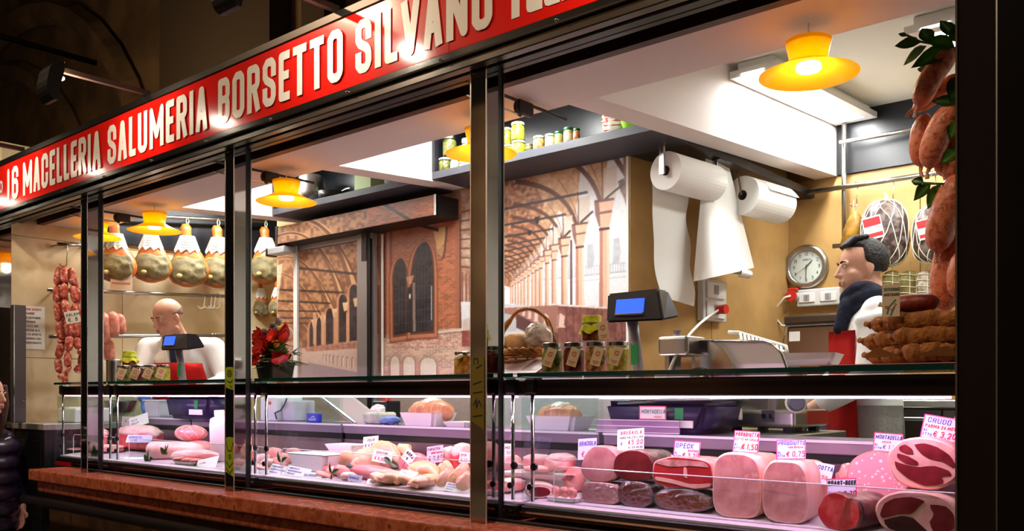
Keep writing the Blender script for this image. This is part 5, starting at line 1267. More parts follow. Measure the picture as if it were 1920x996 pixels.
scale(1148, 1270, 546, 606, 1194, 700, .66, 'black scale with blue display on a grey pole at the right', 1155, 1352, 752, math.radians(8), (.18, .62, .28, .72))
scale(313, 382, 627, 658, 338, 712, .55, 'black scale with blue display in front of the bald man', 334, 418, 742, math.radians(20), (.12, .45, .35, .85))
# ---- slicer
YS_ = .98
def A3(u, v, dy=0): return at(u, v, YS_+dy)
t = thing('meat_slicer', 'steel meat slicer with round blade and guard plate beside the scale', 'slicer', (A3(1400, 800).x, YS_, 1.3675)); 
b0, b1 = A3(1362, 780), A3(1500, 780)
part('base', box(B(), b0.x, b1.x, YS_-.05, YS_+.26, 1.385, A3(1400, 768).z, bev=.012, seg=3), M_steel, t)
for fx_ in (b0.x+.04, b1.x-.04):
    for fy_ in (YS_, YS_+.22): part('foot', box(B(), fx_-.015, fx_+.015, fy_-.015, fy_+.015, 1.3675, 1.386), M_rubber, t)
part('red_side', box(B(), b1.x, b1.x+.003, YS_+.06, YS_+.25, 1.395, A3(1400, 770).z), mat('slicer_red', (176, 24, 20), .35), t)
part('label', box(B(), A3(1372, 780).x, A3(1404, 780).x, YS_-.053, YS_-.0505, 1.41, 1.45), M_paper, t)
pp_ = part('switch_panel', box(B(), A3(1440, 780).x, A3(1464, 780).x, YS_-.054, YS_-.0505, 1.405, 1.445), mat('switch_grey', (66, 62, 72), .4), t)
for q in (1446, 1459): part('button', lathe(B(), [(0, 0), (.009, 0), (.009, .006), (0, .006)], 14, TRS((A3(q, 780).x, YS_-.054, 1.425), (PI/2, 0, 0))), M_chrome, t)
part('dial', lathe(B(), [(0, 0), (.03, 0), (.03, .02), (.024, .05), (0, .05)], 18, TRS(A3(1492, 755, -.06), (PI/2, 0, .5))), mat('dial_grey', (96, 104, 116), .4), t)
part('dial_ring', lathe(B(), [(.03, 0), (.036, .0), (.036, .012), (.03, .012)], 24, TRS(A3(1492, 755, -.06), (PI/2, 0, .5))), M_white, t)
# guard plate with a rounded shoulder
P0 = [A3(u, v, 0) for u, v in ((1318, 726), (1318, 639), (1440, 641), (1456, 648), (1470, 664), (1480, 692), (1486, 726))]
bm = B(); prism(bm, [(p.x, p.z) for p in P0], 'y', YS_-.02, YS_-.006); part('guard_plate', bm, mat('slicer_alloy', (206, 202, 204), .38, .35), t)
part('plate_rim', tube(B(), [Vector((p.x, YS_-.022, p.z)) for p in P0[1:]], .004, 6), M_chrome, t, True)
bc = A3(1318, 712, -.03); br = 72*mpp(1318, YS_)
part('blade_guard', lathe(B(), [(br*.80, 0), (br, 0), (br, .012), (br*.80, .012)], 48, TRS((bc.x, YS_-.045, bc.z), (PI/2, 0, 0))), M_chrome, t)
part('blade', lathe(B(), [(0, 0), (br*.8, 0), (br*.8, .004), (br*.3, .012), (0, .012)], 48, TRS((bc.x, YS_-.045, bc.z), (PI/2, 0, 0))), mat('blade_steel', (96, 84, 110), .18, 1), t)
part('blade_hub', blob(B(), TRS((bc.x, YS_-.06, bc.z+.005), (0, 0, 0), (.055, .03, .04)), 3), M_chrome, t, True)
hx_ = A3(1281, 650, -.06); k = mpp(1281, YS_-.06)
bm = B(); box(bm, hx_.x-32*k, hx_.x+32*k, YS_-.14, YS_+.0, hx_.z-18*k, hx_.z+18*k, bev=.012, seg=3); part('sharpener_housing', bm, M_steel, t)
part('sharpener_knob', lathe(B(), [(0, 0), (.016, 0), (.012, .012), (.016, .024), (0, .026)], 12, TRS((hx_.x-.02, YS_-.07, hx_.z+18*k), (0, 0, 0))), M_gpost, t)
part('sharpener_leg', box(B(), hx_.x-28*k, hx_.x-18*k, YS_-.10, YS_-.04, 1.44, hx_.z-18*k), M_steel, t)
part('blade_base', box(B(), A3(1256, 712).x, A3(1316, 712).x, YS_-.12, YS_-.0, 1.44, A3(1280, 700).z, bev=.012, seg=2), M_white, t)
part('neck', box(B(), A3(1330, 712).x, A3(1440, 712).x, YS_+.0, YS_+.2, A3(1400, 768).z-.01, A3(1400, 745).z), M_steel, t)
for q in range(11):
    u = 1388+q*7.6; v0 = 625+q*2.5
    a, b = A3(u, v0, .12), A3(u+3, v0+14+q*.3, .02); part('carriage_rib', tube(B(), [a, b], .005, 6), M_white, t)
part('carriage_rail', tube(B(), [A3(1366, 623, .12), A3(1385, 624, .12), A3(1474, 650, .12), A3(1476, 662, .06)], .007, 8), M_white, t, True)
part('carriage_plate', (lambda bm: hexa(bm, [A3(1384, 641, .03), A3(1470, 664, .03), A3(1472, 664, .12), A3(1386, 639, .12), A3(1384, 637, .03), A3(1470, 660, .03), A3(1472, 656, .12), A3(1386, 631, .12)]))(B()), M_steel, t)
part('receiving_shelf', box(B(), at(1518, 690, 1.16).x-.11, at(1518, 690, 1.16).x+.11, 1.05, 1.28, 1.592, 1.602, bev=.002), M_steel, t); part('shelf_column', box(B(), at(1518, 690, 1.16).x-.05, at(1518, 690, 1.16).x-.01, 1.12, 1.16, 1.3675, 1.592), M_steel, t)
cb = thing('power_cable', 'white cable running from the flank socket down to the slicer', 'cable', (0, 0, 0))
pts = [Vector((fx(ym)+.055, ym, z0+hh*.27)), A3(1300, 610, .1), A3(1285, 632, -.1), A3(1266, 662, -.165), A3(1252, 690, -.16), A3(1250, 715, -.15), A3(1250, 728, -.10)]
cb.location = pts[0]; part('cord', tube(B(), [bez3 for bez3 in [tuple(p) for p in bez(pts, 24)]], .0055, 8), M_hookw, cb, True)
# ---- price rail with the MORTADELLA ticket
YR_ = .56
a, b = at(1120, 800, YR_), at(1276, 800, YR_)
t = thing('ticket_rail', 'clear two-tier ticket rail in front of the right scale', 'ticket rail', ((a.x+b.x)/2, YR_, 1.3685))
M_acr = mat('acrylic', (186, 150, 190), .1, alpha=.55)
part('plate', box(B(), a.x, b.x, YR_-.006, YR_-.003, 1.3688, 1.415), M_acr, t)
for z_ in (1.372, 1.393, 1.413): part('rim', box(B(), a.x, b.x, YR_-.010, YR_-.0062, z_-.0015, z_+.0015), M_guard, t)
k = mpp(1223, YR_)
card((at(1223, 796, YR_-.014).x, YR_-.012, 1.416), 56*k, 26*k, 3, [('MORTADELLA', .08, .45, .28, M_inkg, .02), ('LOCALE', .55, .15, .14, M_inkr, .012)], 'pink-edged ticket reading MORTADELLA on the clear rail', border=mat('border_pink', (226, 70, 120), .6))
# ---- steel back counter with drawers, vacuum machine
t = thing('back_counter', 'steel drawer cabinet against the back wall behind the young man', 'counter', (-1.3, 2.5, .45))
part('body', box(B(), -2.0, -.3, 2.34, 2.72, .45, 1.44), M_dsteel, t); part('top', box(B(), -2.02, -.28, 2.31, 2.74, 1.44, 1.475, bev=.004), M_steel, t)
for q in range(4):
    for r_ in range(3):
        x0 = -1.98+q*.42; z_ = .60+r_*.28
        d = part('drawer', box(B(), x0, x0+.41, 2.325, 2.339, z_, z_+.27, bev=.003), mat('drawer_steel', (104, 102, 100), .35, .9), t)
        hd_ = obj('handle', box(B(), x0+.05+1.3, x0+.36+1.3, 2.305-2.5, 2.324-2.5, z_+.22-.45, z_+.235-.45, bev=.002), M_steel, d)
YV = 2.40; a, b = at(1472, 665, YV), at(1592, 586, YV)
t = thing('vacuum_machine', 'boxy steel vacuum packing machine on the back counter below the clock', 'machine', ((a.x+b.x)/2, YV, 1.476))
part('body', box(B(), a.x+.01, b.x, YV, YV+.28, 1.476, at(1500, 612, YV).z, bev=.008, seg=2), mat('bronze_steel', (150, 130, 104), .3, 1), t)
part('lid', box(B(), a.x, b.x+.01, YV-.02, YV+.29, at(1500, 609, YV).z, b.z, bev=.01, seg=2), mat('lid_brown_steel', (104, 92, 82), .3, .9), t)
part('seal', box(B(), a.x+.005, b.x+.005, YV-.012, YV+.285, at(1500, 612, YV).z, at(1500, 609, YV).z), M_gpost, t)
part('label', box(B(), at(1480, 630, YV).x, at(1500, 630, YV).x, YV-.003, YV-.0005, at(1490, 640, YV).z, at(1490, 622, YV).z), M_paper, t)
part('hinge_bar', tube(B(), [Vector((a.x-.004, YV+.02, 1.50)), Vector((a.x-.012, YV, at(1470, 640, YV).z)), Vector((a.x+.01, YV-.01, at(1474, 612, YV).z))], .006, 6), M_chrome, t)
# ---- flowers
M_poin = mat('red_bract', (214, 24, 16), .5, c2=(236, 60, 36), scale=20); M_leafg = mat('fern_green', (52, 84, 30), .5, c2=(90, 120, 44), scale=24); M_dkfl = mat('dark_red_leaf', (90, 16, 18), .5, c2=(140, 30, 24), scale=20); M_ygr = mat('yellow_flower', (190, 170, 40), .6); M_thist = mat('thistle_grey', (96, 84, 86), .8)
YF = .28; c = at(516, 704, YF); k = mpp(516, YF)
t = thing('flower_arrangement', 'red and green flower arrangement in a square glass bowl on the case', 'flowers', (c.x, YF, zt_))
obj('bowl', (lambda bm: hexa(bm, [(-24*k, -22*k, 0), (24*k, -22*k, 0), (24*k, 22*k, 0), (-24*k, 22*k, 0), (-30*k, -27*k, 36*k), (30*k, -27*k, 36*k), (30*k, 27*k, 36*k), (-30*k, 27*k, 36*k)]))(B()), M_jarg, t)
obj('soil', (lambda bm: hexa(bm, [(-23*k, -21*k, 2*k), (23*k, -21*k, 2*k), (23*k, 21*k, 2*k), (-23*k, 21*k, 2*k), (-28*k, -25*k, 32*k), (28*k, -25*k, 32*k), (28*k, 25*k, 32*k), (-28*k, 25*k, 32*k)]))(B()), mat('dark_moss', (26, 30, 18), .9), t)
def leaf(bm, base, d, L, w_, up=(0, 0, 1), curl=.2):
    base = Vector(base); d = Vector(d).normalized(); s = d.cross(Vector(up))
    s = s.normalized() if s.length > .01 else Vector((1, 0, 0)); nrm = s.cross(d); pts = []
    for j in range(6):
        f = j/5; q = w_*math.sin(PI*min(1, f*1.0)**.8)*.5; cpt = base+d*(L*f)-nrm*(curl*L*f*f)
        pts.append((cpt-s*q+nrm*q*.3, cpt, cpt+s*q+nrm*q*.3))
    V = [[bm.verts.new(p) for p in r] for r in pts]
    for a, b in zip(V, V[1:]):
        for j in (0, 1): bm.faces.new((a[j], a[j+1], b[j+1], b[j]))
    return bm
R9 = random.Random(11)
def rdir(zmin=0): 
    a = R9.random()*2*PI; z = zmin+(1-zmin)*R9.random(); q = math.sqrt(max(0, 1-z*z)); return Vector((q*math.cos(a), q*math.sin(a), z))
for nm, m_, n_, L_, w_, rng in (('fern_leaf', M_leafg, 80, 38, 15, (20, 48)), ('dark_leaf', M_dkfl, 34, 32, 20, (34, 72))):
    for q in range(n_):
        d = rdir(.05); d.z *= .8; b_ = Vector((R9.uniform(-20, 20), R9.uniform(-16, 16), R9.uniform(*rng)))*k
        obj(nm, leaf(B(), b_, d, L_*k*R9.uniform(.7, 1.3), w_*k, curl=.3), m_, t)
def bloom(x, y, z, r, n_):
    for q in range(n_):
        a = 2*PI*q/n_+R9.random()*.3; d = Vector((math.cos(a), -.5+.3*math.sin(a), math.sin(a)*.9+.2)); obj('red_bract', leaf(B(), Vector((x, y, z))*k, d, r*k*R9.uniform(.8, 1.1), r*.7*k, up=(0, 1, .2), curl=.15), M_poin, t)
bloom(8, -32, 60, 26, 11); bloom(-6, -34, 36, 20, 9); bloom(-12, -26, 82, 18, 8); bloom(24, -20, 78, 18, 8)
for q in range(6): obj('red_foil', leaf(B(), Vector((28, -18, 26+q*2))*k, Vector((1, -.25, .12+.06*q)), (50+3*q)*k, 30*k, curl=.1*(q-2)), mat('red_foil', (206, 20, 16), .25), t)
for x, y, z in ((-28, -6, 84), (-14, 4, 96), (14, -6, 88), (2, 6, 104)): obj('thistle', blob(B(), TRS((x*k, y*k, z*k), (.2, .2, 0), (7*k, 7*k, 13*k)), 2, .3, 9, x), M_thist, t)
for x, y, z in ((22, -14, 66), (14, 4, 92), (-30, -16, 56), (26, -4, 94)): obj('yellow_blossom', blob(B(), TRS((x*k, y*k, z*k), (0, 0, 0), (9*k, 7*k, 7*k)), 2, .5, 9, x), M_ygr, t)
for q in range(5): obj('red_leaf', leaf(B(), Vector((24, 0, 64))*k, Vector((.55+.06*q, -.2, .9)), (46-4*q)*k, 22*k, curl=-.1), M_dkfl if q % 2 else M_poin, t)
obj('gift_card', (lambda bm: lathe(bm, [(0, 0), (11*k, 0), (11*k, .001), (0, .001)], 16, TRS((32*k, 6*k, 86*k), (PI/2, 0, .3))))(B()), M_paper, t)
# ---- things standing on the rear ledge and worktop
ZL = 1.3685
M_tray = mat('foam_tray', (240, 232, 232), .5); M_roast = mat('roast_skin', (196, 120, 90), .35, c2=(222, 160, 124), c3=(176, 92, 70), scale=14, bump=.2)
def foam_tray(loc, w_, d_, h_, yaw, lab, grp=None):
    t = thing('foam_tray', lab, 'tray', loc, (0, 0, yaw), grp); x, y = w_/2, d_/2; bm = B()
    o = [(-x*.82, -y*.8, 0), (x*.82, -y*.8, 0), (x*.82, y*.8, 0), (-x*.82, y*.8, 0)]; u_ = [(-x, -y, h_), (x, -y, h_), (x, y, h_), (-x, y, h_)]; i1 = [(a*.94, b*.94, h_) for a, b, c in u_]; i0 = [(a*.94, b*.94, .004) for a, b, c in o]
    R = [[bm.verts.new(p) for p in q] for q in (o, u_, i1, i0)]
    for a, b in zip(R, R[1:]):
        for j in range(4): bm.faces.new((a[j], a[(j+1) % 4], b[(j+1) % 4], b[j]))
    bm.faces.new(R[0][::-1]); bm.faces.new(R[-1]); bmesh.ops.bevel(bm, geom=[e for e in bm.edges if e.is_manifold and abs(e.verts[0].co.z-e.verts[1].co.z) > h_*.4], offset=w_*.06, segments=2, affect='EDGES')
    obj('tray', bm, M_tray, t); return t
def roast(loc, sx, sy, sz, yaw, lab, wrap=True):
    t = thing('trussed_roast', lab, 'roast', loc, (0, 0, yaw)); obj('meat', blob(B(), TRS((0, 0, sz), (0, 0, 0), (sx, sy, sz)), 4, .08, 6, sx*90), M_roast, t, True)
    bm = B()
    for q in range(5): x = sx*(-.7+.35*q); s = math.sqrt(max(.05, 1-(x/sx)**2)); tube(bm, [(x, sy*s*1.03*math.cos(a), sz+sz*s*1.03*math.sin(a)) for a in [2*PI*j/16 for j in range(16)]], .0012, 4, closed=True)
    obj('string', bm, M_string, t)
    if wrap: obj('film', blob(B(), TRS((.01*0, sy*.1, sz*1.6), (0, 0, .3), (sx*.42, sy*.8, sz*.55)), 3, .25, 10, 3), mat('film_white', (236, 226, 228), .2, bump=.6, bscale=30), t)
YL = .65
c = at(1050, 803, YL); k = mpp(1050, YL)
foam_tray((c.x, YL, ZL), 118*k, .15, 26*k, 0, 'white fluted foam tray with a roast beside the right scale')
roast((c.x+.0, YL, ZL+.006), 46*k, .062, 23*k, .1, 'golden trussed roast on the white tray right of the post')
c = at(803, 800, YL); k = mpp(803, YL)
foam_tray((c.x, YL, ZL), 98*k, .15, 24*k, .0, 'white foam tray with a roast left of the thick post')
roast((c.x+.02, YL, ZL+.006), 50*k, .06, 23*k, .15, 'film-topped trussed roast on the tray left of the thick post')
c = at(862, 795, YL); t = foam_tray((c.x+.03, YL+.0, ZL), .14, .14, .02, 0, 'shallow empty white tray behind the thick chrome post')
c = at(712, 785, .66); k = mpp(712, .66); t = thing('wrapped_cheese', 'plastic wrapped pale block beside the slanted steel lid', 'packet', (c.x, .66, ZL)); obj('block', box(B(), -26*k, 26*k, -.05, .05, 0, 22*k, bev=.012, seg=2), mat('wrapped_pale', (206, 206, 190), .2, c2=(170, 180, 160), scale=20, bump=.5), t); obj('bag_top', blob(B(), TRS((-5*k, 0, 26*k), (0, 0, 0), (16*k, .03, 10*k)), 3, .3, 9, 4), mat('film_white', (236, 226, 228), .2), t)
c = at(738, 790, .64); t = thing('blue_cloth', 'crumpled pale blue cloth beside the roast tray', 'cloth', (c.x, .62, ZL)); obj('cloth', blob(B(), TRS((0, 0, .018), (0, 0, 0), (.05, .04, .018)), 3, .5, 9, 8), mat('cloth_blue', (110, 130, 186), .8), t, True)
c = at(725, 770, .95); t = thing('black_box', 'small black appliance with red knobs on the middle worktop', 'appliance', (c.x, .95, ZL)); obj('body', box(B(), -.05, .05, -.05, .05, 0, .10, bev=.005), M_black, t)
for s in (-.02, .02): obj('knob', lathe(B(), [(0, 0), (.01, 0), (.008, .014), (0, .015)], 10, TRS((s+.03, -.03, .10))), mat('knob_red', (200, 30, 24), .4), t)
# slanted open steel lid
a_ = [at(590, 744, .56), at(640, 742, .56), at(724, 800, .56), at(668, 806, .56)]
t = thing('slanted_cover', 'slanted open steel cover behind the middle case', 'cover', (a_[2].x, .63, ZL))
bm = B(); q0 = [at(588, 738, .70), at(650, 738, .70), at(728, 800, .62), at(668, 800, .62)]
hexa(bm, q0+[p+Vector((.0, .012, .004)) for p in q0]); bmesh.ops.recalc_face_normals(bm, faces=bm.faces); part('plate', bm, mat('lid_steel', (196, 186, 190), .3, .4), t)
part('brace', tube(B(), [at(668, 796, .63), at(612, 800, .63)], .006, 6), M_chrome, t)
part('edge', tube(B(), [q0[0]+Vector((0, -.003, .014)), q0[3]+Vector((0, -.003, .014))], .006, 6), M_chrome, t)
# white scale printer + blue packet at the left of the middle case
c = at(545, 786, .68); k = mpp(545, .68)
t = thing('white_printer', 'boxy white ticket printer behind the flowers in the middle case', 'printer', (c.x, .66, ZL))
obj('body', box(B(), -44*k, 8*k, -.08, .08, 0, 44*k, bev=.008, seg=2), mat('printer_white', (222, 216, 226), .4), t); obj('side', box(B(), 9*k, 46*k, -.05, .08, 0, 38*k, bev=.006), mat('printer_grey', (196, 192, 206), .4), t); obj('cable', tube(B(), [(26*k, -.052, 42*k), (22*k, -.06, 30*k), (14*k, -.065, 20*k), (6*k, -.085, 15*k), (12*k, -.085, 4*k)], .004, 6), mat('cable_violet', (50, 40, 90), .5), t, True)
obj('logo_mark', box(B(), -16*k, -8*k, -.0812, -.0801, 30*k, 36*k), M_logo, t)
c = at(594, 783, .57); k = mpp(594, .57); t = thing('blue_packet', 'blue plastic packet with white script beside the white printer', 'packet', (c.x, .558, ZL), (0, 0, 0)); obj('packet', box(B(), -20*k, 16*k, -.012, .014, 0, 18*k, bev=.006, seg=2), mat('packet_blue', (34, 44, 190), .3), t); obj('script', strokes(B(), [[(x*k, (6+2*math.sin(x*.9))*k) for x in range(-12, 12, 2)], [(x*k, (11+1.5*math.sin(x*.7))*k) for x in range(-4, 8, 2)]], .6*k, Matrix.Translation((0, -.0128, 0))), M_paper, t)
# left case, rear ledge
c = at(224, 780, .64); k = mpp(224, .64); t = thing('steel_bowl', 'shiny steel mixing bowl on the ledge left of the white tub', 'bowl', (c.x, .64, ZL)); obj('bowl', lathe(B(), [(14*k, 0), (26*k, 8*k), (33*k, 26*k), (34*k, 28*k), (32*k, 27*k), (25*k, 9*k), (0, 2*k)], 32), M_chrome, t, True)
c = at(300, 782, .62); k = mpp(300, .62); t = thing('white_tub', 'white plastic tub on the ledge in front of the bald man', 'tub', (c.x, .64, ZL)); x, y = 25*k, .07
bm = B(); hexa(bm, [(-x, -y, 0), (x, -y, 0), (x, y, 0), (-x, y, 0), (-x*1.12, -y*1.1, 30*k), (x*1.12, -y*1.1, 30*k), (x*1.12, y*1.1, 30*k), (-x*1.12, y*1.1, 30*k)]); bmesh.ops.bevel(bm, geom=bm.edges[:], offset=.008, segments=2, affect='EDGES'); obj('tub', bm, mat('tub_white', (232, 226, 232), .4), t); obj('rim', box(B(), -x*1.18, x*1.18, -y*1.16, y*1.16, 30*k, 32*k, bev=.002), mat('tub_white', (232, 226, 232), .4), t)
c = at(125, 782, .45); t = thing('paper_packet', 'white paper packet on the side counter behind the far left case', 'packet', (-5.36, .36, 1.336)); obj('packet', box(B(), -.12, .12, -.11, .11, 0, .085, bev=.01, seg=2), M_paper, t); obj('flap', box(B(), -.10, .02, -.1, .1, .086, .09), M_paper, t)
# ================================================================== meat in the cases
def film_mat(name):
    m = bpy.data.materials.new(name); m.use_nodes = True; nt = m.node_tree; n = nt.nodes; n.remove(n['Principled BSDF'])
    tr = n.new('ShaderNodeBsdfTransparent'); tr.inputs[0].default_value = (.9, .88, .9, 1); gl = n.new('ShaderNodeBsdfGlossy'); gl.inputs['Roughness'].default_value = .12
    tc = n.new('ShaderNodeTexCoord'); t = n.new('ShaderNodeTexNoise'); t.inputs['Scale'].default_value = 26; t.inputs['Detail'].default_value = 4; nt.links.new(tc.outputs['Object'], t.inputs[0])
    bp = n.new('ShaderNodeBump'); bp.inputs['Strength'].default_value = 1; bp.inputs['Distance'].default_value = .03; nt.links.new(t.outputs[0], bp.inputs['Height']); nt.links.new(bp.outputs[0], gl.inputs['Normal'])
    mx = n.new('ShaderNodeMixShader'); mx.inputs[0].default_value = .14; nt.links.new(tr.outputs[0], mx.inputs[1]); nt.links.new(gl.outputs[0], mx.inputs[2]); nt.links.new(mx.outputs[0], n['Material Output'].inputs[0])
    return m
M_film = film_mat('cling_film')
M_hamf = mat('cooked_ham_face', (222, 156, 148), .4, c2=(194, 122, 120), c3=(232, 184, 172), scale=22, detail=8, lo=.38, hi=.60, bump=.08, bscale=40); M_hamr = mat('cooked_ham_rind', (240, 190, 176), .35, c2=(226, 160, 142), scale=10, bump=.1)
M_bresf = mat('bresaola_face', (92, 20, 24), .35, c2=(110, 32, 34), c3=(76, 14, 20), scale=30, detail=6); M_bresr = mat('bresaola_rind', (76, 26, 24), .45, c2=(150, 110, 100), scale=24, bump=.3)
M_palef = mat('pale_cut_face', (172, 108, 108), .4, c2=(196, 140, 134), scale=18, detail=6); M_paler = mat('pale_rind', (190, 118, 100), .45, c2=(226, 170, 160), scale=16, bump=.25)
M_speckf = mat('speck_face', (168, 36, 40), .35, c2=(140, 24, 32), c3=(214, 120, 110), scale=12, detail=5, hi=.6); M_speckr = mat('speck_rind', (206, 150, 140), .5, c2=(150, 96, 84), c3=(226, 190, 180), scale=26, bump=.4)
M_rbf = mat('roast_beef_face', (176, 34, 38), .35, c2=(206, 84, 78), c3=(104, 34, 34), scale=16, detail=6, lo=.42, hi=.56); M_rbr = mat('roast_beef_crust', (92, 46, 40), .5, c2=(150, 90, 84), c3=(66, 30, 28), scale=24, detail=8, bump=.6)
M_crf = mat('raw_ham_muscle', (104, 22, 30), .3, c2=(126, 40, 46), c3=(88, 16, 24), scale=20, detail=7); M_crfat = mat('raw_ham_fat', (226, 170, 156), .35, c2=(206, 140, 132), scale=16); M_crd = mat('raw_ham_dark', (44, 14, 16), .4, c2=(70, 26, 26), scale=26, bump=.3)
M_dko = mat('smoked_face', (120, 44, 16), .3, c2=(80, 22, 14), c3=(150, 70, 24), scale=8); M_dkr = mat('smoked_rind', (52, 22, 18), .4, c2=(84, 40, 30), scale=20, bump=.4)
def mort_mat():
    m = mat('mortadella_face', (240, 168, 168), .35); nt = m.node_tree; n = nt.nodes; b = n['Principled BSDF']
    tc = n.new('ShaderNodeTexCoord'); mp = n.new('ShaderNodeMapping'); mp.inputs['Scale'].default_value = (1, .2, 1.1); nt.links.new(tc.outputs['Object'], mp.inputs[0])
    t = n.new('ShaderNodeTexVoronoi'); t.inputs['Scale'].default_value = 78; t.inputs['Randomness'].default_value = 1; nt.links.new(mp.outputs[0], t.inputs['Vector'])
    s = n.new('ShaderNodeTexNoise'); s.inputs['Scale'].default_value = 50; nt.links.new(mp.outputs[0], s.inputs['Vector'])
    ad = n.new('ShaderNodeMath'); ad.operation = 'MULTIPLY_ADD'; ad.inputs[1].default_value = .75; nt.links.new(s.outputs[0], ad.inputs[0]); nt.links.new(t.outputs['Distance'], ad.inputs[2])
    r = n.new('ShaderNodeValToRGB'); e = r.color_ramp.elements; e[0].position = .60; e[0].color = (*lin((252, 226, 218)), 1); e[1].position = .66; e[1].color = (*lin((238, 158, 162)), 1)
    nt.links.new(ad.outputs[0], r.inputs[0]); nt.links.new(r.outputs[0], b.inputs['Base Color']); return m
M_mort = mort_mat(); M_mortr = mat('mortadella_rind', (214, 130, 120), .4)
def sup(n=2.6, wob=.03, seed=0, sq=0):
    out = []
    for k in range(36):
        a = 2*PI*k/36; c, s = math.cos(a), math.sin(a); x = math.copysign(abs(c)**(2/n), c); z = math.copysign(abs(s)**(2/n), s)
        f = 1+wob*mnoise.noise(Vector((c*1.6+seed*3.7, s*1.6, seed)))
        out.append((x*f*(1+sq*z), z*f))
    return out
def loaf(name, cat, label, u0, u1, v0, v1, Y, L, mr, mf, prof=None, taper=.75, yaw=0, bottom=None, film=False, tilt=0, grp=None, face_inset=.97, droop=0):
    um = (u0+u1)/2; x0, x1 = at(u0, v1, Y).x, at(u1, v1, Y).x; zt = at(um, v0, Y).z; zb = at(um, v1, Y).z
    if bottom is not None: zb = bottom
    w_, h_ = (x1-x0)/2, (zt-zb)/2
    t = thing(name, label, cat, ((x0+x1)/2, Y, zb), (0, 0, math.radians(yaw)), grp)
    pr = prof or sup()
    bm = B(); rings = []
    for f, s in ((0, face_inset), (.02, 1.0), (.25, 1.0), (.5, lerp(1, taper, .35)), (.75, lerp(1, taper, .75)), (.93, taper*.85), (1, taper*.5)):
        rings.append([bm.verts.new((x*w_*s+math.sin(math.radians(tilt))*z*h_, f*L, h_*(1-droop*f)+z*h_*s if s >= taper else h_*s+z*h_*s)) for x, z in pr])
    for a, b in zip(rings, rings[1:]):
        for k in range(len(pr)): bm.faces.new((a[k], a[(k+1) % len(pr)], b[(k+1) % len(pr)], b[k]))
    bm.faces.new(rings[0][::-1]); bm.faces.new(rings[-1]); bmesh.ops.recalc_face_normals(bm, faces=bm.faces)
    obj('rind', bm, mr, t, True)
    s = face_inset*.965; bm = B(); bm.faces.new([bm.verts.new((x*w_*s+math.sin(math.radians(tilt))*z*h_, -.0015, h_+z*h_*s)) for x, z in pr]); r = bmesh.ops.extrude_face_region(bm, geom=bm.faces[:]); 
    for v in r['geom']:
        if isinstance(v, bmesh.types.BMVert): v.co.y += .002
    bmesh.ops.recalc_face_normals(bm, faces=bm.faces); obj('cut_face', bm, mf, t)
    if film:
        bm = B(); rings = []
        for f, s in ((-.05, .7), (-.03, 1.03), (.2, 1.07), (.6, 1.06), (1.02, .9)):
            rings.append([bm.verts.new((x*w_*s*(1+.04*mnoise.noise(Vector((x*5, z*5, f*9)))), f*L, h_+z*h_*s*.985)) for x, z in pr])
        for a, b in zip(rings, rings[1:]):
            for k in range(len(pr)): bm.faces.new((a[k], a[(k+1) % len(pr)], b[(k+1) % len(pr)], b[k]))
        bm.faces.new(rings[0][::-1]); bm.faces.new(rings[-1]); obj('cling_film', bm, M_film, t, True)
    t['_wh'] = (w_, h_)
    return t
def face_poly(t, pts, m, name, dy=-.003, box_=None):
    """flat muscle piece lying on the cut face; pts in photo pixels inside box_ (x0, x1, y0, y1)"""
    w_, h_ = t['_wh']; x0, x1, y0, y1 = box_; P = [((x-x0)/(x1-x0)*2-1, 1-(y-y0)/(y1-y0)*2) for x, y in pts]
    n = len(P); S_ = []
    for i in range(n):   # soften corners
        a, b, c = P[i-1], P[i], P[(i+1) % n]
        for f in (.25, .75):
            q0 = (lerp(a[0], b[0], .5+f*.5), lerp(a[1], b[1], .5+f*.5)) if f < .5 else (lerp(b[0], c[0], .125), lerp(b[1], c[1], .125)); S_.append(q0)
    bm = B(); prism(bm, [(x*w_*.955, h_+z*h_*.955) for x, z in S_], 'y', dy, dy+.0018); return obj(name, bm, m, t)
D = deck_z
# ---- right case
s_low = lambda Y: D(Y)+.0005
a = loaf('wrapped_cut', 'cured meat', 'pale cured piece in cling film under the pale ham end', 1090, 1158, 905, 962, .20, .12, M_paler, M_palef, sup(4, .04, 1), .8, 0, s_low(.2), True)
b = loaf('wrapped_cut', 'cured meat', 'dark red cured piece in cling film under the bresaola', 1160, 1222, 903, 966, .20, .12, M_bresr, M_bresf, sup(2.6, .04, 2), .8, 0, s_low(.2), True)
c = loaf('wrapped_cut', 'cured meat', 'dark smoked piece in shiny cling film under the speck', 1226, 1332, 917, 976, .20, .13, M_dkr, M_dko, sup(2.3, .06, 3), .75, 0, s_low(.2), True)
def top_of(t): return t.location.z+2*t['_wh'][1]*1.012
loaf('ham_end', 'cured meat', 'pale greyish cured ham end standing left of the bresaola', 1092, 1160, 836, 900, .205, .16, M_paler, M_palef, sup(2.4, .08, 4, -.18), .7, 3, top_of(a), tilt=4)
loaf('bresaola', 'cured meat', 'dark maroon cut bresaola under the card priced 45.00', 1151, 1224, 844, 902, .20, .22, M_bresr, M_bresf, sup(2.5, .06, 5, -.06), .8, 4, top_of(b))
sp = loaf('speck', 'cured meat', 'slab of red speck with white fat edge below the SPECK card', 1222, 1340, 858, 918, .20, .20, M_speckr, M_speckf, sup(3.2, .08, 6, -.06), .85, 0, top_of(c))
bx = (1222, 1340, 858, 918)
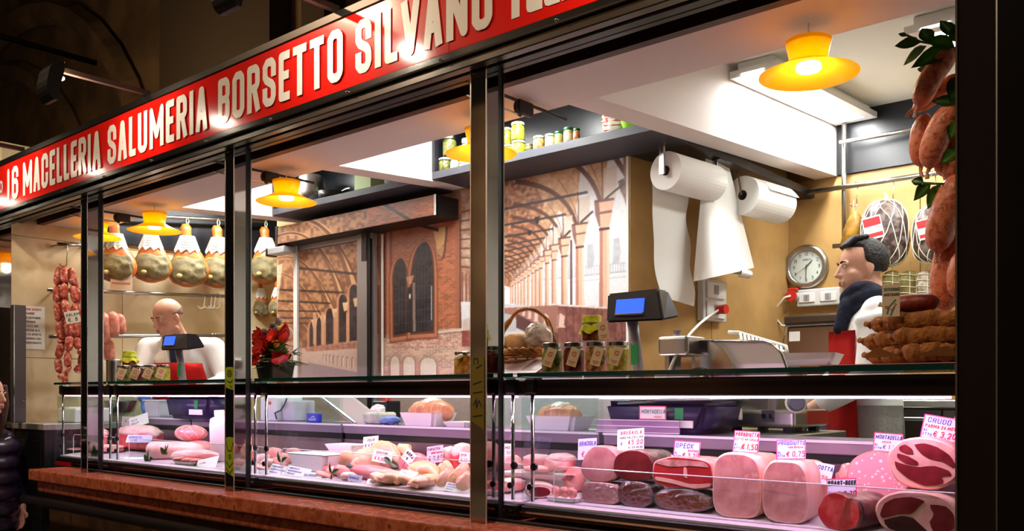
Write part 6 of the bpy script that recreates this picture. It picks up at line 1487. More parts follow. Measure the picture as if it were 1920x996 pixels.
face_poly(sp, [(1226, 906), (1262, 910), (1300, 918), (1334, 912), (1338, 904), (1300, 910), (1262, 902), (1228, 898)], M_crfat, 'fat_edge', box_=bx); face_poly(sp, [(1226, 872), (1240, 862), (1320, 862), (1336, 874), (1300, 872), (1262, 877)], M_speckr, 'fat_cap', box_=bx); face_poly(sp, [(1284, 876), (1290, 876), (1292, 898), (1284, 896)], M_crfat, 'fat_vein', box_=bx)
h1 = loaf('cooked_ham', 'ham', 'tall cooked ham with pale pink cut face under the 1,50 card', 1336, 1426, 849, 982, .185, .25, M_hamr, M_hamf, sup(3.6, .03, 7, -.03), .86, 2, s_low(.185))
h2 = loaf('cooked_ham', 'ham', 'second cooked ham, leaning right, under the 0,75 card', 1430, 1515, 864, 990, .180, .26, M_hamr, M_hamf, sup(3.2, .05, 8, -.05), .86, 5, s_low(.18))
loaf('roast_beef', 'roast beef', 'dark crusted roast beef with red cut face behind its card', 1526, 1622, 925, 1000, .165, .19, M_rbr, M_rbf, sup(2.3, .12, 9, -.1), .8, -18, s_low(.165))
mo = loaf('mortadella', 'sausage', 'large mortadella with white fat spots between roast beef and hams', 1588, 1705, 846, 962, .375, .15, M_mortr, M_mort, sup(2.1, .03, 10), .9, 5, D(.375)+.02)
obj('support', box(B(), -.06, .06, .01, .14, -.0195, -.0005), M_white, mo)
lo = loaf('raw_ham', 'ham', 'lower cut raw ham with dark bone hollow at the case end', 1640, 1800, 922, 1006, .165, .20, M_crfat, M_crfat, sup(2.3, .05, 11), .8, 0, s_low(.165)); bx = (500, 1160, 700, 1010)
face_poly(lo, [(530, 880), (560, 800), (640, 752), (780, 730), (905, 748), (850, 800), (800, 850), (700, 855), (560, 900)], M_crf, 'muscle', box_=bx); face_poly(lo, [(930, 775), (1060, 775), (1125, 820), (1140, 900), (1080, 980), (980, 975), (935, 900), (980, 845)], M_crf, 'muscle', box_=bx); face_poly(lo, [(548, 915), (700, 870), (800, 872), (880, 930), (960, 988), (760, 995), (620, 975)], M_crd, 'bone_hollow', box_=bx)
hi = loaf('raw_ham', 'ham', 'upper cut raw ham with dark muscles and pink fat rim at right', 1664, 1802, 821, 922, .20, .20, M_crfat, M_crfat, sup(2.2, .06, 12, .02), .8, 0, max(top_of(lo), 0)); bx = (605, 1190, 250, 690)
for P in ([(692, 330), (740, 300), (800, 335), (825, 385), (760, 388), (700, 362)], [(815, 305), (900, 285), (1000, 310), (1100, 370), (1160, 450), (1150, 500), (1060, 440), (960, 425), (890, 390)], [(672, 385), (760, 402), (850, 450), (865, 482), (760, 478), (685, 432)], [(648, 455), (740, 484), (860, 502), (980, 480), (1100, 512), (1140, 560), (1040, 570), (1080, 630), (930, 670), (790, 620), (680, 535)]): face_poly(hi, P, M_crf, 'muscle', box_=bx)
# ---- generic blobs of raw meat
M_pork = mat('raw_pork', (226, 120, 116), .3, c2=(240, 170, 160), c3=(206, 90, 92), scale=10, detail=5, bump=.15, bscale=18); M_porkf = mat('pork_fat', (246, 206, 196), .3, c2=(236, 170, 160), scale=10, bump=.1); M_beef = mat('raw_beef', (196, 40, 44), .3, c2=(226, 100, 96), c3=(160, 24, 30), scale=14, detail=5, bump=.15); M_chick = mat('chicken_skin', (240, 178, 130), .35, c2=(246, 196, 168), c3=(232, 160, 100), scale=9, detail=4, bump=.15, bscale=30); M_chickp = mat('chicken_pink', (236, 168, 150), .35, c2=(246, 196, 160), scale=9, bump=.12); M_loin = mat('loin_pink', (228, 110, 120), .28, c2=(238, 150, 150), c3=(206, 80, 96), scale=8, bump=.1)
def mblob(name, cat, lab, u0, u1, v0, v1, Y, dy, m, amp=.12, rot=0, seed=0, sub=4, ground=True, grp=None, fr=7, zb=None, yaw=0, shape=None):
    um = (u0+u1)/2; x0, x1 = at(u0, v1, Y).x, at(u1, v1, Y).x; zt = at(um, v0, Y).z; zq = D(Y)+.001 if ground else at(um, v1, Y).z
    if zb is not None: zq = zb
    sx, sz = (x1-x0)/2, max(.008, (zt-zq)/2)
    t = thing(name, lab, cat, ((x0+x1)/2, Y, zq), (0, 0, math.radians(yaw)), grp)
    def flat(p):
        p = p.copy(); p.z = max(p.z, -.86); return p
    obj('flesh', blob(B(), TRS((0, 0, sz*.9), (0, math.radians(rot), 0), (sx, dy, sz)), sub, amp, fr, seed, shape), m, t, True)
    t['_s'] = (sx, dy, sz); return t
def slab(name, cat, lab, u0, u1, v0, v1, Y, dy, mtop, mside, zb=None, seed=0, yaw=0):
    """thick cut: fat cap above, red meat band below"""
    um = (u0+u1)/2; x0, x1 = at(u0, v1, Y).x, at(u1, v1, Y).x; zq = D(Y)+.001 if zb is None else zb; H = max(.02, at(um, v0, Y).z-zq); sx = (x1-x0)/2
    t = thing(name, lab, cat, ((x0+x1)/2, Y, zq), (0, 0, math.radians(yaw)))
    obj('lean', blob(B(), TRS((0, 0, H*.42), (0, 0, 0), (sx, dy, H*.42)), 4, .12, 7, seed, lambda p: Vector((p.x, p.y, math.copysign(abs(p.z)**.5, p.z)))), mside, t, True)
    obj('fat_cap', blob(B(), TRS((sx*.02, .004, H*.72), (0, 0, 0), (sx*.99, dy*1.02, H*.3)), 4, .12, 7, seed+1), mtop, t, True)
    return t
def bird(lab, u0, u1, v0, v1, Y, flip=1, m=None, zb=None, yaw=0):
    um = (u0+u1)/2; x0, x1 = at(u0, v1, Y).x, at(u1, v1, Y).x; zq = D(Y)+.001 if zb is None else zb; H = max(.03, at(um, v0, Y).z-zq); sx = (x1-x0)/2; m = m or M_chick
    t = thing('plucked_chicken', lab, 'chicken', ((x0+x1)/2, Y, zq), (0, 0, math.radians(yaw)), 'plucked chickens in the middle case')
    obj('body', blob(B(), TRS((-sx*.12*flip, 0, H*.5), (0, .10*flip, 0), (sx*.82, .062, H*.52)), 4, .10, 8, u0, lambda p: Vector((p.x, p.y*(1-.38*p.x*flip), p.z*(1-.34*p.x*flip)))), m, t, True)
    for s in (-1, 1):
        obj('leg', tube(B(), [(sx*.0*flip, s*.042, H*.50), (sx*.30*flip, s*.050, H*.72), (sx*.62*flip, s*.046, H*.74), (sx*.95*flip, s*.034, H*.42), (sx*1.06*flip, s*.032, H*.36)], [.012, H*.26, H*.24, .010, .013], 12), m, t, True); obj('wing', tube(B(), [(-sx*.45*flip, s*.052, H*.6), (-sx*.15*flip, s*.062, H*.38), (-sx*.5*flip, s*.058, H*.25)], [.014, .013, .009], 8), m, t, True)
    return t
# right case, left end
t = foam_tray((at(1020, 900, .34).x, .36, D(.36)+.035), .30, .20, .018, .12, 'white tray of fatty pork cuts at the left of the right case'); obj('riser', box(B(), -.11, .11, -.07, .07, -.034, -.0005), M_white, t)
zt3 = D(.36)+.055
slab('pork_cut', 'pork', 'marbled pork cut with white fat at the front of the tray', 985, 1036, 876, 898, .315, .045, M_porkf, M_pork, zt3, 1); slab('pork_cut', 'pork', 'pork chop with round lean eye at the tray right side', 1028, 1074, 850, 888, .345, .05, M_porkf, M_pork, zt3, 2); slab('pork_cut', 'pork', 'pork cut with fat cap at the back of the tray', 984, 1030, 852, 880, .40, .045, M_porkf, M_loin, zt3, 3)
rp = loaf('rolled_belly', 'pork', 'rolled pork belly with pale rind and dark cut end', 990, 1034, 908, 950, .19, .16, M_porkf, M_crd, sup(2.2, .06, 20), .95, 38, s_low(.19)); w_, h_ = rp['_wh']
obj('lean_band', (lambda bm: prism(bm, [(x*w_*.90, h_+z*h_*.90) for x, z in sup(2.2, .06, 20)], 'y', -.0028, -.0016))(B()), M_porkf, rp); obj('lean_core', (lambda bm: prism(bm, [(x*w_*.7, h_*.94+z*h_*.66) for x, z in sup(2.2, .06, 20)], 'y', -.0040, -.0029))(B()), M_crf, rp)
t = foam_tray((at(1056, 950, .185).x, .19, s_low(.19)), .12, .05, .012, 0, 'small white dish with pink meat slices beside the wrapped pieces')
for k_, (dx, r_) in enumerate(((-.03, .2), (.0, -.3), (.03, .4))): p = thing('meat_slice', ['left', 'middle', 'right'][k_]+' pink rolled meat slice on the small white dish', 'meat slice', (t.location.x+dx, .19, s_low(.19)+.0125)); obj('slice', blob(B(), TRS((0, 0, .015), (.3, r_, 0), (.018, .012, .017)), 3, .35, 8, k_), M_pork, p, True)
mblob('pork_joint', 'pork', 'smooth pork joint standing behind the rolled belly', 1062, 1094, 872, 925, .33, .04, M_pork, .1, 0, 5); slab('pork_cut', 'pork', 'pork cut seen between post and case divider, lower one', 944, 976, 896, 925, .25, .05, M_porkf, M_pork, None, 8); mblob('pork_joint', 'pork', 'round pink joint right beside the black post edge', 906, 934, 820, 880, .30, .05, M_loin, .15, 0, 6, zb=None); mblob('pork_joint', 'pork', 'pale pork joint behind the card between the posts', 944, 974, 848, 885, .42, .05, M_porkf, .15, 0, 7)
# packs lying behind on the low rear shelf
for i, (u0, u1) in enumerate(((1352, 1420), (1424, 1500), (1506, 1560), (1566, 1640))): mblob('wrapped_joint', 'meat', ['first', 'second', 'third', 'fourth'][i]+' from the left of the wrapped pink joints at the case back', u0, u1, 862, 900, .48, .04, mat('wrapped_joint_pink', (206, 140, 140), .25, c2=(176, 96, 100), scale=14, bump=.5, bscale=26), .25, 0, i, grp='wrapped joints at the back of the right case', zb=D(.48)+.001)
# ---- middle case
t = foam_tray((at(596, 870, .30).x, .31, D(.31)+.001), 118*mpp(596, .31), .15, 30*mpp(596, .31), 0, 'large white plastic box at the left of the poultry'); obj('lid', box(B(), -58*mpp(596, .31), 58*mpp(596, .31), -.073, .073, 30*mpp(596, .31)+.0005, 30*mpp(596, .31)+.005, bev=.002), M_tray, t)
t = foam_tray((at(650, 850, .45).x, .46, D(.46)+.06), 90*mpp(650, .46), .12, .03, 0, 'white plastic box behind the large one beside the poultry'); obj('riser', box(B(), -.1, .1, -.05, .05, -.0595, -.0005), M_white, t)
bird('plucked chicken at the back behind the card priced 4,80', 700, 757, 830, 872, .44, 1, None, D(.44)+.001); bird('plucked chicken at the back left beside the white boxes', 654, 708, 842, 884, .36, -1, None, None)
mblob('beef_round', 'beef', 'deep pink rounded beef cut in the middle of the poultry', 752, 802, 846, 890, .37, .05, M_loin, .07, 0, 3); mblob('pork_loin', 'pork', 'long smooth pink pork loin at the front of the poultry', 662, 752, 872, 912, .24, .045, M_loin, .10, 4, 4)
bird('plucked chicken at the front right of the pork loin', 706, 770, 884, 922, .195, 1, M_chickp); bird('front plucked chicken behind the printed card at right', 758, 822, 890, 930, .19, -1, None); bird('plucked chicken in the second row right of the beef', 774, 832, 868, 905, .29, 1, None)
for i, (u0, u1, v0, v1, Y, r) in enumerate(((822, 846, 876, 930, .20, 14), (842, 864, 872, 928, .205, 22), (860, 884, 880, 932, .19, 18), (826, 850, 860, 905, .28, -16), (852, 880, 862, 905, .28, 10))): mblob('chicken_breast', 'chicken', ['front left yellow tinged chicken breast at the right of the poultry', 'tall chicken breast in the middle of the breasts', 'chicken breast next to the thick chrome post', 'chicken breast in the rear row, orange at its edge', 'rear right chicken breast under the pale joint'][i], u0, u1, v0, v1, Y, .022, (M_chickp, M_chick)[i % 2], .12, r, i, grp='chicken breasts by the thick post', shape=lambda p: Vector((p.x*(1-.42*p.z)+.18*math.sin(p.z*2), p.y*(1-.2*p.z), p.z)))
for i, (u0, u1, v0, v1) in enumerate(((832, 856, 838, 866), (850, 884, 832, 862))): slab('rib_piece', 'pork', ('small rib piece with white bone end behind the breasts', 'red and white rib piece at the back by the post')[i], u0, u1, v0, v1, .43, .05, M_porkf, M_beef if i else M_pork, None, i)
def pile(name, cat, labs, items, m, grp):
    for i, (u0, u1, v0, v1, Y, r) in enumerate(items): mblob(name, cat, labs[i], u0, u1, v0, v1, Y, .022, m if not isinstance(m, list) else m[i % len(m)], .2, r, i, 3, grp=grp, zb=at((u0+u1)/2, v1, Y).z if v1 < 868 else None)
G1 = 'pieces of cut pork left of the white box'
pile('pork_piece', 'pork', ['pork piece lowest at the front left of the white box', 'pork piece at the back left of the white box', 'pork piece touching the corner of the white box', 'pale pork piece behind the bay leaf', 'pink pork piece left of the bay leaf', 'topmost pork piece of the pile by the white box', 'flat pork piece at the back of the pile'],
     [(474, 505, 872, 896, .24, 10), (478, 506, 850, 880, .34, -8), (512, 538, 858, 884, .30, 12), (520, 548, 848, 872, .38, 5), (486, 512, 860, 886, .28, -15), (500, 532, 838, 870, .42, 6), (536, 566, 838, 866, .45, 0)], [M_pork, M_porkf, M_pork], G1)
pile('bone_piece', 'pork', ['bony pork piece left of the cut rabbit card', 'pork rib end in front of the white box', 'bony pork piece under the bay leaf', 'pale pork piece behind the loin card', 'fatty pork piece at the front left of the loin'],
     [(592, 622, 884, 908, .20, 10), (612, 640, 874, 902, .24, -10), (628, 658, 872, 906, .22, 14), (640, 668, 884, 912, .19, 0), (600, 628, 868, 890, .27, 8)], [M_pork, M_porkf], 'bony pork pieces in front of the white box')
slab('pork_cut', 'pork', 'pork strips at the left end, seen between the post and the divider', 444, 470, 836, 880, .36, .06, M_porkf, M_pork, None, 14)
# ---- left case
bj = slab('beef_joint', 'beef', 'big beef joint with fat cap and red left side', 222, 300, 798, 852, .40, .06, M_porkf, M_beef, None, 4); nr = mblob('netted_roast', 'roast', 'round pink roast in white netting on top of a joint', 334, 382, 796, 826, .40, .055, M_loin, .04, 0, 2, ground=False)
bm = B(); sx, dy_, sz = nr['_s']
for q in range(9):
    for s in (1, -1): tube(bm, [(sx*1.02*math.cos(lat)*math.cos(lon), dy_*1.02*math.cos(lat)*math.sin(lon), sz*.9+sz*1.02*math.sin(lat)) for lat, lon in [(-1.3+2.6*j/12, 2*PI*q/9+s*1.2*j/12) for j in range(13)]], .0013, 4)
obj('net', bm, M_net, nr); nr_z = nr.location.z
mblob('pork_joint', 'pork', 'pale pink joint carrying the netted roast', 352, 396, 824, 850, .40, .06, M_pork, .08, 0, 9)
nr.location.z = max(nr.location.z, D(.4)+.003+2*.0)
lp = loaf('bone_in_loin', 'pork', 'pork loin with round marrow bone cut end, on the left case', 275, 292, 828, 852, .22, .30, M_porkf, M_beef, sup(2.1, .05, 22), 1.0, -62, s_low(.22)); w_, h_ = lp['_wh']; obj('marrow_bone', lathe(B(), [(0, 0), (w_*.35, 0), (w_*.35, .003), (0, .003)], 12, TRS((0, -.004, h_), (-PI/2, 0, 0))), M_crfat, lp)
mblob('pork_belly_strip', 'pork', 'long pale pork belly strip at the front of the left case', 318, 412, 842, 868, .26, .03, M_porkf, .10, -3, 12)
t = foam_tray((at(352, 872, .19).x, .20, s_low(.2)), 96*mpp(352, .2), .07, .012, 0, 'flat white dish of thin red meat slices in the left case')
for q in range(6): p = thing('meat_slice', ['first', 'second', 'third', 'fourth', 'fifth', 'last'][q]+' from the left of the thin red slices on the white dish', 'meat slice', (t.location.x+(-.10+.04*q), .20, s_low(.2)+.0125), (0, 0, .3), 'thin slices on the flat dish'); obj('slice', blob(B(), TRS((0, 0, .008), (0, -.2, 0), (.026, .03, .007)), 3, .25, 9, q), (M_pork, M_beef)[q % 2], p, True)
c = at(415, 850, .33); t = thing('white_container', 'tall white plastic container right of the netted roast', 'container', (c.x, .33, D(.33)+.001)); obj('body', lathe(B(), [(.05, 0), (.055, .17), (.05, .20), (.03, .21), (.03, .235), (0, .237)], 24), M_tray, t, True); obj('cap', lathe(B(), [(.033, .215), (.033, .24), (0, .242)], 20), M_white, t)
slab('pork_cut', 'pork', 'fatty pork cut low at the left end of the left case', 190, 224, 834, 862, .30, .06, M_porkf, M_pork, None, 17)
mblob('pork_joint', 'pork', 'pink joint in the short far left case at the back', 118, 154, 800, 836, .40, .08, M_pork, .1, 0, 31); slab('pork_cut', 'pork', 'striped pork belly in the short far left case', 160, 192, 800, 842, .30, .06, M_porkf, M_pork, None, 18); mblob('pork_joint', 'pork', 'pale joint low in the short far left case', 118, 156, 838, 858, .25, .06, M_porkf, .1, 0, 33)
# ---- bay leaves lying about
M_bay = mat('bay_green', (38, 72, 34), .35, c2=(60, 98, 44), scale=14)
def sprig(lab, u, v, Y, dirs, L, w_, zoff=0, m=None, nm='bay_sprig', loc=None, roll=None, grp='bay sprigs among the meat'):
    p = loc or at(u, v, Y); t = thing(nm, lab, 'bay leaves', p, (0, 0, 0), grp)
    for d in dirs: obj('leaf', leaf(B(), (0, 0, 0), d, L*(.85+.3*rnd.random()), w_, curl=.12, up=(-.3, -1, .3)), m or M_bay, t)
    obj('stem', tube(B(), [(0, 0, -.004), (.004, .004, .01)], .0022, 5), M_leafg, t); return t
sprig('bay sprig with three leaves left of the white box', 527, 868, .20, [(-.5, -.1, .9), (.8, -.1, .5), (-.2, 0, -.6), (.3, 0, -.8)], .06, .024)
sprig('single dark bay leaf among the bony pieces', 622, 888, .18, [(-.3, -.1, .9), (.9, -.1, .4), (.1, -.1, -.6)], .05, .02); sprig('bay leaf tucked under the loin beside the beef round', 734, 868, .30, [(.9, -.2, -.2), (-.8, 0, .3)], .05, .024); sprig('pointed green leaf below the netted roast', 312, 852, .19, [(.5, -.2, .8), (-.7, -.2, .5), (.1, -.2, .9)], .055, .03); sprig('broad green leaves at the front of the left case', 280, 866, .175, [(-.7, -.2, .6), (.7, -.2, .3), (.1, -.2, .8)], .06, .035); sprig('small green leaf left of the second black post edge', 450, 862, .22, [(.3, -.2, -.6), (.6, 0, .3)], .04, .026)
# ================================================================== price cards
M_pinkb = mat('border_pink', (226, 70, 120), .6); M_lil = mat('lilac_card', (214, 204, 232), .6)
def pc_(u0, u1, v0, v1, Y, lines, label, tilt=12, roll=0, border=None, paper=None, yaw=6):
    um = (u0+u1)/2; k = mpp(um, Y); p = at(um, v1, Y); x0, x1 = at(u0, v1, Y).x, at(u1, v1, Y).x
    return card(p, abs(x1-x0)*.98, (v1-v0)*k, yaw, lines, label, tilt=tilt, roll=roll, border=border, paper=paper or M_paper, grp='handwritten price cards in the cases', stick=.03)
pc_(1084, 1117, 822, 862, .31, [('BRACIOLA', .08, .66, .22, M_inkb, .016), ('€ 75', .2, .14, .26, M_inkr, .016)], 'small card reading BRACIOLA behind the pale ham end', roll=-5, paper=M_lil)
pc_(1158, 1206, 804, 844, .245, [('BRESAOLA', .12, .74, .18, M_inkr, .018), ('MAG VALTELLINA', .1, .53, .13, M_ink, .012), ('€', .12, .22, .2, M_inkb, .014), ('45.00', .40, .24, .24, M_inkr, .02), ('AL KG MESE', .42, .06, .11, M_ink, .011)], 'card with red BRESAOLA and the price 45.00', roll=-5)
pc_(1219, 1258, 846, 866, .33, [('COPPA', .1, .4, .35, M_inkg, .025)], 'low white card behind the speck', tilt=35, roll=14)
pc_(1262, 1309, 827, 863, .235, [('SPECK', .06, .62, .26, M_inkb, .02), ('NAZION.', .55, .44, .12, M_inkr, .014), ('AL', .05, .30, .12, M_inkb, .012), ('ETTO', .05, .12, .12, M_inkb, .012), ('€ 3.20', .36, .14, .25, M_inkr, .02)], 'card reading SPECK at 3.20 above the speck slab', roll=2, border=M_pinkb, paper=M_lil)
pc_(1374, 1420, 808, 849, .21, [('PROSCIUTTO', .06, .74, .19, M_inkr, .022), ('COTTO NATURALE', .05, .55, .12, M_inkr, .011), ('AL', .05, .30, .12, M_inkb, .012), ('ETTO', .05, .12, .12, M_inkb, .012), ('€ 1,50', .34, .14, .28, M_inkr, .024)], 'card with red PROSCIUTTO and the price 1,50', roll=2, border=M_pinkb)
pc_(1456, 1510, 824, 862, .21, [('PROSCIUTTO', .06, .72, .2, M_inkb, .018), ('CON SPALLA', .4, .56, .1, M_inkr, .011), ('AL', .05, .30, .12, M_inkb, .012), ('ETTO', .05, .12, .12, M_inkb, .012), ('€ 0,75', .34, .14, .28, M_inkr, .018)], 'card with blue PROSCIUTTO and the price 0,75', roll=-3, border=M_pinkb, paper=M_lil)
pc_(1520, 1556, 868, 906, .30, [('COTTA', .2, .66, .22, M_inkb, .02), ('50', .5, .2, .2, M_inkr, .016)], 'half hidden card ending in OTTA behind the second cooked ham', roll=10)
pc_(1551, 1607, 897, 939, .185, [('ROAST-BEEF', .05, .68, .22, M_ink, .026), ('AL', .05, .30, .12, M_inkb, .012), ('ETTO', .05, .12, .12, M_inkb, .012), ('€ 2,70', .36, .16, .28, M_inkr, .022)], 'card reading ROAST-BEEF at 2,70 on the dark roast', roll=-5, border=M_pinkb, paper=M_lil)
pc_(1636, 1690, 812, 848, .40, [('MORTADELLA', .06, .66, .22, M_inkb, .018), ('MEDIA', .3, .46, .12, M_inkr, .01), ('AL', .05, .30, .12, M_inkb, .012), ('ETTO', .05, .12, .12, M_inkb, .012), ('€ 1,20', .34, .14, .24, M_inkb, .015)], 'card reading MORTADELLA standing behind the spotted sausage', roll=3, border=M_pinkb)
pc_(1724, 1792, 780, 826, .25, [('CRUDO', .12, .68, .22, M_inkb, .016), ('PARMA 24 MESI', .08, .47, .14, M_inkr, .014), ('AL', .05, .30, .12, M_inkb, .012), ('ETTO', .05, .12, .12, M_inkb, .012), ('€ 3.20', .34, .12, .26, M_inkr, .02)], 'card reading CRUDO at 3.20 on the upper raw ham', roll=9, border=M_pinkb, paper=mat('pale_pink_card', (236, 206, 214), .6))
pc_(944, 962, 832, 856, .40, [('MISTO', .1, .56, .25, M_ink, .02), ('.50', .2, .15, .25, M_ink, .018)], 'white card seen between the thick post and the divider')
pc_(681, 707, 818, 842, .46, [('POLLO', .3, .6, .2, M_ink, .016), ('€ 4,80', .15, .15, .28, M_ink, .018)], 'card priced 4,80 in front of the rear chicken', roll=-6)
pc_(698, 731, 844, 868, .30, [('SPIEDINI', .15, .62, .24, M_ink, .02), ('€ 8,80', .12, .14, .3, M_inkr, .022)], 'white card on top of the pork loin', roll=6)
pc_(751, 769, 842, 866, .32, [('ROSA', .15, .55, .25, M_ink, .03), ('9', .4, .15, .25, M_ink, .03)], 'small card tilted on its corner by the beef round', roll=35)
pc_(801, 829, 836, 868, .36, [('FARAONA', .06, .74, .17, M_ink, .014), ('NOSTRANA', .28, .52, .13, M_inkr, .014), ('€ 9,80', .12, .14, .28, M_ink, .018)], 'pinkish card reading FARAONA at 9,80', roll=-8, paper=mat('pale_pink_card', (236, 206, 214), .6))
pc_(861, 882, 848, 868, .34, [('SPIN', .1, .58, .25, M_inkr, .02), ('8,00', .15, .12, .3, M_ink, .02)], 'white card at the right behind the chicken breasts')
pc_(651, 674, 890, 913, .165, [('CONIGLIO', .06, .62, .2, M_inkb, .018), ('9,00', .25, .14, .3, M_inkr, .018)], 'lilac card reading CONIGLIO at the front of the case', roll=4, paper=M_lil)
pc_(685, 718, 897, 914, .165, [('PETTO', .15, .5, .28, M_inkb, .02), ('TACCHINO', .15, .15, .22, M_ink, .018)], 'white slanted card in front of the pink loin', tilt=35)
pc_(747, 776, 880, 895, .20, [('POLLO', .2, .4, .3, M_inkg, .02)], 'folded white card lying on the front chickens', tilt=40, roll=6)
def printed(u0, u1, v0, v1, Y, lab, tilt=30, roll=5):
    return pc_(u0, u1, v0, v1, Y, [('CARNI SCELTE', .06, .78, .12, M_inkb, .012), ('ALLEVATO IN ITALIA', .06, .58, .11, M_inkb, .011), ('MACELLATO', .06, .38, .1, M_inkb, .01), ('SEZIONATO IN ITALIA', .06, .14, .1, M_ink, .012)], lab, tilt, roll)
printed(783, 826, 900, 925, .165, 'printed label leaning at the front between chicken and breasts'); printed(831, 874, 906, 929, .165, 'printed label at the front next to the thick post'); printed(533, 571, 874, 901, .165, 'printed label right of the bay sprig')
printed(500, 526, 869, 898, .165, 'printed label left of the bay sprig'); pc_(564, 598, 884, 903, .165, [('SALSICCIA', .1, .5, .28, M_inkb, .024), ('DOC', .3, .15, .2, M_ink, .015)], 'white card with blue script in front of the white box', tilt=30)
pc_(252, 272, 778, 799, .48, [('POLPA', .1, .6, .16, M_inkr, .014), ('SCELTA', .1, .3, .16, M_inkb, .014)], 'tilted card standing behind the beef joint', roll=-18, yaw=30); pc_(232, 243, 781, 799, .50, [('8', .3, .4, .3, M_inkr, .02)], 'narrow pinkish card left of the tilted one', paper=mat('pale_pink_card', (236, 206, 214), .6), yaw=30)
pc_(246, 272, 814, 830, .32, [('ARROSTO', .06, .5, .3, M_inkb, .03), ('9,90', .2, .1, .3, M_inkb, .02)], 'bluish card lying on the beef joint', tilt=30, paper=M_lil, yaw=30); pc_(226, 254, 853, 868, .165, [('VITELLO', .1, .4, .25, M_ink, .012)], 'blank looking white card at the front left of the beef joint', tilt=50, yaw=30); pc_(371, 398, 855, 882, .165, [('SVIZZERE', .1, .6, .1, M_ink, .008)], 'pale card leaning at the front right of the left case', tilt=35, roll=-12, yaw=20)
# ================================================================== people
def cap_(bm, p0, p1, r0, r1, seg=14, sx=1, sy=1):
    p0, p1 = Vector(p0), Vector(p1); n = 5; pts = []; rs = []
    d = (p1-p0); L = max(d.length, 1e-6); u = d/L
    for k in range(n+1):
        a = PI/2*(1-k/n); pts.append(p0-u*r0*math.sin(a)*.98); rs.append(max(.002, r0*math.cos(a)))
    for k in range(n+1):
        a = PI/2*k/n; pts.append(p1+u*r1*math.sin(a)*.98); rs.append(max(.002, r1*math.cos(a)))
    tube(bm, pts, rs, seg, True, sx, sy)
def ell(bm, c, s, rot=(0, 0, 0), sub=3): blob(bm, TRS(c, rot, s), sub)
def fuse(bm, vox, smooth_it=3, fac=.5):
    """one continuous skin from the overlapping shapes"""
    bmesh.ops.recalc_face_normals(bm, faces=bm.faces)
    me = bpy.data.meshes.new('tmp'); bm.to_mesh(me); bm.free(); o = bpy.data.objects.new('tmp', me); COL.objects.link(o)
    m = o.modifiers.new('r', 'REMESH'); m.mode = 'VOXEL'; m.voxel_size = vox
    s = o.modifiers.new('s', 'SMOOTH'); s.iterations = smooth_it; s.factor = fac
    dg = bpy.context.evaluated_depsgraph_get(); ev = o.evaluated_get(dg); me2 = bpy.data.meshes.new_from_object(ev)
    b2 = bmesh.new(); b2.from_mesh(me2); bpy.data.objects.remove(o); bpy.data.meshes.remove(me); bpy.data.meshes.remove(me2)
    return b2
def hand_shape(bm, wrist, d, up, curl, side, k=1.0):
    """palm, four unequal bent fingers and a thumb; d: pointing direction, up: back of the hand"""
    w_ = Vector(wrist); d = Vector(d).normalized(); up = (Vector(up)-d*Vector(up).dot(d)).normalized(); s = d.cross(up)*side
    pc = w_+d*.045*k
    for q in (-.5, 0, .5): cap_(bm, w_+d*.012*k+s*q*.03*k, w_+d*.082*k+s*q*.052*k, .013*k, .012*k, 8)
    for j, (o, L) in enumerate(((-.033, .062), (-.011, .072), (.011, .068), (.033, .052))):
        b = w_+d*.085*k+s*o*k; a = curl
        d1 = d*math.cos(a*.5)-up*math.sin(a*.5); d2 = d*math.cos(a)-up*math.sin(a); d3 = d*math.cos(a*1.5)-up*math.sin(a*1.5)
        p1 = b+d1*L*.45*k; p2 = p1+d2*L*.32*k; p3 = p2+d3*L*.23*k
        tube(bm, [b, p1, p2, p3], [.0098*k, .0092*k, .0086*k, .006*k], 8)
    tb = w_+d*.03*k-s*.026*k; t1 = tb+(d*.5-s*.75-up*.2)*.034*k; t2 = t1+(d*.85-s*.3-up*.3)*.03*k
    tube(bm, [tb, t1, t2], [.013*k, .0105*k, .008*k], 8)
M_skin = mat('skin', (214, 160, 134), .5, c2=(222, 172, 148), scale=8, sss=.08); M_hair = mat('dark_hair', (20, 15, 13), .7, c2=(44, 36, 32), scale=90, bump=.6, bscale=120); M_stub = mat('grey_stubble', (150, 122, 104), .7, c2=(128, 108, 96), scale=120); M_whiteeye = mat('eye_white', (232, 228, 222), .3); M_iris = mat('iris_brown', (52, 34, 24), .3); M_lip = mat('lip', (176, 104, 92), .5); M_brow = mat('brow', (44, 32, 26), .8); M_bhair = mat('brown_hair', (52, 34, 24), .5, c2=(78, 52, 36), scale=60, bump=.6, stretch=(1, 1, .1))
M_coat = mat('white_coat', (236, 234, 230), .8, bump=.5, bscale=9); M_apr = mat('red_apron', (206, 30, 24), .8, bump=.15, bscale=60); M_scarf = mat('navy_scarf', (20, 24, 44), .9, bump=.6, bscale=40); M_trou = mat('dark_trousers', (44, 44, 52), .85); M_shoe = mat('black_shoe', (16, 16, 16), .4); M_tie = mat('navy_shirt', (28, 36, 60), .7); M_towel = mat('white_towel', (222, 220, 214), .9, bump=.3, bscale=80); M_glove = mat('blue_glove', (40, 90, 190), .4); M_jkt = mat('purple_jacket', (42, 30, 48), .28, bump=.15, bscale=20); M_jean = mat('dark_jeans', (26, 28, 40), .85)
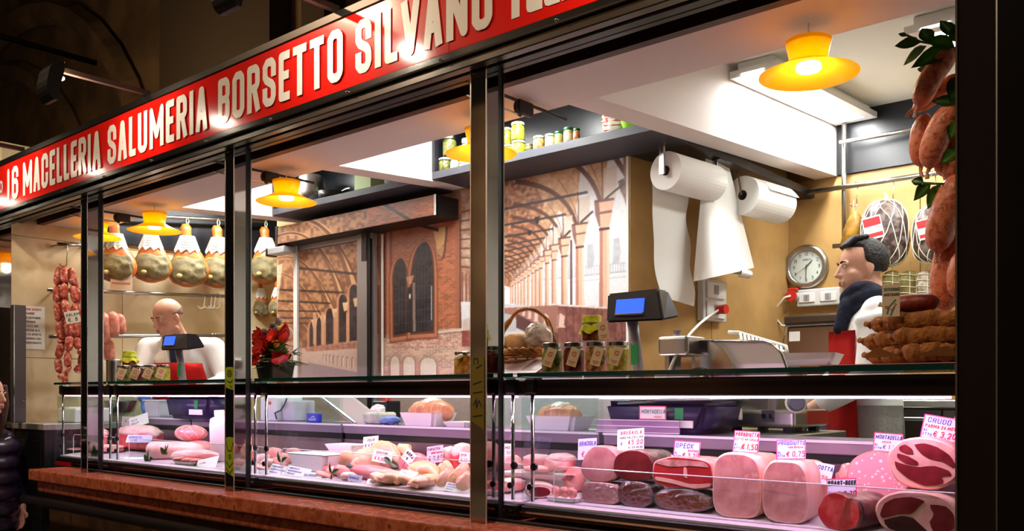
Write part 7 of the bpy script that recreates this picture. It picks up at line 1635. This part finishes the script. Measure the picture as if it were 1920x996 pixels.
def head_shape(bm, c, R3, k=1.0):
    """c: centre of the skull, R3: rotation of the head; face looks along local -Y"""
    def P(x, y, z): return Vector(c)+R3 @ Vector((x*k, y*k, z*k))
    rot = R3.to_euler()
    ell(bm, P(0, .012, .028), (.077*k, .097*k, .090*k), rot, 4)      # skull
    ell(bm, P(0, -.028, -.035), (.060*k, .066*k, .080*k), rot, 3)     # face
    ell(bm, P(0, -.060, -.098), (.026*k, .024*k, .020*k), rot, 3)     # chin
    for s in (-1, 1):
        ell(bm, P(s*.040, -.050, -.030), (.024*k, .028*k, .022*k), rot, 2)   # cheek
        ell(bm, P(s*.077, .012, -.012), (.010*k, .019*k, .031*k), rot, 2)    # ear
        cap_(bm, P(s*.055, .0, -.078), P(s*.02, -.058, -.098), .020*k, .018*k, 10)  # jaw
        ell(bm, P(s*.030, -.080, .016), (.024*k, .012*k, .009*k), rot, 2)    # brow ridge
        ell(bm, P(s*.011, -.098, -.036), (.009*k, .010*k, .008*k), rot, 2)   # nostril
    cap_(bm, P(0, -.086, .010), P(0, -.108, -.032), .009*k, .012*k, 10)      # nose
    cap_(bm, P(-.018, -.089, -.062), P(.018, -.089, -.062), .0085*k, .0085*k, 8); cap_(bm, P(-.014, -.087, -.074), P(.014, -.087, -.074), .009*k, .009*k, 8)
    return P
def face_bits(root, P, R3, k=1.0, brow=None):
    rot = R3.to_euler(); par = {'p': root}
    def ob(nm, bm, m, sm=True): return obj(nm, bm, m, root, sm)
    for s in (-1, 1):
        b_ = B(); ell(b_, P(s*.030, -.0815, .002), (.0115*k, .007*k, .0050*k), rot, 3); e = ob('eye', b_, M_whiteeye)
        b_ = B(); ell(b_, P(s*.030, -.0878, .002), (.0046*k, .0020*k, .0046*k), rot, 2); obj('iris', b_, M_iris, e, True)
        b_ = B(); tube(b_, [P(s*.014, -.092, .020), P(s*.032, -.091, .0255), P(s*.048, -.079, .021)], [.004*k, .0045*k, .0025*k], 6); ob('eyebrow', b_, brow or M_brow)
    b_ = B(); tube(b_, [P(-.024, -.086, -.067), P(-.008, -.0968, -.064), P(.008, -.0968, -.064), P(.024, -.086, -.067)], [.002*k, .0042*k, .0042*k, .002*k], 6); tube(b_, [P(-.02, -.087, -.070), P(0, -.0965, -.073), P(.02, -.087, -.070)], [.002*k, .005*k, .002*k], 6); ob('lips', b_, M_lip)
def hair_cap(root, P, R3, m, k, line, grow=1.05, nm='hair', sc=(.081, .103, .096), amp=.03):
    """line(x, y, z) > 0 where hair grows (head coordinates on the unit skull)"""
    b_ = B(); g = bmesh.ops.create_icosphere(b_, subdivisions=5, radius=1)['verts']
    for v in g:
        p = v.co.copy(); f = line(p.x, p.y, p.z); a = max(0, min(1, f*7+.5)); q = lerp(.86, grow, a)*(1+amp*a*mnoise.noise(p*9))
        v.co = P(p.x*sc[0]*q, .012+p.y*sc[1]*q, .028+p.z*sc[2]*q)
    return obj(nm, b_, m, root, True)
from mathutils import Euler
def person(label, loc, yaw, J):
    root = thing('person', label, 'person', loc, (0, 0, yaw))
    return root
def legs(root, hipz, floor_, m, spread=.10, r0=.095, yoff=0):
    b_ = B()
    for s in (-1, 1): cap_(b_, (s*spread*.85, yoff, hipz), (s*spread, yoff-.02, floor_+.48), r0, .062); cap_(b_, (s*spread, yoff-.02, floor_+.48), (s*spread*1.05, yoff+.01, floor_+.09), .062, .05)
    ell(b_, (0, yoff, hipz+.02), (.17, .115, .12)); obj('trousers', fuse(b_, .016), m, root, True)
    for s in (-1, 1): b_ = B(); cap_(b_, (s*spread*1.05, yoff+.03, floor_+.045), (s*spread*1.15, yoff-.13, floor_+.035), .045, .036, 12, 1, 1); obj('shoe', fuse(b_, .01), M_shoe, root, True)
def apron(root, sh, zs, m, name='apron'):
    """front cloth: sh(z) -> (half width, y of the belly line, curvature)"""
    b_ = B(); g = []
    for z in zs:
        hw, y, cv = sh(z); g.append([b_.verts.new((hw*a, y+cv*a*a+.006*math.sin(a*9+z*7), z)) for a in [-1+2*i/14 for i in range(15)]])
    for a, b in zip(g, g[1:]):
        for i in range(14): b_.faces.new((a[i], a[i+1], b[i+1], b[i]))
    bmesh.ops.solidify(b_, geom=b_.faces[:], thickness=-.004); return obj(name, b_, m, root, True)
# ---------------- the young man on the right
X, Y = -1.325, 1.90
R1 = person('dark haired young man in white sweater, navy scarf and red apron, seen from the side', (X, Y, .45), math.radians(-66), None)
HC = Vector((0, -.03, 1.60)); R3 = Euler((math.radians(4), 0, math.radians(14))).to_matrix()
bm = B(); P = head_shape(bm, HC, R3, .98)
cap_(bm, (0, .015, 1.42), (0, -.015, 1.58), .062, .056); ell(bm, (0, .02, 1.22), (.165, .105, .22)); ell(bm, (0, .01, .98), (.15, .105, .14)); cap_(bm, (-.15, .02, 1.40), (.15, .02, 1.40), .055, .055)
EL, ER, WL, WR = (.255, -.02, 1.12), (-.24, -.10, 1.13), (.19, -.24, .99), (-.14, -.26, 1.0)
for s, e, w_ in ((1, EL, WL), (-1, ER, WR)):
    cap_(bm, (s*.19, .02, 1.39), e, .052, .043); cap_(bm, e, w_, .041, .028)
hand_shape(bm, WL, (-.35, -.85, .05), (.3, .0, 1), .5, -1); hand_shape(bm, WR, (.25, -.85, .05), (-.3, 0, 1), .5, 1)
obj('body', fuse(bm, .0055, 3), M_skin, R1, True)
face_bits(R1, P, R3, .98)
hair_cap(R1, P, R3, M_hair, .98, lambda x, y, z: max(z-.50+.25*y, min(y+.18-max(0, -z)*.35, z+.62)), 1.07)
b_ = B(); 
for q in range(9): tube(b_, [P(-.045+.011*q, -.07, .092), P(-.04+.011*q, -.03, .122), P(-.04+.01*q, .03, .128)], [.010, .016, .010], 6)
obj('quiff', fuse(b_, .006), M_hair, R1, True)
bm = B(); ell(bm, (0, .02, 1.24), (.188, .128, .24)); ell(bm, (0, .01, 1.0), (.176, .130, .16)); cap_(bm, (-.165, .02, 1.395), (.165, .02, 1.395), .062, .062); cap_(bm, (0, .02, 1.38), (0, .01, 1.46), .08, .07)
for s, e, w_ in ((1, EL, WL), (-1, ER, WR)):
    e, w_ = Vector(e), Vector(w_); cap_(bm, (s*.19, .02, 1.385), e, .071, .060); cap_(bm, e, e.lerp(w_, .72), .060, .050)
    for q in range(4): c_q = e.lerp(w_, .30+.13*q); ell(bm, c_q+Vector((.0, .004*(-1)**q, .0)), (.052, .050, .046))
for q in range(5): cap_(bm, (.22, -.03-.004*q, 1.17+.045*q), (.265, .03, 1.18+.045*q), .03, .03)
obj('sweater', fuse(bm, .0095, 4), M_coat, R1, True)
b_ = B()
for q, (r_, z_, h_) in enumerate(((.078, 1.43, .030), (.078, 1.462, .031), (.072, 1.492, .027))): tube(b_, [(r_*math.cos(a), r_*math.sin(a)*.95-.004-.010*q, z_+.016*math.sin(a*2+q)-.012*math.sin(a)*-1) for a in [2*PI*k/20 for k in range(20)]], h_, 10, closed=True)
cap_(b_, (.05, -.09, 1.43), (.06, -.12, 1.33), .035, .028); obj('scarf', fuse(b_, .0075, 3), M_scarf, R1, True)
apron(R1, lambda z: (lerp(.24, .13, max(0, min(1, (z-1.02)/.3))), -.152-.012*math.sin((z-.5)*3), .10), [.42+.05*k for k in range(19)], M_apr)
b_ = B(); g = []
for k in range(12):
    z = .40+.055*k; g.append([b_.verts.new((.19*math.cos(a)*1.04, .02+.165*math.sin(a)+.006*math.sin(a*8+k), z)) for a in [(-.55+1.2*i/12)*1 for i in range(13)]])
for a, b in zip(g, g[1:]):
    for i in range(12): b_.faces.new((a[i], a[i+1], b[i+1], b[i]))
bmesh.ops.solidify(b_, geom=b_.faces[:], thickness=-.006); obj('white_apron_side', b_, M_towel, R1, True)
legs(R1, .90, 0, M_trou)
# tray he holds
c = at(1516, 690, 1.42); k = mpp(1516, 1.42)
HW = Matrix.Translation(R1.location) @ Euler((0, 0, math.radians(-50))).to_matrix().to_4x4(); hp_ = HW @ Vector((-.02, -.40, 1.16)); hp2 = HW @ Vector((.12, -.33, 1.16))
t = foam_tray((at(1518, 690, 1.16).x, 1.16, 1.6025), .21, .22, .045, math.radians(12), 'large white foam tray on the receiving shelf beside the slicer')
obj('film', box(B(), .0, .085, -.08, .08, .006, .040, bev=.004), mat('film_pink', (230, 190, 186), .3), t)
# ---------------- the bald man on the left
X, Y = -5.345, 1.01
R2 = person('bald man in white coat and red apron leaning over the left case', (X, Y, .45), math.radians(42), None)
LEAN = Euler((math.radians(20), 0, 0)).to_matrix(); PV = Vector((0, .02, .95))
def ln(p): return PV+LEAN @ (Vector(p)-PV)
HC = ln((-.045, -.03, 1.585)); R3 = Euler((math.radians(20), 0, math.radians(-34))).to_matrix()
bm = B(); P = head_shape(bm, HC, R3, .97)
cap_(bm, ln((0, .02, 1.40)), ln((-.035, -.01, 1.53)), .064, .060); ell(bm, ln((0, .02, 1.22)), (.17, .11, .21), LEAN.to_euler()); ell(bm, (0, .02, .97), (.155, .11, .13)); cap_(bm, ln((-.16, .02, 1.38)), ln((.16, .02, 1.38)), .055, .055)
SL, SR = ln((.205, .02, 1.365)), ln((-.205, .02, 1.365))
EL, ER, WL, WR = Vector((.31, -.17, 1.13)), Vector((-.24, -.20, 1.12)), Vector((.19, -.36, 1.075)), Vector((-.16, -.30, 1.02))
for s_, e, w_ in ((SL, EL, WL), (SR, ER, WR)): cap_(bm, s_, e, .054, .046); cap_(bm, e, w_, .044, .029)
hand_shape(bm, WL, (-.8, -.5, -.12), (.1, -.2, 1), .45, -1); hand_shape(bm, WR, (.4, -.6, -.3), (0, -.3, 1), .6, 1)
obj('body', fuse(bm, .0058, 3), M_skin, R2, True)
face_bits(R2, P, R3, .97, mat('brow_grey', (110, 90, 76), .8))
hair_cap(R2, P, R3, M_stub, .97, lambda x, y, z: (.18-abs(z+.05))*1.2+y*.35-.06 if y > -.25 else -1, .985, 'cropped_hair', amp=0)
b_ = B(); hand_shape(b_, WR, (.4, -.6, -.3), (0, -.3, 1), .6, 1, 1.12); cap_(b_, WR, WR.lerp(ER, .18), .034, .038); obj('glove', fuse(b_, .006), M_glove, R2, True)
bm = B(); ell(bm, ln((0, .02, 1.22)), (.195, .135, .235), LEAN.to_euler()); ell(bm, (0, .02, .97), (.182, .135, .17)); cap_(bm, ln((-.17, .02, 1.375)), ln((.17, .02, 1.375)), .066, .066)
for s_, e, w_ in ((SL, EL, WL), (SR, ER, WR)):
    cap_(bm, s_, e, .076, .064); cap_(bm, e, e.lerp(w_, .6), .064, .054)
    for q in range(4): ell(bm, e.lerp(w_, .12+.14*q)+Vector((0, 0, .006*(-1)**q)), (.058, .056, .05))
for s in (-1, 1): cap_(bm, ln((s*.075, -.06, 1.45)), ln((s*.03, -.12, 1.28)), .022, .016)
obj('coat', fuse(bm, .0098, 4), M_coat, R2, True)
b_ = B(); cap_(b_, ln((0, -.070, 1.44)), ln((0, -.122, 1.28)), .042, .03); obj('shirt', fuse(b_, .008), M_tie, R2, True)
b_ = B(); g = []
for k in range(16):
    f = k/15; z = lerp(1.335, .46, f); hw = lerp(.15, .22, min(1, f*2.2)); p0 = ln((0, -.172, z)) if z > .95 else Vector((0, -.155, z)); g.append([b_.verts.new(p0+Vector((hw*a, .11*a*a, 0))) for a in [-1+2*i/12 for i in range(13)]])
for a, b in zip(g, g[1:]):
    for i in range(12): b_.faces.new((a[i], a[i+1], b[i+1], b[i]))
bmesh.ops.solidify(b_, geom=b_.faces[:], thickness=.004); obj('apron', b_, M_apr, R2, True)
legs(R2, .90, 0, M_trou)
# ---------------- the woman at the left edge
X, Y = -5.40, -.20
R4 = person('woman with long brown hair in shiny dark purple jacket at the left edge', (X, Y, 0), math.radians(118), None)
HC = Vector((0, -.06, 1.50)); R3 = Euler((math.radians(2), 0, math.radians(6))).to_matrix()
bm = B(); P = head_shape(bm, HC, R3, .93)
cap_(bm, (0, .01, 1.30), (0, -.025, 1.46), .052, .048); ell(bm, (0, .01, 1.12), (.145, .095, .2)); ell(bm, (0, 0, .88), (.15, .105, .13)); cap_(bm, (-.13, .01, 1.27), (.13, .01, 1.27), .045, .045)
EL, ER, WL, WR = Vector((.23, .0, 1.02)), Vector((-.235, -.04, 1.02)), Vector((.17, -.13, .86)), Vector((-.17, -.14, .86))
for s, e, w_ in ((1, EL, WL), (-1, ER, WR)): cap_(bm, (s*.17, .01, 1.26), e, .045, .038); cap_(bm, e, w_, .036, .025)
hand_shape(bm, WL, (-.3, -.1, -.9), (1, 0, 0), .5, -1, .9); hand_shape(bm, WR, (.3, -.1, -.9), (-1, 0, 0), .5, 1, .9)
obj('body', fuse(bm, .0058, 3), M_skin, R4, True); face_bits(R4, P, R3, .93)
hair_cap(R4, P, R3, M_bhair, .93, lambda x, y, z: z*.9+y*.8-.25+abs(x)*.1 if y < .1 else 1, 1.10, sc=(.082, .104, .096))
b_ = B()
for q in range(9):
    a = -.2+PI*1.4*q/8-.6; x0, y0 = .085*math.cos(a), .02+.10*math.sin(a); tube(b_, [P(x0*.8, y0, .06), P(x0*1.1, y0*1.05+.0, -.05), P(x0*1.15, y0+.02, -.16), P(x0*1.1, y0+.03, -.30+.02*(q % 3))], [.030, .032, .034, .012], 8)
obj('long_hair', fuse(b_, .008), M_bhair, R4, True)
bm = B(); ell(bm, (0, .0, 1.10), (.19, .14, .22)); cap_(bm, (-.14, .01, 1.265), (.14, .01, 1.265), .06, .06); cap_(bm, (0, .01, 1.25), (0, -.0, 1.36), .075, .065)
for q in range(6): tube(bm, [(.188*math.cos(a), .0+.142*math.sin(a), .78+.085*q) for a in [2*PI*j/24 for j in range(24)]], .045, 10, closed=True)
ell(bm, (0, 0, .95), (.17, .12, .25))
for s, e, w_ in ((1, EL, WL), (-1, ER, WR)):
    for j in range(5): ell(bm, Vector((s*.18, .01, 1.25)).lerp(e, j/4), (.066, .066, .052))
    for j in range(4): ell(bm, e.lerp(w_, j/4.2), (.058, .055, .05))
obj('puffer_jacket', fuse(bm, .009, 2), M_jkt, R4, True)
legs(R4, .80, 0, M_jean, .085, .088)
# ================================================================== hanging sausages and bay leaves at the right, breaded rolls on the glass
M_big = mat('dry_sausage', (208, 122, 88), .36, c2=(164, 78, 54), c3=(222, 150, 116), scale=70, detail=3, lo=.48, hi=.62, bump=.3, bscale=60)
M_breaded = mat('breaded_roll', (130, 74, 20), .75, c2=(166, 104, 40), c3=(104, 54, 14), scale=60, detail=8, bump=.8, bscale=90)
YSA = .34
top = at(1806, -40, YSA); top.z = 2.527
t = thing('sausage_chain', 'chain of thick glossy sausages hanging beside the right jamb', 'sausages', top)
for (u0, v0, u1, v1, w_, dy) in ((1790, 92, 1722, 202, 42, -.02), (1798, 140, 1712, 206, 30, .035), (1738, 214, 1727, 312, 36, .04), (1792, 196, 1742, 316, 48, -.015), (1806, 240, 1792, 350, 46, .03), (1752, 306, 1806, 340, 40, .02), (1806, 326, 1757, 474, 54, -.02), (1800, 418, 1772, 584, 58, .035), (1818, 470, 1806, 560, 50, -.03)):
    a, b = at(u0, v0, YSA+dy), at(u1, v1, YSA+dy); r = w_/2*mpp(u1, YSA)
    bm = B(); link_mesh(bm, a, b, r, .012, 14); part('sausage', bm, M_big, t, True)
    d = (b-a).normalized(); part('casing_knot', tube(B(), [b-d*.006, b+d*.012, b+d*.022+Vector((.004, 0, -.004))], [.007, .004, .006], 6), mat('casing_knot', (196, 140, 100), .6), t)
part('string', tube(B(), [top, at(1800, 60, YSA), at(1792, 92, YSA)], .003, 6), M_string, t)
M_bay2 = mat('laurel_green', (52, 96, 30), .3, c2=(86, 130, 44), scale=10, coat=.2)
def branch(lab, pts, leaves):
    p0 = at(*pts[0]); t = thing('laurel_branch', lab, 'bay leaves', p0, group='laurel branches on the sausages')
    part('stem', tube(B(), [at(*p) for p in pts], .003, 6), M_leafg, t)
    for (u0, v0, u1, v1, w_, dy) in leaves:
        a = at(u0, v0, YSA-.03); b = at(u1, v1, YSA-.03+dy); L = (b-a).length
        bm = leaf(B(), a, b-a, L, w_*mpp(u0, YSA)*1.25, up=(.25, -1, .35), curl=.08); bmesh.ops.solidify(bm, geom=bm.faces[:], thickness=.0006); part('leaf', bm, M_bay2, t, True)
branch('large laurel branch at the top of the sausage chain', [(1800, 92, YSA), (1765, 85, YSA-.02), (1725, 78, YSA-.03), (1700, 66, YSA-.03)], [(1726, 80, 1676, 84, 22, 0), (1745, 80, 1728, 50, 22, .02), (1790, 88, 1735, 72, 26, -.03), (1738, 86, 1690, 122, 20, .03), (1785, 90, 1708, 124, 30, -.04), (1795, 95, 1745, 112, 28, .02), (1790, 70, 1762, 34, 20, .03), (1800, 80, 1784, 48, 22, 0), (1760, 128, 1718, 126, 24, .03), (1758, 130, 1722, 150, 20, .03), (1778, 122, 1740, 116, 22, .05), (1800, 140, 1782, 190, 26, -.02), (1700, 68, 1684, 62, 8, 0)])
branch('small laurel sprig halfway down the sausage chain', [(1790, 345, YSA-.04), (1760, 345, YSA-.05), (1730, 343, YSA-.05)], [(1732, 343, 1708, 338, 16, .0), (1745, 345, 1712, 376, 18, -.01), (1765, 345, 1738, 392, 22, 0), (1772, 348, 1752, 390, 18, .02), (1735, 346, 1715, 362, 12, 0)])
branch('single laurel leaves tucked between the sausages', [(1803, 190, YSA-.04), (1798, 250, YSA-.05), (1800, 300, YSA-.05)], [(1800, 190, 1745, 188, 20, -.01), (1802, 280, 1762, 306, 24, -.02), (1800, 212, 1780, 262, 22, -.02), (1804, 330, 1790, 370, 18, 0)])
# stack of breaded rolls
t0 = None
zr = GT+.0012; k = mpp(1700, .25); rr = 17.5*k
ROLL = [(1690, .160, 0, 'front breaded roll of the bottom row'), (1650, .212, 0, 'middle breaded roll of the bottom row'), (1628, .264, 0, 'rear breaded roll of the bottom row'), (1676, .186, 1, 'front breaded roll of the middle row'), (1640, .238, 1, 'middle breaded roll of the middle row'), (1620, .29, 1, 'rear breaded roll of the middle row'), (1654, .212, 2, 'front breaded roll of the top row'), (1632, .264, 2, 'rear breaded roll of the top row')]
for i, (u, Yq, row, lab) in enumerate(ROLL):
    z = zr+.006+rr+row*rr*1.72; x0 = at(u, 620, Yq).x; x1 = -.535-.008*(i % 3)
    t = thing('breaded_roll', lab+', brown and crumbly', 'meat roll', (x0, Yq, z-rr), (0, 0, math.radians((2, -2, 1)[i % 3]*.6)), 'stack of breaded rolls on the glass at right')
    L = x1-x0; bm = B(); n = 16; pts = []; rs = []
    for q in range(n+1):
        f = q/n; pts.append((L*f, .003*math.sin(q*1.3+i), rr+.002*math.sin(q*.9+i*2))); e = min(f, 1-f)*L; rs.append(rr*min(1, (.35+.65*math.sqrt(min(1, e/.022))))*(1+.05*math.sin(q*2.1+i)))
    tube(bm, pts, rs, 16); obj('crust', bm, M_breaded, t, True)
    obj('tied_end', tube(B(), [(.002, 0, rr), (-.006, 0, rr+.002), (-.012, .003, rr+.004)], [rr*.5, rr*.28, rr*.36], 8), M_breaded, t, True)
M_bpap = mat('brown_paper', (150, 100, 48), .8); 
pp0 = thing('wrapping_paper', 'brown wrapping paper spread under the breaded rolls', 'paper', (-.72, .22, zr)); 
obj('sheet', box(B(), -.17, .185, -.09, .12, 0, .0025), M_bpap, pp0); obj('lilac_sheet', box(B(), -.12, .185, -.10, .05, .0026, .0042), mat('lilac_film', (196, 150, 176), .25), pp0)
bm = B(); 
for (u0, v0, u1, v1, u2, v2) in ((1708, 668, 1776, 648, 1800, 668), (1622, 672, 1690, 668, 1640, 650)):
    a, b, c_ = at(u0, v0, .135), at(u1, v1, .132), at(u2, v2, .135); f = [bm.verts.new(p-pp0.location) for p in (a, c_, b)]; bm.faces.new(f)
bmesh.ops.solidify(bm, geom=bm.faces[:], thickness=.001); obj('folded_corner', bm, M_bpap, pp0)
# dark sausage lying on top, and the flowery price card
z7 = zr+.006+rr*2+2*rr*1.72+.004; a = at(1662, 575, .23)
t = thing('dark_sausage', 'dark red sausage lying across the top of the breaded rolls', 'sausage', (a.x, .235, z7-.006)); bm = B(); link_mesh(bm, (0, 0, .022), (-.60-a.x, .02, .024), .022, .004, 14); obj('casing', bm, mat('dark_sausage_skin', (128, 40, 24), .4, c2=(96, 26, 18), scale=40, bump=.3), t, True); obj('knot', tube(B(), [(0, 0, .022), (-.012, 0, .024), (-.018, 0, .027)], [.006, .004, .007], 6), M_string, t)
a = at(1670, 580, .17); k = mpp(1670, .17)
t = card((a.x, .172, z7-.016), 31*k, 60*k, 10, [('COTECHINO', .1, .80, .10, M_inkg, .008), ('NOSTRANO', .1, .64, .09, M_ink, .007)], 'cream card with painted flowers standing on the breaded rolls', paper=mat('cream_card', (222, 206, 178), .7))
bm = B()
for x, z, r_ in ((-.25, .30, .2), (.05, .22, .16), (.25, .38, .14)): lathe(bm, [(0, 0), (r_*31*k*.5, 0), (r_*31*k*.5, .0006), (0, .0006)], 9, TRS((x*31*k, -.0012, z*60*k), (PI/2, 0, 0)))
obj('painted_flower', bm, mat('paint_pink', (206, 110, 106), .7), t); bm = B(); strokes(bm, [[(-.2*31*k, .1*60*k), (-.1*31*k, .3*60*k), (.25*31*k, .5*60*k)], [(.0, .05*60*k), (.2*31*k, .3*60*k)]], .0022, Matrix.Translation((0, -.0010, 0))); obj('painted_stem', bm, mat('paint_green', (96, 130, 96), .7), t)
# ---- stickers and one painted mirror reflection on the chrome posts
M_lime = mat('lime_sticker', (150, 166, 34), .4); M_yel2 = mat('yellow_poster_reflection', (112, 96, 26), .5)
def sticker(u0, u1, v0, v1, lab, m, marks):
    a, b = at(u0, v1, -.0015), at(u1, v0, -.0015); t = thing('post_sticker_or_reflection', lab, 'sticker', ((a.x+b.x)/2, -.0012, a.z)); w_, h_ = b.x-a.x, b.z-a.z
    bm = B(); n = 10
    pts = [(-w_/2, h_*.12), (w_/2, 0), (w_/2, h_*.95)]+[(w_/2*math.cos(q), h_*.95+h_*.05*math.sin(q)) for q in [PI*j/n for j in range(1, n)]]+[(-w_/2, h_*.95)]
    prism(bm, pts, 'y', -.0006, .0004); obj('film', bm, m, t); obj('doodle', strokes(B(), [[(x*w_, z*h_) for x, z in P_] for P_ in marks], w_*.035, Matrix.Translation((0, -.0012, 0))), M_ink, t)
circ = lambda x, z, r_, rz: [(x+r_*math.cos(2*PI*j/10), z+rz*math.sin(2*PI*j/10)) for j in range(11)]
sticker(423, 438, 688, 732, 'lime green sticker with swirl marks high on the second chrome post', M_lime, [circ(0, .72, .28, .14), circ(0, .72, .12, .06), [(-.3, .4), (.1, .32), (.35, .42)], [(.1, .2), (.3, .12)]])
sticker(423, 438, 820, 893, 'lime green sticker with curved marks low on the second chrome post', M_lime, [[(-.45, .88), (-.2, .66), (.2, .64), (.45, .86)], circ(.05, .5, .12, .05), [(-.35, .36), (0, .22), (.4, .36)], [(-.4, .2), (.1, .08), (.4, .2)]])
sticker(884, 908, 668, 806, 'mirror reflection of a yellow handwritten poster painted on the thick chrome post', M_yel2, [[(-.3, .9), (-.3, .97), (.0, .97), (0, .9)], [(-.1, .84), (.3, .88)], [(-.35, .62), (.3, .66)], [(-.35, .5), (.35, .52)], [(-.3, .34), (-.1, .42), (-.1, .3), (.1, .4), (.3, .32)], [(-.35, .18), (.3, .2)]])  # poster across the street: its mirror image is painted onto the post
c = at(20, 1, 0)
